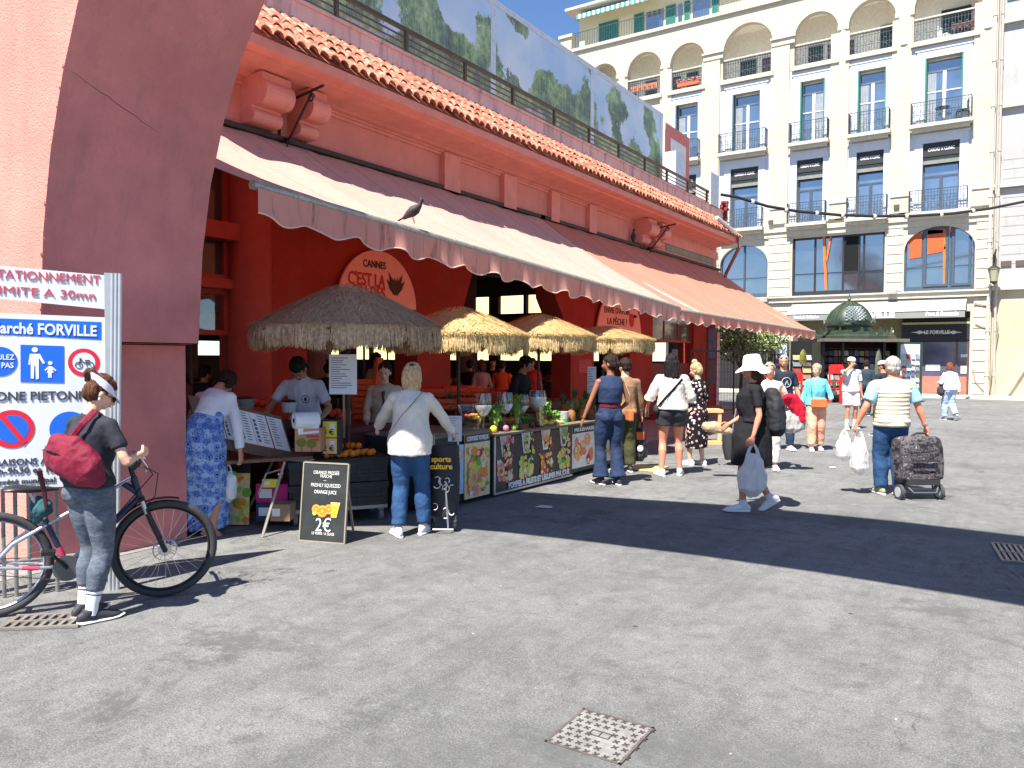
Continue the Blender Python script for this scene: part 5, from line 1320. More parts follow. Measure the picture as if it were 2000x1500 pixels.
# lemon vase
c=onx(1055,815,CX-.12);c.z=ztop+.03;t=thing('lemon_vase','clear cylinder vase packed with lemons on the juice counter','vase',tuple(c));b=B();b.lathe((0,0,0),[(0,.003),(.055,.003),(.058,.27),(.055,.27),(.052,.01)],18);b.make('glass',M_GL,t,world=False,smooth=True)
for k in range(9):
 b=B();a=k*2.1;b.ell((.022*cos(a),.022*sin(a),.03+k*.028),(.03,.027,.026),10,7);b.make('lemon',M_LEM,t,world=False,smooth=True)
 # loose produce: each fruit a thing
def fruit(kind,pos,r,m,label,cat,group,sc=(1,1,1)):
 b=B();b.ell((0,0,r*sc[2]),(r*sc[0],r*sc[1],r*sc[2]),12,8);o=b.make(kind,m,None,smooth=True);o.location=pos;tag(o,label,cat,group);return o
FG='loose fruit along the counter edge'
fr=[('lemon',964,838,.045,M_LEM,'yellow lemon at the foot of the dark celery'),('lime',1003,846,.036,mat('lime',rgb(170,205,60),.5),'bright lime in front of the small basket'),('lime',1008,829,.032,mat('lime',rgb(170,205,60),.5),'bright lime just above the small basket'),('beetroot',1038,840,.04,mat('beet',rgb(110,40,58),.5),'dark beetroot right of the small basket'),('beetroot',1049,836,.038,mat('beet',rgb(110,40,58),.5),'dark beetroot next to the lemon vase foot'),('lemon',1062,833,.042,M_LEM,'lit lemon in front of the lemon vase'),('lemon',1066,818,.038,M_LEM,'upper lemon right of the lemon vase'),('lemon',1078,828,.036,M_LEM,'lemon right of the vase in the lit pile'),('ginger',1090,829,.04,mat('ginger',rgb(230,210,140),.7),'pale ginger root at the right of the lemon pile'),('ginger',1072,835,.035,mat('ginger',rgb(230,210,140),.7),'pale ginger root in front of the lemon pile'),('radish',988,843,.04,mat('radish',rgb(215,120,140),.5),'pink radish between lemon and lime'),('carrot',945,848,.028,mat('carrot',rgb(225,110,45),.5),'orange carrot lying at the left end of the produce'),('carrot',955,851,.026,mat('carrot',rgb(225,110,45),.5),'second carrot nearer the counter edge'),('orange',1147,797,.05,M_ORG,'orange resting behind the pineapples')]
for k,px,py,r,m,l in fr:
 p=onx(px,py,CX-.08-.004*(850-py));p.z=ztop+.03;fruit(k,p,r,m,l,k,FG,(2.2,.8,.8)if k in('carrot','ginger')else(1,1,1))
b=B();p=onx(1020,835,CX-.12);p.z=ztop+.03;b.lathe(p,[(0,.0),(.06,0),(.075,.07),(.07,.07),(.055,.01)],14);solo(b,'basket',mat('wicker',rgb(120,88,60),.8,bump=.8,bs=120),'small brown wicker basket on the counter between lime and beetroot','basket')
def crate(px,py,x,w,d,h,z,rz,label,m,group='orange fruit crates in the middle of the stall',fruits=None,tilt=0,n=10):
 c=onx(px,py,x);t=thing('fruit_crate',label,'crate',(c.x,c.y,z),rz,group);t.rotation_euler=(tilt,0,rz);b=B();e=.012
 b.box((-w/2,-d/2,0),(w/2,d/2,e))
 for(x0,y0,x1,y1)in((-w/2,-d/2,w/2,-d/2+e),(-w/2,d/2-e,w/2,d/2),(-w/2,-d/2+e,-w/2+e,d/2-e),(w/2-e,-d/2+e,w/2,d/2-e)):
  b.box((x0,y0,e),(x1,y1,h*.42));b.box((x0,y0,h*.55),(x1,y1,h));
 for sx in(-1,1):
  for sy in(-1,1):b.box((sx*w/2-sx*.03,sy*d/2-sy*.03,e),(sx*w/2,sy*d/2,h+.004))
 b.make('box',m,t,world=False)
 if fruits:
  b=B()
  for k in range(n*4):b.ell((random.uniform(-w/2+.05,w/2-.05),random.uniform(-d/2+.05,d/2-.05),h*.75+random.uniform(0,.035)),(.035,.035,.033),8,6)
  b.make('fruit_heap',fruits,t,world=False,smooth=True)
M_OCR=mat('orange plastic',rgb(232,96,40),.5,var=.1);M_CHER=mat('dark cherries',rgb(100,16,20),.35,var=.3);M_STRA=mat('strawberry',rgb(190,30,26),.4)
M_TOM0=mat('tomato red',rgb(210,50,30),.4)
# pineapples
M_PINE=mat('pineapple skin',rgb(150,104,52),.7,var=.4,vs=40,bump=1,bs=70);M_PLEAF=mat('pineapple leaf',rgb(92,112,70),.6,var=.3)
def pineapple(px,py,dx,label,s=1,lift=0):
 c=onx(px,py,CX+dx);c.z=ztop+.03+lift;t=thing('pineapple',label,'pineapple',tuple(c),random.random()*6,'pineapples on the right end of the counter')
 b=B();b.lathe((0,0,0),[(0,0),(.045*s,.005),(.062*s,.06*s),(.06*s,.12*s),(.04*s,.165*s),(0,.175*s)],16);b.make('fruit',M_PINE,t,world=False,smooth=True)
 b=B()
 for k in range(26):
  a=k*2.4;l=.1+.10*(k/26);sp=.09*(1-k/30);d=Vector((cos(a),sin(a),0));x=Vector((-sin(a),cos(a),0))*.012
  p0=Vector((0,0,.16*s))+d*.012;p1=p0+d*sp*.5+Vector((0,0,l*.6));p2=p0+d*sp*1.2+Vector((0,0,l));b.quad(p0-x,p0+x,p1+x*.8,p1-x*.8);b.quad(p1-x*.8,p1+x*.8,p2)
 b.make('crown',M_PLEAF,t,world=False,fix=False)
pineapple(1116,818,-.22,'pineapple at the left of the row near the green bucket');pineapple(1137,815,-.2,'pineapple standing in the middle of the row on the counter');pineapple(1152,812,-.2,'pineapple at the right of the row by the hand in denim',.9);pineapple(1122,800,-.5,'pineapple raised behind the others with the tallest crown',1.1,.12);pineapple(1143,800,-.52,'rear pineapple behind the middle one',1,.1)
for px,cols,l in((1100,((.5,.5,.52),(.06,.5,.1)),'grey plastic bucket with a bright green rim band beside the pineapples'),):
 c=onx(px,822,CX-.25);c.z=ztop+.03;t=thing('bucket',l,'bucket',tuple(c));b=B();b.lathe((0,0,0),[(0,0),(.07,0),(.085,.15),(.08,.15),(.065,.01)],16);b.make('tub',mat('grey tub',cols[0],.5),t,world=False,smooth=True);b=B();b.lathe((0,0,0),[(.075,.0),(.08,.05)],16);b.make('green_band',mat('green band',cols[1],.4),t,world=False)
pineapple(1100,806,-.55,'rear pineapple at the left end behind the grey bucket',.95,.06);pineapple(1158,806,-.42,'small pineapple at the far right end of the counter',.85,.04);pineapple(880,812,-1.3,'pineapple standing in shade by the second umbrella pole',1.2,.1)
for i,(px,py,dx,m,l)in enumerate(((948,842,-.5,M_CHER,'low tray of dark plums behind the carrots'),(985,832,-.5,M_ORG,'low tray of oranges between the left goblets'),(1035,826,-.55,M_TOM0,'low tray of tomatoes behind the basket'),(1078,818,-.6,M_LEM,'low tray of lemons behind the lemon vase'),(1120,812,-.75,M_ORG,'low tray of oranges behind the pineapples'))):
 p=onx(px,py,CX+dx);crate(px,py,CX+dx,.42,.3,.09,ztop+.03,radians(YAW),l,mat('tray wood',rgb(150,110,80),.8),'shallow fruit trays on the juice counter',m,n=7)
 # clear plastic bowl and tubs on the nearer counter
c=onx(922,840,CX-.35);t=thing('plastic_bowl','wide clear plastic bowl of fruit pieces left of the goblets','bowl',(c.x,c.y,.83));b=B();b.lathe((0,0,0),[(0,.08),(.12,.08),(.19,.27),(.20,.27),(.2,.275),(.125,.07),(.1,.0)],22);b.make('shell',M_GL,t,world=False,smooth=True)
for k in range(16):
 b=B();a=k*1.7;r=.03+.07*(k%3)/3;b.ell((r*cos(a),r*sin(a),.12+.012*(k%4)),(.025,.025,.02),8,6);b.make('fruit_piece',FR[('yellow','green','red','orange')[k%4]],t,world=False,smooth=True)
k=0
for px,py,x,z,fm,l in((862,790,-6.75,.98,M_CHER,'orange crate of dark cherries behind the blonde woman'),(905,792,-6.75,.98,M_CHER,'orange crate of dark cherries next to the umbrella pole'),(842,770,-7.2,1.1,M_STRA,'rear orange crate of strawberries at the left'),(885,772,-7.2,1.1,M_STRA,'rear orange crate of strawberries in the middle'),(925,776,-7.2,1.08,M_ORG,'rear orange crate of mandarins near the goblets'),(975,772,-7.0,1.02,M_STRA,'low orange crate of berries behind the goblets')):
 crate(px,py,x,.5,.34,.14,z,radians(YAW),l,M_OCR,fruits=fm)
b=B();p0=onx(760,800,-7.6).y;p1=onx(1130,800,-6.6).y;b.box((-7.6,p0,.85),(-6.4,p1,.97));b.box((-7.5,p0+.1,0),(-6.5,p1-.1,.85));solo(b,'fruit_bench',mat('bench wine',rgb(92,36,30),.7),'long dark red bench carrying the orange crates in the shade','bench')
# orange stacked crates tower left of the hooded seller
for k in range(6):
 c=onx(726,800,-7.0);b=B();crate(722,800,-6.9,.42,.3,.13,.55+k*.145,radians(YAW+(k%2)*3),['bottom','second','third','fourth','fifth','topmost'][k]+' orange slatted crate of the stack behind the wooden stick',M_OCR,'stacked empty orange crates')
b=B();c=onx(737,760,-6.7);Mx=Matrix.Translation((c.x,c.y,1.35))@Matrix.Rotation(.12,4,'Y');b.box((-.02,-.05,0),(.02,.05,.33),Mx);solo(b,'plank',M_OCR,'short upright orange plank above the crate stack','plank')
# ---- menu table with five sheets (left) -------------------------------------------------------
mA=onx(418,800,-6.5);
pL,pR=G(400,1050),G(505,1052)
tx=-6.35
def tp(px,py,x=tx):return onx(px,py,x)
a0_,a1_=tp(412,858),tp(573,890,-6.15);b0_,b1_=tp(418,792),tp(575,806,-6.15)
tb=thing('menu_table','folding table with a dark sloping board of five white menu sheets','table',(a0_.x,(a0_.y+a1_.y)/2,0))
def board_pt(s,h):
 lo_=a0_.lerp(a1_,s);return lo_+Vector((-.13*h,-.03*h,.37*h))
b=B();nrm=(board_pt(1,0)-board_pt(0,0)).cross(board_pt(0,1)-board_pt(0,0)).normalized();
if nrm.x<0:nrm=-nrm
pts=[board_pt(-.12,-.18),board_pt(1.0,-.18),board_pt(1.0,1.06),board_pt(-.12,1.06)]
b.quad(*[p-nrm*.004 for p in pts]);b.quad(*[p-nrm*.03 for p in reversed(pts)])
for i in range(4):b.quad(pts[i]-nrm*.004,pts[(i+1)%4]-nrm*.004,pts[(i+1)%4]-nrm*.03,pts[i]-nrm*.03)
b.make('sloping_board',M_WOODP,tb)
for i,(x0,x1)in enumerate(((418,447),(444,476),(472,507),(503,540),(538,574))):
 s0=(x0+2-412)/163;s1=(x1-3-412)/163
 q=[board_pt(s0,.10),board_pt(s1,.10),board_pt(s1,.97),board_pt(s0,.97)]
 b=B();b.quad(*[p+nrm*.001 for p in q]);b.quad(*[p-nrm*.001 for p in reversed(q)]);sh=b.make('menu_sheet',M_PAPER,tb,fix=False)
 b=B()
 for r in range(11):
  h=.9-r*.07;u0=s0+(s1-s0)*(.45 if i<4 else .12);u1=u0+(s1-s0)*random.uniform(.25,.45);b.quad(*[board_pt(u,hh)+nrm*.002 for u,hh in((u0,h),(u1,h),(u1,h+.022),(u0,h+.022))])
 if i<4:
  for r in range(6):h=.2+r*.105;u0=s0+(s1-s0)*.1;u1=s0+(s1-s0)*.28;b.quad(*[board_pt(u,hh)+nrm*.002 for u,hh in((u0,h),(u1,h),(u1,h+.075),(u0,h+.075))])
 b.make('print',M_PRINT,sh,fix=False)
zt=board_pt(.5,-.18).z-.03
xA,yA=board_pt(-.12,-.2).x,board_pt(-.12,-.2).y;xB_,yB=board_pt(1,-.2).x,board_pt(1,-.2).y
b=B();b.quad((xA+.03,yA,zt),(xB_+.25,yB+.0,zt),(xB_-.3,yB+.55,zt),(xA-.6,yA+.45,zt));b.quad((xA+.03,yA,zt-.03),(xA-.6,yA+.45,zt-.03),(xB_-.3,yB+.55,zt-.03),(xB_+.25,yB,zt-.03));b.quad((xA+.03,yA,zt),(xA+.03,yA,zt-.03),(xB_+.25,yB,zt-.03),(xB_+.25,yB,zt));b.make('tabletop',M_WOODP,tb,fix=False)
g=G(512,1050);top=onx(556,900,-5.95)
b=B();b.tube([g,(top.x,top.y,zt-.03)],.014,6);b.tube([(top.x-.02,top.y,zt-.1),onx(520,925,-6.0),onx(505,965,-6.05)],.009,5);b.make('leg',mat('galvanised',rgb(170,160,145),.45,.5),tb)
b=B();b.tube([g+Vector((-.75,.35,0)),(top.x-.6,top.y+.4,zt-.03)],.014,6);b.make('leg',mat('galvanised',rgb(170,160,145),.45,.5),tb)
# cardboard box, roll of bags, price holder on the table corner
def cardbox(px0,px1,y0,y1,x,dpt,name,label,m,z=None,cat='box'):
 a,c=onx(px0,y1,x),onx(px1,y1,x);top_=onx(px0,y0,x).z;z0=a.z if z is None else z
 t=thing(name,label,cat,(x,(a.y+c.y)/2,z0));
 return t,a,c,top_,z0
bx=onx(576,882,-5.95);bc=(G(0,0)if 0 else bx)
Yb=-(CM.inverted()@bx).z;wb=50/1500*Yb;rt=Vector((cos(radians(YAW)),sin(radians(YAW)),0));fw=Vector((-sin(radians(YAW)),cos(radians(YAW)),0))
t=thing('banana_box','printed cardboard fruit box holding up the roll of bags on the table corner','box',tuple(bx),radians(YAW))
hb=45/1500*Yb;b=B();b.box((0,0,0),(wb,.22,hb));b.make('carton',mat('carton',rgb(190,140,104),.8),t,world=False)
b=B();b.ell((wb*.25,-.003,hb*.4),(wb*.2,.002,hb*.2),12,6);b.ell((wb*.65,-.003,hb*.35),(wb*.2,.002,hb*.2),12,6);b.box((wb*.24,-.004,0.002),(wb*.27,-.001,hb*.3));b.box((wb*.64,-.004,.002),(wb*.67,-.001,hb*.3));b.make('tree_print',mat('olive print',rgb(116,120,52),.8),t,world=False)
b=B();b.box((wb*.45,-.003,hb*.62),(wb*.95,-.001,hb*.72));b.box((wb*.6,-.003,hb*.48),(wb*.95,-.001,hb*.57));b.make('red_print',mat('rusty print',rgb(176,80,60),.8),t,world=False)
t=thing('bag_roll','thick roll of thin white plastic bags lying on the fruit box','bag roll',tuple(bx+Vector((0,0,hb))),radians(YAW));r=16/1500*Yb
b=B();p0=Vector((.0,-.03,r));p1=Vector((wb*.8,.10,r*1.02));b.cyl(p0,p1,r,n=24);b.make('roll',mat('white film',(.78,.8,.82),.35,var=.04),t,world=False,smooth=True)
b=B();d=(p0-p1).normalized();b.cyl(p0+d*.003,p0+d*.001,r*.32,n=14);b.make('core',mat('core',(.03,.03,.03),.8),t,world=False)
b=B();b.quad((.01,-.045,r*.6),(wb*.9,.04,r*.7),(wb*.95,-.012,-.04),(.15*wb,-.012,-.06),(.03,-.016,-.0));b.make('loose_end',mat('white film',(.78,.8,.82),.35),t,world=False,fix=False)
# black price holder
px_=onx(627,888,-5.9);Yp=-(CM.inverted()@px_).z;u=Yp/1500
t=thing('price_stand','black upright holder with one yellow and one orange price card','price sign',tuple(px_),radians(YAW))
b=B();b.box((0,0,0),(38*u,.1,68*u));b.make('frame',M_BLK,t,world=False)
for z0,z1,m,tx_,nm in((34,65,mat('yellow card',rgb(226,212,60),.6),'3 €',1),(2,32,mat('peach card',rgb(238,196,130),.6),'2 €',2)):
 b=B();b.box((4*u,-.004,z0*u),(31*u,-.001,z1*u));cdd=b.make('price_card',m,t,world=False);M_=parent_mat(t)
 text(tx_,15*u,M_BLKP,M_@Vector((15*u,-.006,(z0+10)*u)),rt,(0,0,1),cdd,bold=.0015)
 b=B();b.box((17*u,-.006,(z0+12)*u),(27*u,-.0045,(z1-5)*u));b.make('glass_print',FR['white'],cdd,world=False)if False else b.make('glass_print',FR['white'],t,world=False)
 # ---- black crates trolley with casters and oranges
k0=G(566,1030);k1=G(757,1015);
dirv=(k1-k0).normalized();ang=atan2(dirv.y,dirv.x);L=(k1-k0).length
t=thing('crate_trolley','low trolley of black plastic crates on casters behind the orange juice board','trolley',tuple(k0),ang)
zt3=onx(757,880,k1.x).z if False else 1.68-195/1500*8.0
D=.55
for i in range(2):
 for j in range(2):
  x0,x1=L*(i*.52),L*(.5+i*.5);h0,h1=.17+j*(zt3-.17)/2+(.01 if j else 0),.17+(j+1)*(zt3-.17)/2
  b=B();b.box((x0,0,h0),(x1,D,h1-.02));b.box((x0-.012,-.012,h1-.06),(x1+.012,D+.012,h1-.0));b.box((x0+.05,-.008,h0+.05),(x1-.05,-.0,h0+.08));b.box((x0+.05,-.008,h1-.14),(x1-.05,0,h1-.11))
  for k in range(4):xx=x0+.04+(x1-x0-.08)*k/3;b.box((xx-.012,-.01,h0+.02),(xx+.012,0,h1-.06))
  b.make('crate',M_BLK,t,world=False)
b=B();b.box((0,0,.13),(L,D,.165));b.make('platform',mat('grey metal',(.35,.35,.35),.5,.5),t,world=False)
for xx in(.06,L*.55,L-.06):
 for yy in(.06,D-.06):
  b=B();b.cyl((xx-.02,yy,.06),(xx+.02,yy,.06),.06,n=14);b.box((xx-.03,yy-.03,.1),(xx+.03,yy+.03,.13));b.make('caster',mat('caster',rgb(130,130,125),.5),t,world=False)
b=B();b.box((L*.25,-.02,zt3-.005),(L+.02,D,zt3+.015));b.make('tray',mat('tray black',(.02,.02,.02),.5),t,world=False)
Mt=Matrix.Translation(k0)@Matrix.Rotation(ang,4,'Z')
osp=[(640,896,0),(652,893,0),(664,897,0),(668,889,0),(682,890,0),(690,886,0),(700,892,0),(706,888,0),(676,880,1),(694,878,1),(701,880,1),(716,889,0),(724,887,0),(735,889,0),(712,882,1),(645,888,0),(658,886,0),(728,893,0),(690,896,0),(675,897,0)]
for i,(px,py,lv)in enumerate(osp):
 s=(px-566)/191;p=Mt@Vector((L*s*1.0,.04+(900-py)*.014+lv*.05,zt3+.015+lv*.052))
 fruit('orange',p,.036,M_ORG,'orange in the loose heap on top of the black crates','orange','oranges heaped on the black crates')
b=B();p=Mt@Vector((L*.12,.1,zt3));b.ell((0,0,.012),(.16,.09,.018),14,6);o=b.make('plastic_bag',mat('white film',(.78,.8,.82),.35),None,smooth=True);o.location=p;o.rotation_euler=(0,0,radians(YAW));tag(o,'flattened white plastic bag left of the heaped oranges','bag')
# ---- orange juice chalk board
c0_,c1_=G(585,1056),G(672,1063);dv=(c1_-c0_);wv=dv.length;ang=atan2(dv.y,dv.x);hB=(1056-903)/1500*(-(CM.inverted()@c0_).z)
t=thing('juice_board','black standing board advertising orange juice for 2 euros in white lettering','sign',tuple(c0_),ang)
tilt=Matrix.Rotation(radians(-7),4,'X')
b=B();b.box((0,0,0),(wv,.014,hB),tilt);b.make('panel',mat('chalkboard',(.03,.034,.034),.5,var=.3,vs=5),t,world=False)
b=B()
for q0,q1 in(((-.008,-.006,0),(.004,.02,hB)),((wv-.004,-.006,0),(wv+.008,.02,hB)),((.004,-.006,hB-.008),(wv-.004,.02,hB+.006)),((.004,-.006,0),(wv-.004,.02,.01))):b.box(q0,q1,tilt)
b.make('edge',mat('worn wood edge',rgb(150,140,122),.7),t,world=False)
b=B();b.box((.03,.25,0),(.05,.265,hB*.9),Matrix.Rotation(radians(14),4,'X'));b.box((wv-.05,.25,0),(wv-.03,.265,hB*.9),Matrix.Rotation(radians(14),4,'X'));b.make('strut',mat('worn wood edge',rgb(150,140,122),.7),t,world=False)
def jb(txt,x,z,s,w=None,bold=0):
 M_=parent_mat(t)@tilt;text(txt,s,M_CHALK,M_@Vector((wv*x,-.003,hB*z)),(M_.to_3x3()@Vector((1,0,0))),(M_.to_3x3()@Vector((0,0,1))),t,width=w*wv if w else None,bold=bold,ext=.001)
jb('ORANGE PRESSÉE',.52,.875,.045,.58);jb('FRAÎCHE',.52,.83,.04,.26);jb('–',.5,.78,.05);jb('FRESHLY SQUEEZED',.52,.715,.045,.66);jb('ORANGE JUICE',.52,.63,.045,.5);jb('2€',.52,.21,.17,.34);jb('LE VERRE / A GLASS',.52,.11,.035,.5)
b=B()
def dj(x,z,r,m,e,rz=None):
 n=18;b.f.append(tuple(range(len(b.v),len(b.v)+n)));b.m.append(m)
 for k in range(n):b.v.append(tuple(tilt@Vector((wv*x+r*cos(-2*pi*k/n),-.003-e,hB*z+(rz or r)*sin(2*pi*k/n)))))
for x,z,r in((.34,.41,.045),(.62,.42,.045),(.48,.39,.055)):
 dj(x,z,r,0,.001+x*.002);dj(x,z,r*.82,1,.0016+x*.002);dj(x,z,r*.74,0,.002+x*.002);dj(x,z,r*.2,1,.0024+x*.002)
b.quad(*[tilt@Vector(q)for q in((wv*.68,-.0062,hB*.32),(wv*.8,-.0062,hB*.32),(wv*.87,-.0062,hB*.51),(wv*.66,-.0062,hB*.51))],mi=1)
b.quad(*[tilt@Vector(q)for q in((wv*.685,-.0072,hB*.325),(wv*.79,-.0072,hB*.325),(wv*.85,-.0072,hB*.47),(wv*.67,-.0072,hB*.47))],mi=2);dj(.31,.36,.02,3,.006)
b.make('orange_print',[M_ORG,mat('juice pale',rgb(250,205,120),.6),mat('juice',rgb(250,178,50),.6),FR['lime']],t,world=False,fix=False)
# ---- paper list on a stick, sheets on the stall
def sheet(px0,px1,y0,y1,x,label,stick=None,rows=9,m=M_PAPER):
 a,c=onx(px0,y1,x),onx(px1,y0,x);Y=-(CM.inverted()@a).z;u=Y/1500;w,h=(px1-px0)*u,(y1-y0)*u
 t=thing('paper_sign',label,'sign',tuple(a),radians(YAW));b=B();b.box((0,0,0),(w,.004,h));s=b.make('sheet',m,t,world=False)
 b=B()
 for r in range(rows):z=h*(.9-r*.8/rows);b.box((w*.06,-.002,z),(w*random.uniform(.3,.85),-.0005,z+h*.018))
 b.make('print',M_PRINT,s,world=False)if False else b.make('print',M_PRINT,t,world=False)
 if stick:b=B();b.box((w*.48,.01,-stick),(w*.55,.03,h*.9));b.make('stick',mat('wood stick',rgb(150,118,92),.8),t,world=False)
sheet(643,697,692,770,-5.95,'large white price list on a wooden stick under the widest umbrella',.45,14)
sheet(875,902,812,862,CX-.02,'white sheet of text propped at the front edge by the cream jacket',None,8)
sheet(1147,1164,716,770,-6.0,'narrow white list hanging beside the woman in denim',None,9)
sheet(1131,1155,702,728,-8.6,'small pink paper notice on the red pier',None,4,mat('pink paper',rgb(225,110,100),.8))
# ---- poster strip and boxes under the menu table
def flat_box(px0,px1,y0,y1,x,d,name,label,m,cat='box',group=None):
 a,c=onx(px0,y1,x),onx(px1,y1,x);a.z=max(a.z,.01);Y=-(CM.inverted()@a).z;u=Y/1500;w,h=(px1-px0)*u,(y1-y0)*u
 t=thing(name,label,cat,tuple(a),radians(YAW),group);b=B();b.box((0,0,0),(w,d,h));b.make('carton',m,t,world=False);b=B();b.box((w*.1,-.003,h*.3),(w*.5,-.001,h*.75));b.make('print',M_PAPER,t,world=False);return t,w,h
flat_box(500,555,982,1018,-6.3,.3,'cardboard_box','small dark blue carton at the bottom under the menu table',mat('navy carton',rgb(40,60,92),.7))
flat_box(500,562,945,984,-6.32,.3,'cardboard_box','magenta carton in the middle of the pile under the menu table',mat('magenta carton',rgb(190,40,110),.7));flat_box(512,542,936,952,-6.2,.03,'cardboard_box','yellow label card on top of the magenta carton',mat('yellow card',rgb(226,212,60),.6))
flat_box(528,566,985,1018,-6.0,.2,'cardboard_box','brown carton with fruit print beside the folding table leg',mat('brown carton',rgb(150,120,96),.8))
t=thing('leaning_poster','tall fruit poster leaning under the menu table behind the white bag','poster',tuple(G(440,1012)),radians(YAW));a=onx(440,1005,-6.55);Y=-(CM.inverted()@a).z;u=Y/1500
t.location=(a.x,a.y,.0);b=B();R5=Matrix.Rotation(radians(-5),4,'X');b.box((0,0,.02),(46*u,.01,122*u),R5);b.make('panel',M_BLKP,t,world=False);b=B();b.box((0,-.004,.02),(46*u,-.001,104*u),R5);b.make('print_ground',FR['cream'],t,world=False);b=B()
for k in range(26):
 r_=random.uniform(.02,.05);x_,z_=random.uniform(.03,43*u),random.uniform(.06,100*u);n=10;b.f.append(tuple(range(len(b.v),len(b.v)+n)));b.m.append(FK.index(random.choice(('yellow','lime','green','orange','cream'))))
 for q in range(n):b.v.append(tuple(R5@Vector((x_+r_*cos(2*pi*q/n),-.0045-k*.0001,z_+r_*sin(2*pi*q/n)))))
b.make('fruit_print',FM,t,world=False,fix=False)
# pumpkins at floor by the pier
for px,py,l in((352,955,'orange squash on the shaded floor behind the bicycle wheel'),(347,985,'lower orange squash in the shade beside the pier')):p=onx(px,py,-7.0);fruit('squash',(p.x,p.y,max(.02,p.z-.1)),.12,M_ORG,l,'squash',None,(1,1,.8))
# toppings: dark bowl & small tub in front of vendor
def tub(px,py,x,r,h,m1,label,lid=None):
 p=onx(px,py,x);t=thing('tub',label,'tub',tuple(p));b=B();b.lathe((0,0,0),[(0,0),(r*.85,0),(r,h),(r*.95,h),(r*.8,.01)],16);b.make('tub_wall',m1,t,world=False,smooth=True)
 if lid:b=B();b.ell((0,0,h),(r*.95,r*.95,.03),12,6);b.make('contents',lid,t,world=False,smooth=True)
tub(565,805,-6.7,.085,.11,mat('white tub',(.6,.62,.6),.5),'white tub of dark fruit in front of the vendor in the white shirt',mat('dark berries',(.02,.015,.03),.5));tub(478,797,-7.0,.11,.1,mat('grey tin',(.3,.31,.3),.4),'grey tin standing behind the menu sheets',mat('dark berries',(.02,.015,.03),.5))
M_TOM=mat('red orange fruit',rgb(224,70,30),.4)
for i,(px,py,x)in enumerate(((500,795,-7.2),(512,797,-7.1),(650,815,-6.6),(658,812,-6.7),(666,820,-6.5),(535,798,-7.0))):
 p=onx(px,py,x);fruit('tomato',p,.045,M_TOM,['round tomato on the bench left of the tub','second tomato on the bench beside the tin','tomato at the left of the trio under the price list','upper tomato of the trio under the price list','tomato at the right of the trio under the price list','tomato near the elbow of the vendor in white'][i],'tomato','tomatoes on the shaded bench')
b=B();p0=onx(455,808,-7.4);b.box((-7.5,onx(440,800,-7.2).y,.8),(-6.75,onx(545,800,-7.0).y,.98));b.box((-7.4,onx(440,800,-7.2).y+.1,0),(-6.9,onx(545,800,-7.0).y-.1,.8));solo(b,'back_bench',mat('bench wine',rgb(92,36,30),.7),'dark bench behind the menu sheets where the vendor works','bench')
c=onx(690,815,-6.55);b=B();b.box((c.x-.35,c.y-.75,.84),(c.x+.35,c.y+.5,.9));b.box((c.x-.3,c.y-.7,0),(c.x+.3,c.y+.45,.84));solo(b,'serving_table',mat('bench wine',rgb(92,36,30),.7),'shaded serving table between the two sellers','table')
c=onx(677,812,-6.5);b=B();b.lathe((c.x,c.y,.9),[(0,0),(.05,0),(.052,.17),(.02,.19)],12);solo(b,'plastic_jug',mat('pinkish jug',rgb(170,120,110),.4),'cloudy pink plastic jug under the price list','jug')
# ---- pigeon on the awning
pp_=onx(805,441,BX-.02);t=B()
b=B();b.loft([(-.13,0,.02),(-.06,0,.06),(0,0,.09),(.06,0,.115),(.1,0,.15),(.115,0,.19)],[(.012,.018),(.045,.04),(.062,.058),(.055,.05),(.032,.03),(.024,.024)],n=12,xa=(0,1,0));b.ell((.12,0,.205),(.03,.025,.026),10,8);b.loft([(.14,0,.203),(.172,0,.195)],[.008,.002],n=6);b.loft([(-.1,0,.035),(-.2,0,-.005)],[(.03,.008),(.036,.004)],n=6,xa=(0,1,0))
me=remesh(b,.006,2);o=bpy.data.objects.new('pigeon',me);me.materials.append(mat('pigeon grey',rgb(62,58,64),.7,var=.4,vs=18));COL.objects.link(o);o.location=pp_+Vector((0,0,.06));o.rotation_euler=(0,radians(2),radians(YAW-10));o.scale=(.85,1.2,1.15);tag(o,'dark grey pigeon perched on the front edge of the pink awning','pigeon')
b=B();b.tube([(.0,.015,.05),(.035,.015,-.03)],.004,5);b.tube([(.0,-.015,.05),(.035,-.015,-.03)],.004,5);b.make('legs',mat('bird leg',rgb(150,80,70),.6),o,world=False)
p=onx(1237,470,WX+.12);b=B();b.loft([(0,0,0),(0,0,.12),(0,0,.24)],[.05,.08,.03],n=8,round_=True);b.ell((0,.02,.29),.04,8,6);o=b.make('pigeon',mat('pigeon grey',rgb(62,58,64),.7),None,smooth=True);o.location=p;tag(o,'small dark pigeon sitting on the awning rail left of the far corbels','pigeon')
# ---- mesh fence, pallet seat and trolley by the far door
fa,fb=onx(1345,680,-4.9),None
f0,f1=G(1347,812),G(1512,806)
dv=f1-f0;ang=atan2(dv.y,dv.x);L=dv.length;t=thing('mesh_fence','dark wire mesh site fence standing before the far end of the market','fence',tuple(f0),ang);hF=1.68+17/1500*22.5
M_FEN=mat('fence steel',rgb(62,54,56),.5,.3)
b=B()
for x in(0,L*.5,L):b.cyl((x,0,0),(x,0,hF),.024,n=8)
b.box((0,-.02,hF-.03),(L,.02,hF+.02));b.box((0,-.015,.12),(L,.015,.15));b.make('frame',M_FEN,t,world=False)
b=B()
n=int(L/.12)
for i in range(n):b.box((i*.12-.003,-.003,.15),(i*.12+.003,.003,hF-.03))
for k in range(9):b.box((0,-.004,.2+k*.22),(L,.004,.207+k*.22))
b.make('wire_mesh',M_FEN,t,world=False)
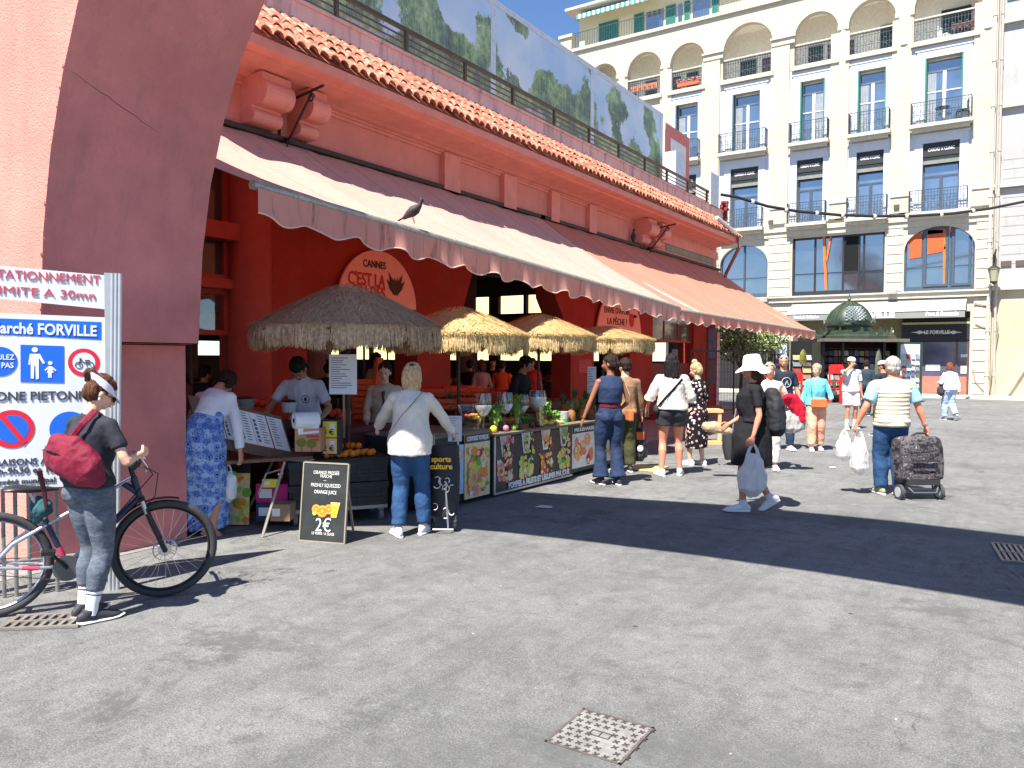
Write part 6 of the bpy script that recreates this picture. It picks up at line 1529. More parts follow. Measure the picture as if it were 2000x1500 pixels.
c=G(1392,868);t=thing('pallet_stool','pale wooden pallet seat in front of the mesh fence','seat',tuple(c),radians(YAW));M_PW=mat('pale wood',rgb(216,176,124),.8,var=.15,vs=4,sc=(1,6,1));Y=-(CM.inverted()@c).z;u=Y/1500
b=B();b.box((-22*u,0,62*u),(20*u,.4,68*u));b.make('top',M_PW,t,world=False)
for x in(-16,14):b=B();b.box(((x-3)*u,.02,6*u),((x+3)*u,.1,62*u));b.make('leg',M_PW,t,world=False)
b=B();b.box((-28*u,-.05,0),(26*u,.5,6*u));b.box((-16*u,.03,30*u),(14*u,.08,38*u));b.make('base',M_PW,t,world=False)
c=G(1400,850,.62);b=B();
t=thing('paper_sacks','creased brown paper sack leaning across the pallet seat','sack',(c.x,c.y,.62));b=B();b.loft([(-.2,0,.16),(-.05,0,.15),(.12,.0,.11),(.26,0,.08)],[(.10,.09),(.13,.1),(.10,.07),(.06,.03)],n=12,round_=True)
me=remesh(b,.012,2,(.012,14,14));o=bpy.data.objects.new('sack',me);me.transform(Matrix.Scale(.75,4));me.materials.append(mat('kraft',rgb(176,150,120),.8,var=.15));COL.objects.link(o);o.parent=t;t.rotation_euler=(0,0,radians(YAW))
b=B();c=onx(1372,790,-4.6);
# poster pillar behind the fence
g=G(1397,800);t=thing('poster_column','white post with a blue picture poster and notices behind the fence','post',tuple(g),radians(YAW));Y=-(CM.inverted()@g).z;u=Y/1500
b=B();b.box((2*u,0,0),(7*u,.1,150*u));b.make('post',M_PL,t,world=False);b=B();b.box((-16*u,-.02,100*u),(0,.02,160*u));b.make('picture',mat('blue picture',rgb(90,120,160),.5,var=.6,vs=6),t,world=False)
b=B();b.box((-17*u,-.01,50*u),(1*u,.01,96*u));b.make('notice',mat('grey notice',rgb(110,104,100),.6),t,world=False);b=B();b.box((-20*u,.03,0),(2*u,.06,165*u));b.make('backing',M_REDS,t,world=False)
# black shopping caddy behind hat woman
c=G(1409,908);t=thing('shopping_trolley','small plain black shopping trolley behind the woman in the white hat','trolley',tuple(c),radians(YAW))
b=B();b.loft([(.16,0,.1),(.13,0,.3),(.10,0,.5)],[(.12,.1),(.13,.12),(.09,.1)],n=8);b.make('bag',mat('black cloth',(.03,.03,.035),.8),t,world=False,smooth=True)
b=B();b.cyl((.0,-.02,.06),(.0,.02,.06),.06,n=16);b.make('wheel',mat('wheel grey',(.25,.25,.25),.5),t,world=False);b=B();b.tube([(0,0,.06),(.1,0,.12),(.22,0,.9)],.01,5);b.make('frame',M_STEEL,t,world=False)
# yellow tread plate / red step at far bay, poster bag
c0_,c1_=G(1252,903),G(1300,893);b=B();b.box((WX,P[1230],0),(WX+.9,P[1355]+.3,.16));solo(b,'red_step',M_REDS,'low red painted step at the door of the far bay','step')
p=G(1262,915);b=B();b.box((p.x-.25,p.y-.3,.004),(p.x+.25,p.y+.3,.02));solo(b,'yellow_mat',mat('yellow plate',rgb(206,180,122),.7),'pale yellow plate on the ground behind the woman in denim','plate')
# ================================================================ PEOPLE
SK={k:mat('skin '+k,v,.55,var=.06,vs=8,spec=.4)for k,v in dict(light=rgb(226,176,148),tan=rgb(196,138,108),red=rgb(214,140,112),dark=rgb(150,98,72),olive=rgb(176,126,96)).items()}
def hairmat(name,c1,c2):
 m,N=newmat(name,.62,0,.15);v=N.coord('Object',(1,1,.14));f=N.noise(v,75,4,.8)
 N.color(N.ramp(f,[(.35,c1),(.65,c2)]));N.bump(f,.8,.006);return m
HM={k:hairmat('hair '+k,rgb(*a),rgb(*b_))for k,(a,b_)in dict(brown=((58,34,26),(104,66,48)),black=((14,12,14),(46,40,42)),blonde=((150,112,74),(222,190,146)),grey=((120,116,112),(200,196,190)),dark=((26,18,16),(60,42,36)),greyblonde=((120,100,80),(196,180,158)),auburn=((80,44,30),(150,90,60))).items()}
def cloth(name,c,rough=.85,var=.08,folds=.5,sheen=.2,denim=0):
 if name in _mats:return _mats[name]
 m,N=newmat(name,rough,0,.2);v=N.coord('Object')
 f=N.noise(v,4,3);c0=N.ramp(f,[(.3,tuple(x*(1-var)for x in c)),(.7,tuple(min(1,x*(1+var))for x in c))])
 if denim:c0=N.mix(N.ramp(N.noise(N.coord('Object',(1.6,1.6,.3)),16,5),[(.5,(0,)*3),(.8,(denim,)*3)]),c0,tuple(min(1,x*2.6)for x in c))
 N.color(c0);N.bump(N.math('ADD',N.noise(v,9,2),N.math('MULTIPLY',N.noise(v,180,2),.25)),folds,.02);return m
def patterned(name,kind):
 m,N=newmat(name,.85,0,.2);v=N.coord('Object')
 if kind=='marl':
  f=N.noise(N.coord('Object',(1,1,3.2)),16,5,.8);f2=N.noise(v,5,3)
  c=N.ramp(f,[(.34,rgb(72,79,90)),(.52,rgb(100,107,118)),(.72,rgb(138,143,152))]);c=N.mix(N.ramp(f2,[(.4,(.5,)*3),(.6,(0,)*3)]),c,rgb(70,78,90))
 elif kind=='paisley':
  a=N.vor(v,15,'Distance');b_=N.vor(v,44,'Distance');w=N.add('ShaderNodeTexWave');w.bands_direction='Z';w.inputs['Scale'].default_value=2.4;w.inputs['Distortion'].default_value=3;w.inputs['Detail'].default_value=3;N.link(v,w.inputs['Vector'])
  c=N.ramp(a,[(.12,rgb(26,38,92)),(.24,rgb(134,168,214)),(.36,rgb(70,112,188)),(.6,rgb(150,182,222))]);c=N.mix(N.ramp(b_,[(.2,(.85,)*3),(.34,(0,)*3)]),c,rgb(28,36,70));c=N.mix(N.ramp(w.outputs[1],[(.3,(.4,)*3),(.5,(0,)*3)]),c,rgb(38,70,168))
 elif kind=='floral':
  a=N.vor(v,17,'Distance');col=N.vor(v,17,'Color');c=N.ramp(a,[(.30,rgb(232,218,210)),(.36,rgb(26,24,28))]);c=N.mix(N.math('MULTIPLY',N.ramp(a,[(.28,(1,)*3),(.34,(0,)*3)]),N.ramp(col,[(.5,(0,)*3),(.62,(.9,)*3)])),c,rgb(216,140,140));c=N.mix(N.ramp(N.vor(v,34,'Distance'),[(.10,(.8,)*3),(.2,(0,)*3)]),c,rgb(66,84,58))
 elif kind=='camo':
  f=N.noise(N.coord('Object',(1,1,1.6)),8,4,.7);c=N.ramp(f,[(.38,rgb(44,42,46)),(.46,rgb(96,90,92)),(.54,rgb(58,54,58)),(.62,rgb(150,142,142)),(.66,rgb(52,48,52))],'CONSTANT')
 elif kind=='quilt':
  w=N.add('ShaderNodeTexWave');w.bands_direction='Z';w.inputs['Scale'].default_value=6.2;w.inputs['Distortion'].default_value=1.2;N.link(v,w.inputs['Vector']);c=N.ramp(N.noise(v,5,3),[(.3,rgb(196,186,164)),(.7,rgb(216,206,186))]);N.bump(w.outputs[1],.45,.012);N.color(c);return m
 N.color(c);N.bump(N.noise(v,9,2),.4,.02);return m
MT_={k:patterned('cloth '+k,k)for k in('marl','paisley','floral','camo','quilt')}
def ik(a,t,l1,l2,pole):
 a,t=Vector(a),Vector(t);d=t-a;L=min(d.length,(l1+l2)*.999);d.normalize();t=a+d*L
 x=(l1*l1-l2*l2+L*L)/(2*L);h=sqrt(max(0,l1*l1-x*x));p=Vector(pole);p=(p-d*p.dot(d));p=p.normalized()if p.length>1e-4 else d.orthogonal().normalized()
 return a+d*x+p*h,t
class Person:
 """local frame: +y the way the figure faces, +x its right-hand side when seen from behind; standard height 1.7, then scaled"""
 def __init__(s,label,foot,face,H=1.68,fem=True,skin='light',lean=0,hpitch=0,hyaw=0,hL=None,hR=None,fL=None,fR=None,bulk=1.0,voxel=.011,fingers=True,group=None,kb=None,side=0,hips=None,twist=0):
  s.H,s.fem,s.k=H,fem,H/1.7;s.bulk=bulk;s.lean=radians(lean);s.side=radians(side);s.face=face
  s.vox=voxel;g=s.g=bulk;s.skin=SK[skin];s.twist=twist
  s.drop=0
  sw=.168 if fem else .19
  s.hip=[Vector((x,0,.90))for x in(-.085,.085)]
  s.fo=[Vector((*(fL or(-.10,.02,0,8))[:3],)),Vector((*(fR or(.10,.02,0,-8))[:3],))]
  s.fy=[(fL or(0,0,0,8))[3],(fR or(0,0,0,-8))[3]]
  for i in(0,1):
   d=(Vector((s.fo[i].x,s.fo[i].y,s.fo[i].z+.085))-s.hip[i]);
   need=sqrt(max(0,.825**2-d.x**2-d.y**2));s.drop=max(s.drop,s.hip[i].z-s.fo[i].z-.085-need)
  s.off=Vector((hips[0],hips[1],-s.drop))if hips else Vector((0,0,-s.drop))
  s.hip=[h+s.off for h in s.hip]
  s.knee=[];s.ank=[]
  for i in(0,1):
   k,a=ik(s.hip[i],s.fo[i]+Vector((0,-.0,.085)),.425,.405,(0.05*(1 if i else-1),1,0));s.knee.append(k);s.ank.append(a)
  s.sh=[s.sp((q*(sw-.008)*min(g,1.12),-.005,1.352))for q in(-1,1)]
  s.el=[];s.wr=[]
  for i,t in enumerate((hL,hR)):
   sg=1 if i else-1
   t=t or(sg*.27,.02,.80)
   pole=(sg*.35,-1,-.1)if len(t)<6 else t[3:6]
   e,w=ik(s.sh[i],Vector(t[:3])+(s.off if t[2]<5 else 0),.275,.24,pole);s.el.append(e);s.wr.append(w)
  p=G(*foot)if len(foot)==2 else Vector(foot)
  s.pos=p;s.rz=radians(YAW-face)
  b=B();s.body(b,fingers)
  me=remesh(b,voxel,2);me.transform(Matrix.Scale(s.k,4));me.materials.append(s.skin)
  o=s.o=bpy.data.objects.new('person',me);COL.objects.link(o);o.location=p;o.rotation_euler=(0,0,s.rz);tag(o,label,'person',group)
  s.HM=s.headM()
 def sp(s,p):
  p=Vector(p);t=min(1,max(0,(p.z-.93)/.25));c=Vector((0,0,.95));q=p-c
  if p.z>.93:
   q=Matrix.Rotation(-s.lean*(t if t<1 else 1),3,'X')@Matrix.Rotation(s.side*t,3,'Y')@Matrix.Rotation(radians(s.twist)*t,3,'Z')@q
  return q+c+s.off
 def yoke(s,b,inf,ext=1):
  f=s.fem;r=1 if f else 1.1;a,c=s.sh
  for e in(a,c):
   n_=s.sp((0,-.01,1.405));e=n_.lerp(e,ext);b.loft([n_,n_.lerp(e,.55)+Vector((0,0,-.008)),e+Vector((0,0,.0))],[(.055*r+inf,.035*r+inf),(.052*r+inf,.032*r+inf),(.047*r+inf,.042*r+inf)],xa=(0,1,0),n=12,round_=True)
 def headM(s):
  return Matrix.Translation(s.sp((0,0,1.49)))@(Matrix.Rotation(-s.lean,4,'X')@Matrix.Rotation(s.side,4,'Y')@Matrix.Rotation(radians(s.twist),4,'Z'))@s.HR
 def body(s,b,fingers):
  g=s.g;f=s.fem
  T=[(.84,.125,.085),(.90,.16,.115),(.97,.155 if f else .15,.11),(1.06,(.125 if f else .14)*g,.093*g),(1.18,.14*g,.105*g),(1.29,(.15 if f else .165)*g,.11*g),(1.37,.15 if f else .165,.085),(1.42,.075,.06)]
  s.T=T;xa=Matrix.Rotation(s.side,3,'Y')@Matrix.Rotation(radians(s.twist),3,'Z')@Vector((1,0,0))
  s.xa=xa
  b.loft([s.sp((0,.0,z))for z,_,_ in T],[(a,c)for _,a,c in T],xa=xa,n=20,round_=False)
  for x in(-.075,.075):b.ell(s.sp((x,-.055,.885)),(.082,.075,.085),12,8)
  if f:
   for x in(-.07,.07):b.ell(s.sp((x,.085,1.255)),(.06,.05,.055),10,8)
  s.yoke(b,0)
  hp=s.hp if hasattr(s,'hp')else(0,0)
  s.HR=Matrix.Rotation(radians(-hp[1]),4,'Z')@Matrix.Rotation(radians(-hp[0]),4,'X')
  M=Matrix.Translation(s.sp((0,0,1.49)))@(Matrix.Rotation(-s.lean,4,'X')@Matrix.Rotation(s.side,4,'Y')@Matrix.Rotation(radians(s.twist),4,'Z'))@s.HR;M3=M.to_3x3()
  nr=.05 if f else .06
  b.loft([s.sp((0,-.012,1.38)),s.sp((0,-.008,1.45)),M@Vector((0,.0,.05))],[nr*1.25,nr,nr*.95],n=12)
  def E(c,r,n=14,m=10):b.ell(M@Vector(c),r,n,m,M=M3)
  E((0,-.004,.118),(.074,.094,.090));E((0,.030,.068),(.058,.062,.078));E((0,.062,.018),(.028,.026,.020));E((0,.048,.125),(.060,.045,.04))
  E((-.036,.060,.070),(.024,.024,.026),8,6);E((.036,.060,.070),(.024,.024,.026),8,6)
  b.loft([M@Vector((0,.088,.105)),M@Vector((0,.101,.085)),M@Vector((0,.112,.066)),M@Vector((0,.095,.056))],[.008,.011,.015,.009],n=8,round_=True)
  E((0,.090,.040),(.024,.012,.011),10,6)
  for x in(-1,1):E((x*.076,-.006,.078),(.010,.019,.030),8,6)
  for i in(0,1):
   sg=1 if i else-1;S_,E_,W_=s.sh[i],s.el[i],s.wr[i];r=.9 if f else 1.08;r*=(g+1)/2
   b.ell(S_,(.047*r,.047*r,.046*r),12,8)
   b.loft([S_,S_.lerp(E_,.35),E_.lerp(S_,.12),E_,E_.lerp(W_,.25),E_.lerp(W_,.7),W_],[.044*r,.043*r,.036*r,.036*r,.038*r,.028*r,.024*r],n=12,round_=True)
   s.hand(b,i,fingers)
  for i in(0,1):
   h,k,a=s.hip[i],s.knee[i],s.ank[i];r=(1.0 if f else .98)*(g*.5+.5)
   bk=Vector((0,-.018,0))
   b.loft([h+Vector((0,0,.04)),h.lerp(k,.2),h.lerp(k,.6),k.lerp(h,.08),k.lerp(a,.08),k.lerp(a,.32)+bk,k.lerp(a,.65)+bk*.4,a.lerp(k,.08),a+Vector((0,0,-.02))],[.088*r,.087*r,.07*r,.054*r,.05*r,.056*r,.043*r,.034*r,.036*r],n=14)
   s.foot(b,i,.0)
 def fdir(s,i):
  a=radians(s.fy[i]);return Vector((-sin(a),cos(a),0))if False else Vector((-sin(a),cos(a),0))
 def foot(s,b,i,inf,mi=None):
  a=s.ank[i];d=s.fdir(i);base=Vector((a.x,a.y,a.z-.085));pit=getattr(s,'fp',(0,0))[i]
  R_=Matrix.Rotation(radians(pit),3,d.cross(Vector((0,0,1))))
  def q(y,z):v=d*y+Vector((0,0,z));return base+Vector((0,0,.085))+R_@(v-Vector((0,0,.085)))
  w=1+inf*6
  b.loft([q(-.065,.04+inf*.3),q(-.03,.045+inf*.4),q(.05,.045+inf*.3),q(.12,.032+inf*.2),q(.165,.026+inf*.2),q(.192,.02+inf*.2)],[(.028*w,.036+inf*.6),(.034*w,.045+inf*.6),(.038*w,.042+inf*.6),(.045*w,.03+inf*.4),(.042*w,.024+inf*.4),(.026*w,.016+inf*.4)],xa=d.cross(Vector((0,0,1))),n=12,round_=True)
  return q
 def hand(s,b,i,fingers):
  sg=1 if i else-1;W_=s.wr[i];fd=(W_-s.el[i]).normalized();r=.92 if s.fem else 1.05
  side_=Vector((-sg,0,0));pn=side_-fd*side_.dot(fd)
  if pn.length<.3:pn=Vector((0,0,-1))-fd*(-fd.z)
  pn.normalize();ax=fd.cross(pn)*1.0
  if(ax.y if abs(ax.y)>.2 else ax.z)<0:ax=-ax
  b.loft([W_,W_+fd*.03,W_+fd*.075,W_+fd*.09],[(.024*r,.018*r),(.036*r,.017*r),(.041*r,.015*r),(.036*r,.012*r)],xa=ax,n=10,round_=True)
  if not fingers:b.loft([W_+fd*.08,W_+fd*.12,W_+fd*.15+pn*.03],[(.034,.012),(.032,.011),(.026,.01)],xa=ax,n=8,round_=True)
  else:
   cu=getattr(s,'curl',(.5,.5))[i]
   for j in range(4):
    o=ax*(.031-j*.0205)*r;L=(.066,.075,.070,.056)[j]*r;p=W_+fd*.085+o;th=.2+cu*.35*(1+j*.15);pts=[p-fd*.015,p]
    for seg,fr in enumerate((.45,.32,.23)):
     a=th*(seg+1);pts.append(pts[-1]+(fd*cos(a)+pn*sin(a))*L*fr)
    b.loft(pts,[.0088,.0086,.0082,.0076,.0066],n=8,round_=True)
  p=W_+fd*.025+ax*.026;b.loft([p,p+ax*.022+fd*.022+pn*.008,p+ax*.026+fd*.052+pn*.02,p+ax*.02+fd*.075+pn*.03],[.012,.0105,.0095,.0075],n=8,round_=True)
  s.palm=getattr(s,'palm',{});s.palm[i]=W_+fd*.09
  # ---- garments: each one mesh child
 def add(s,b,name,m,vox=.012,sm=3,folds=(.006,9,5)):
  me=remesh(b,max(vox,s.vox),sm,folds);me.transform(Matrix.Scale(s.k,4));me.materials.append(m)
  o=bpy.data.objects.new(name,me);COL.objects.link(o);o.parent=s.o;return o
 def raw(s,b,name,m,smooth=True):
  b.v=[tuple(Vector(v)*s.k)for v in b.v];return b.make(name,m,s.o,smooth,world=False)
 def top(s,m,hem=.95,inf=.014,sleeve=.5,name='shirt',neck=1.42,loose=0,folds=(.012,9,4),sl_inf=.012,open_sl=0):
  b=B();pts,rad=[],[]
  zs=sorted(set([hem,hem+.02]+[z for z,_,_ in s.T if hem+.03<z<neck-.02]+[neck]))
  Tz=[t[0]for t in s.T];Ta=[t[1]for t in s.T];Tc=[t[2]for t in s.T]
  for z in zs:
   a=float(np.interp(z,Tz,Ta))+inf;c=float(np.interp(z,Tz,Tc))+inf
   if z<1.2:l=loose*min(1,(1.2-z)/.2);a+=l;c+=l
   if s.fem and 1.17<z<1.33:c+=.025
   if z<.95:a=max(a,.165+inf+loose*.6);c=max(c,.13+inf+loose*.6)
   pts.append(s.sp((0,.01 if s.fem and 1.17<z<1.33 else 0,z)));rad.append((a,c))
  b.loft(pts,rad,xa=s.xa,n=20)
  if hem<.95:
   for x in(-.075,.075):b.ell(s.sp((x,-.055,max(hem+.06,.90))),(.085+inf,.078+inf,.06),12,8)
  s.yoke(b,inf*.8,1 if sleeve or name=='gilet' else .62)
  if sleeve:
   for i in(0,1):
    S_,E_,W_=s.sh[i],s.el[i],s.wr[i];r=(.9 if s.fem else 1.08)*(s.g+1)/2
    b.ell(S_,(.047*r+sl_inf,.047*r+sl_inf,.044*r+sl_inf),12,8)
    if sleeve<=.5:e=S_.lerp(E_,min(1,sleeve*1.5));b.loft([S_,S_.lerp(e,.5),e],[.045*r+sl_inf,.045*r+sl_inf+open_sl*.5,.045*r+sl_inf+open_sl],n=14)
    else:
     t=(sleeve-.5)*2;e=E_.lerp(W_,t);b.loft([S_,S_.lerp(E_,.4),E_,E_.lerp(e,.4),e],[.045*r+sl_inf,.045*r+sl_inf,.041*r+sl_inf,.042*r+sl_inf,(.032+(1-t)*.008)*r+sl_inf+open_sl],n=14)
  return s.add(b,name,m,folds=folds)
 def pants(s,m,length=1.0,inf=.010,prof=None,name='trousers',waist=1.02,folds=(.012,8,9)):
  b=B();Tz=[t[0]for t in s.T]
  zs=[.84,.90,.97,waist];b.loft([s.sp((0,0,z))for z in zs],[(float(np.interp(z,Tz,[t[1]for t in s.T]))+inf,float(np.interp(z,Tz,[t[2]for t in s.T]))+inf)for z in zs],xa=s.xa,n=20)
  for x in(-.075,.075):b.ell(s.sp((x,-.055,.885)),(.082+inf,.075+inf,.085+inf),12,8)
  prof=prof or[(0,.092),(.25,.086),(.5,.062),(.68,.066),(1,.044)]
  for i in(0,1):
   h,k,a=s.hip[i],s.knee[i],s.ank[i]
   def at(t):
    q=h.lerp(k,t*2)if t<=.5 else k.lerp(a,(t-.5)*2)
    return q+(Vector((0,-.012,0))if .55<t<.8 else Vector())
   ts=[t for t in(0,.12,.25,.4,.48,.55,.68,.82,.92,.98)if t<length-.02]+[length]
   ps=[at(t)for t in ts];ps[0]=ps[0]+Vector((0,0,.03));b.loft(ps,[float(np.interp(t,[q[0]for q in prof],[q[1]for q in prof]))*((s.g+1)/2)+inf for t in ts],n=14)
  return s.add(b,name,m,folds=folds)
 def skirt(s,m,z0,z1,r0,r1,name='skirt',shift=(0,0),folds=(.012,6,2),mids=()):
  b=B();n=7;pts,rad=[],[]
  for i in range(n+1):
   t=i/n;z=z1+(z0-z1)*t;rr=[float(np.interp(z,[z0,.86,z1],[r0[q],max(.19-.03*q,r0[q]*.6+.08),r1[q]]))*(s.g+1)/2 for q in(0,1)];p=s.sp((0,0,z))if z>.93 else Vector((0,0,z))+s.off+Vector((shift[0],shift[1],0))*t;pts.append(p);rad.append(rr)
  b.loft(pts,rad,xa=s.xa,n=22)
  for x in(-.075,.075):b.ell(s.sp((x,-.055,.885)),(.095,.085,.1),12,8)
  return s.add(b,name,m,folds=folds)
 def shoes(s,m,sole=None,name='shoe',high=0):
  for i in(0,1):
   b=B();q=s.foot(b,i,.006)
   d=s.fdir(i);b.loft([q(-.02,.06),q(-.012,.095+high)],[.043,.042],n=12)
   o=s.add(b,name,m,vox=.009,sm=2,folds=None)
   b=B();xa=d.cross(Vector((0,0,1)));b.loft([q(-.085,.012),q(-.06,.012),q(.03,.012),q(.11,.012),q(.17,.015),q(.215,.022)],[(.025,.014),(.040,.016),(.042,.015),(.050,.014),(.048,.014),(.024,.010)],xa=xa,n=10)
   b.v=[tuple(Vector(v)*s.k)for v in b.v];b.make('sole',sole or mat('sole white',(.72,.71,.68),.6),o,True,world=False)
 def socks(s,m,z=.2,stripes=None):
  for i in(0,1):
   b=B();a,k=s.ank[i],s.knee[i];e=a.lerp(k,z/.42);b.loft([a+Vector((0,0,-.03)),a.lerp(e,.3),e],[.042,.040,.05 if z>.15 else .042],n=14);o=s.raw(b,'sock',m)
   if stripes:
    b=B()
    for t in(.72,.86):p=a.lerp(e,t);d=(e-a).normalized()*.004;b.loft([p-d,p+d],[.0475,.048],n=14,cap=False)
    b.v=[tuple(Vector(v)*s.k)for v in b.v];b.make('stripe',stripes,o,True,world=False)
 def hair(s,m,style='short',length=.2,seed=1,wid=1,tail=None):
  b=B();M=s.HM;M3=M.to_3x3()
  def E(c,r):b.ell(M@Vector(c),r,16,12,M=M3)
  if style in('short','crop'):
   t=.006 if style=='crop' else .014;E((0,-.016,.132),(.076+t,.092+t,.086+t));E((0,-.05,.075),(.066+t,.05+t,.06))
  else:
   E((0,-.018,.135),(.086,.100,.092));E((0,-.045,.085),(.082,.07,.085))
  if style=='bob':
   E((-.06,-.02,.06),(.028,.055,.075));E((.06,-.02,.06),(.028,.055,.075));E((0,-.06,.04),(.075,.045,.07))
  if style=='long':
   up=M@Vector((0,-.07,.10));dn=Vector((0,0,-1));back=(M3@Vector((0,-1,0)));
   pts=[up,up+dn*.1+back*.01,up+dn*(length*.6)+back*.015,up+dn*length-back*.005]
   b.loft(pts,[(.085*wid,.05),(.088*wid,.045),(.085*wid,.035),(.045*wid,.018)],xa=M3@Vector((1,0,0)),n=16,round_=True)
   for x in(-1,1):E((x*.068,-.01,.06),(.024,.05,.09))
  if style in('bun','messybun'):
   c=(0,-.10,.17)if tail is None else tail;E(c,(.05,.048,.045))
   if style=='messybun':
    r_=random.Random(seed)
    for k in range(9):E((c[0]+r_.uniform(-.04,.04),c[1]+r_.uniform(-.04,.03),c[2]+r_.uniform(-.035,.04)),(r_.uniform(.012,.026),)*3)
  if style=='pony':
   up=M@Vector((0,-.11,.14));b.loft([up,up+M3@Vector((0,-.05,-.02)),up+M3@Vector((0,-.07,-.1)),up+M3@Vector((0,-.05,-length))],[.025,.032,.03,.012],n=10,round_=True)
  me=remesh(b,.007 if s.vox<.012 else .010,1,(.011,42,5))
  bm=bmesh.new();bm.from_mesh(me);Mi=M.inverted();kill=[]
  if style in('long','bob','pony','bun','messybun','short'):
   for v in bm.verts:
    q=Mi@v.co
    if q.y>.035 and q.z<.135+.03*(1-min(1,abs(q.x)/.07))and abs(q.x)<.085 and style!='short':kill.append(v)
    elif style=='short' and q.y>.045 and q.z<.14:kill.append(v)
  bmesh.ops.delete(bm,geom=kill,context='VERTS');bm.to_mesh(me);bm.free()
  me.transform(Matrix.Scale(s.k,4));me.materials.append(m);o=bpy.data.objects.new('hair',me);COL.objects.link(o);o.parent=s.o;return o
 def face_(s,lips=rgb(176,84,74),beard=None,shades=False,shades_up=False):
  M=s.HM;b=B();M3=M.to_3x3()
  if not shades:
   for x in(-.031,.031):b.ell(M@Vector((x,.0845,.088)),(.0135,.006,.0068),10,6,M=M3)
   e=s.raw(b,'eyes',mat('eye white',(.6,.58,.55),.3));b=B()
   for x in(-.031,.031):b.ell(M@Vector((x,.0895,.088)),(.0064,.003,.0064),8,6,M=M3)
   s.raw(b,'irises',mat('iris',(.02,.012,.008),.2))
  b=B()
  for x in(-1,1):b.loft([M@Vector((x*.016,.0925,.104)),M@Vector((x*.032,.091,.109)),M@Vector((x*.048,.08,.103))],[.003,.0038,.002],n=6)
  s.raw(b,'eyebrows',mat('brow',(.04,.025,.018),.8))
  b=B();b.loft([M@Vector((-.022,.093,.038)),M@Vector((0,.1015,.040)),M@Vector((.022,.093,.038))],[(.001,.003),(.0045,.008),(.001,.003)],n=8);s.raw(b,'lips',mat('lips',lips,.45))
  if shades or shades_up:
   b=B();z=.088 if shades else .168;y=.097 if shades else .062
   for x in(-.032,.032):b.ell(M@Vector((x,y,z)),(.026,.007,.019),14,6,M=M3)
   b.loft([M@Vector((-.074,-.0,z+.004)),M@Vector((-.062,y-.02,z+.006)),M@Vector((0,y+.006,z+.006)),M@Vector((.062,y-.02,z+.006)),M@Vector((.074,0,z+.004))],[.003]*5,n=6);s.raw(b,'sunglasses',mat('sunglass black',(.01,.01,.012),.15,spec=.8))
 def w(s,p):
  return s.o.matrix_world@(Vector(p)*s.k)if False else(Matrix.Translation(s.pos)@Matrix.Rotation(s.rz,4,'Z'))@(Vector(p)*s.k)
def P_(label,foot,face,hp=(0,0),curl=(.5,.5),fp=(0,0),**k):
 class Q(Person):pass
 Q.hp=hp;Q.curl=curl;Q.fp=fp
 return Q(label,foot,face,**k)
def strap(p,pts,name='strap',r=(.014,.004),m=None,parent=None):
 b=B();b.loft([Vector(q)for q in pts],[r]*len(pts),n=6);return b
M_DEN=cloth('denim',rgb(48,80,120),.8,.1,.9,denim=.25);M_DEND=cloth('dark denim',rgb(42,56,84),.8,.1,.9,denim=.2)
M_BLKC=cloth('black cloth',(.02,.02,.024));M_NAVY=cloth('navy cloth',rgb(40,46,58));M_CRM=cloth('cream linen',rgb(222,214,200),folds=.9);M_WHT=cloth('white cotton',rgb(228,228,232),folds=.7)
M_SHOE=mat('white trainer',(.68,.68,.7),.6,var=.06);M_SHB=mat('black trainer',(.035,.035,.042),.6)
# 1 --- woman with visor beside the bicycle
p=P_('woman in a white visor and marled grey leggings beside the bicycle',(178,1207),22,H=1.565,skin='light',voxel=.0085,hp=(28,28),lean=4,hL=(-.25,.10,.86),hR=(.19,.27,1.13,.7,-.6,-.9),fL=(-.075,.0,0,4),fR=(.085,-.07,0,-22),curl=(.9,1.1),bulk=1.03)
p.pants(MT_['marl'],.84,.005,[(0,.100),(.25,.092),(.48,.062),(.55,.060),(.68,.066),(.85,.050),(1,.042)],'leggings',folds=(.003,12,6));p.top(cloth('black tee',rgb(52,54,62),folds=.7),.93,.016,.42,'shirt',loose=.018,folds=(.009,9,5));p.socks(mat('white sock',(.72,.72,.74),.9),.155,mat('sock stripe',(.03,.03,.04),.8));p.shoes(M_SHB);p.hair(HM['brown'],'messybun',tail=(-.01,-.105,.165));p.face_(shades=True)
M=p.HM;b=B();b.loft([M@Vector((cos(a)*.088,-.018+sin(a)*.104,.145-sin(a)*.022))for a in np.linspace(0,2*pi,25)[:-1]],[(.024,.004)]*24,xa=(0,0,1),n=6,closed=True)
k=len(b.v)
for i in range(15):
 a=radians(-62+i*124/14);
 for rr,dz in((1,.0),(1.62,-.04)):b.v.append(tuple(M@Vector((sin(a)*.086*(1+(rr-1)*.45),-.018+cos(a)*.104*rr,.128+dz*cos(a)))))
for i in range(14):q=k+i*2;b.f.append((q,q+1,q+3,q+2));b.m.append(0)
p.raw(b,'sun_visor',mat('visor white',(.72,.72,.76),.5))
b=B();b.ell(M@Vector((.078,.0,.045)),(.008,.008,.012),8,6);p.raw(b,'earring',mat('pearl',(.8,.8,.78),.3))
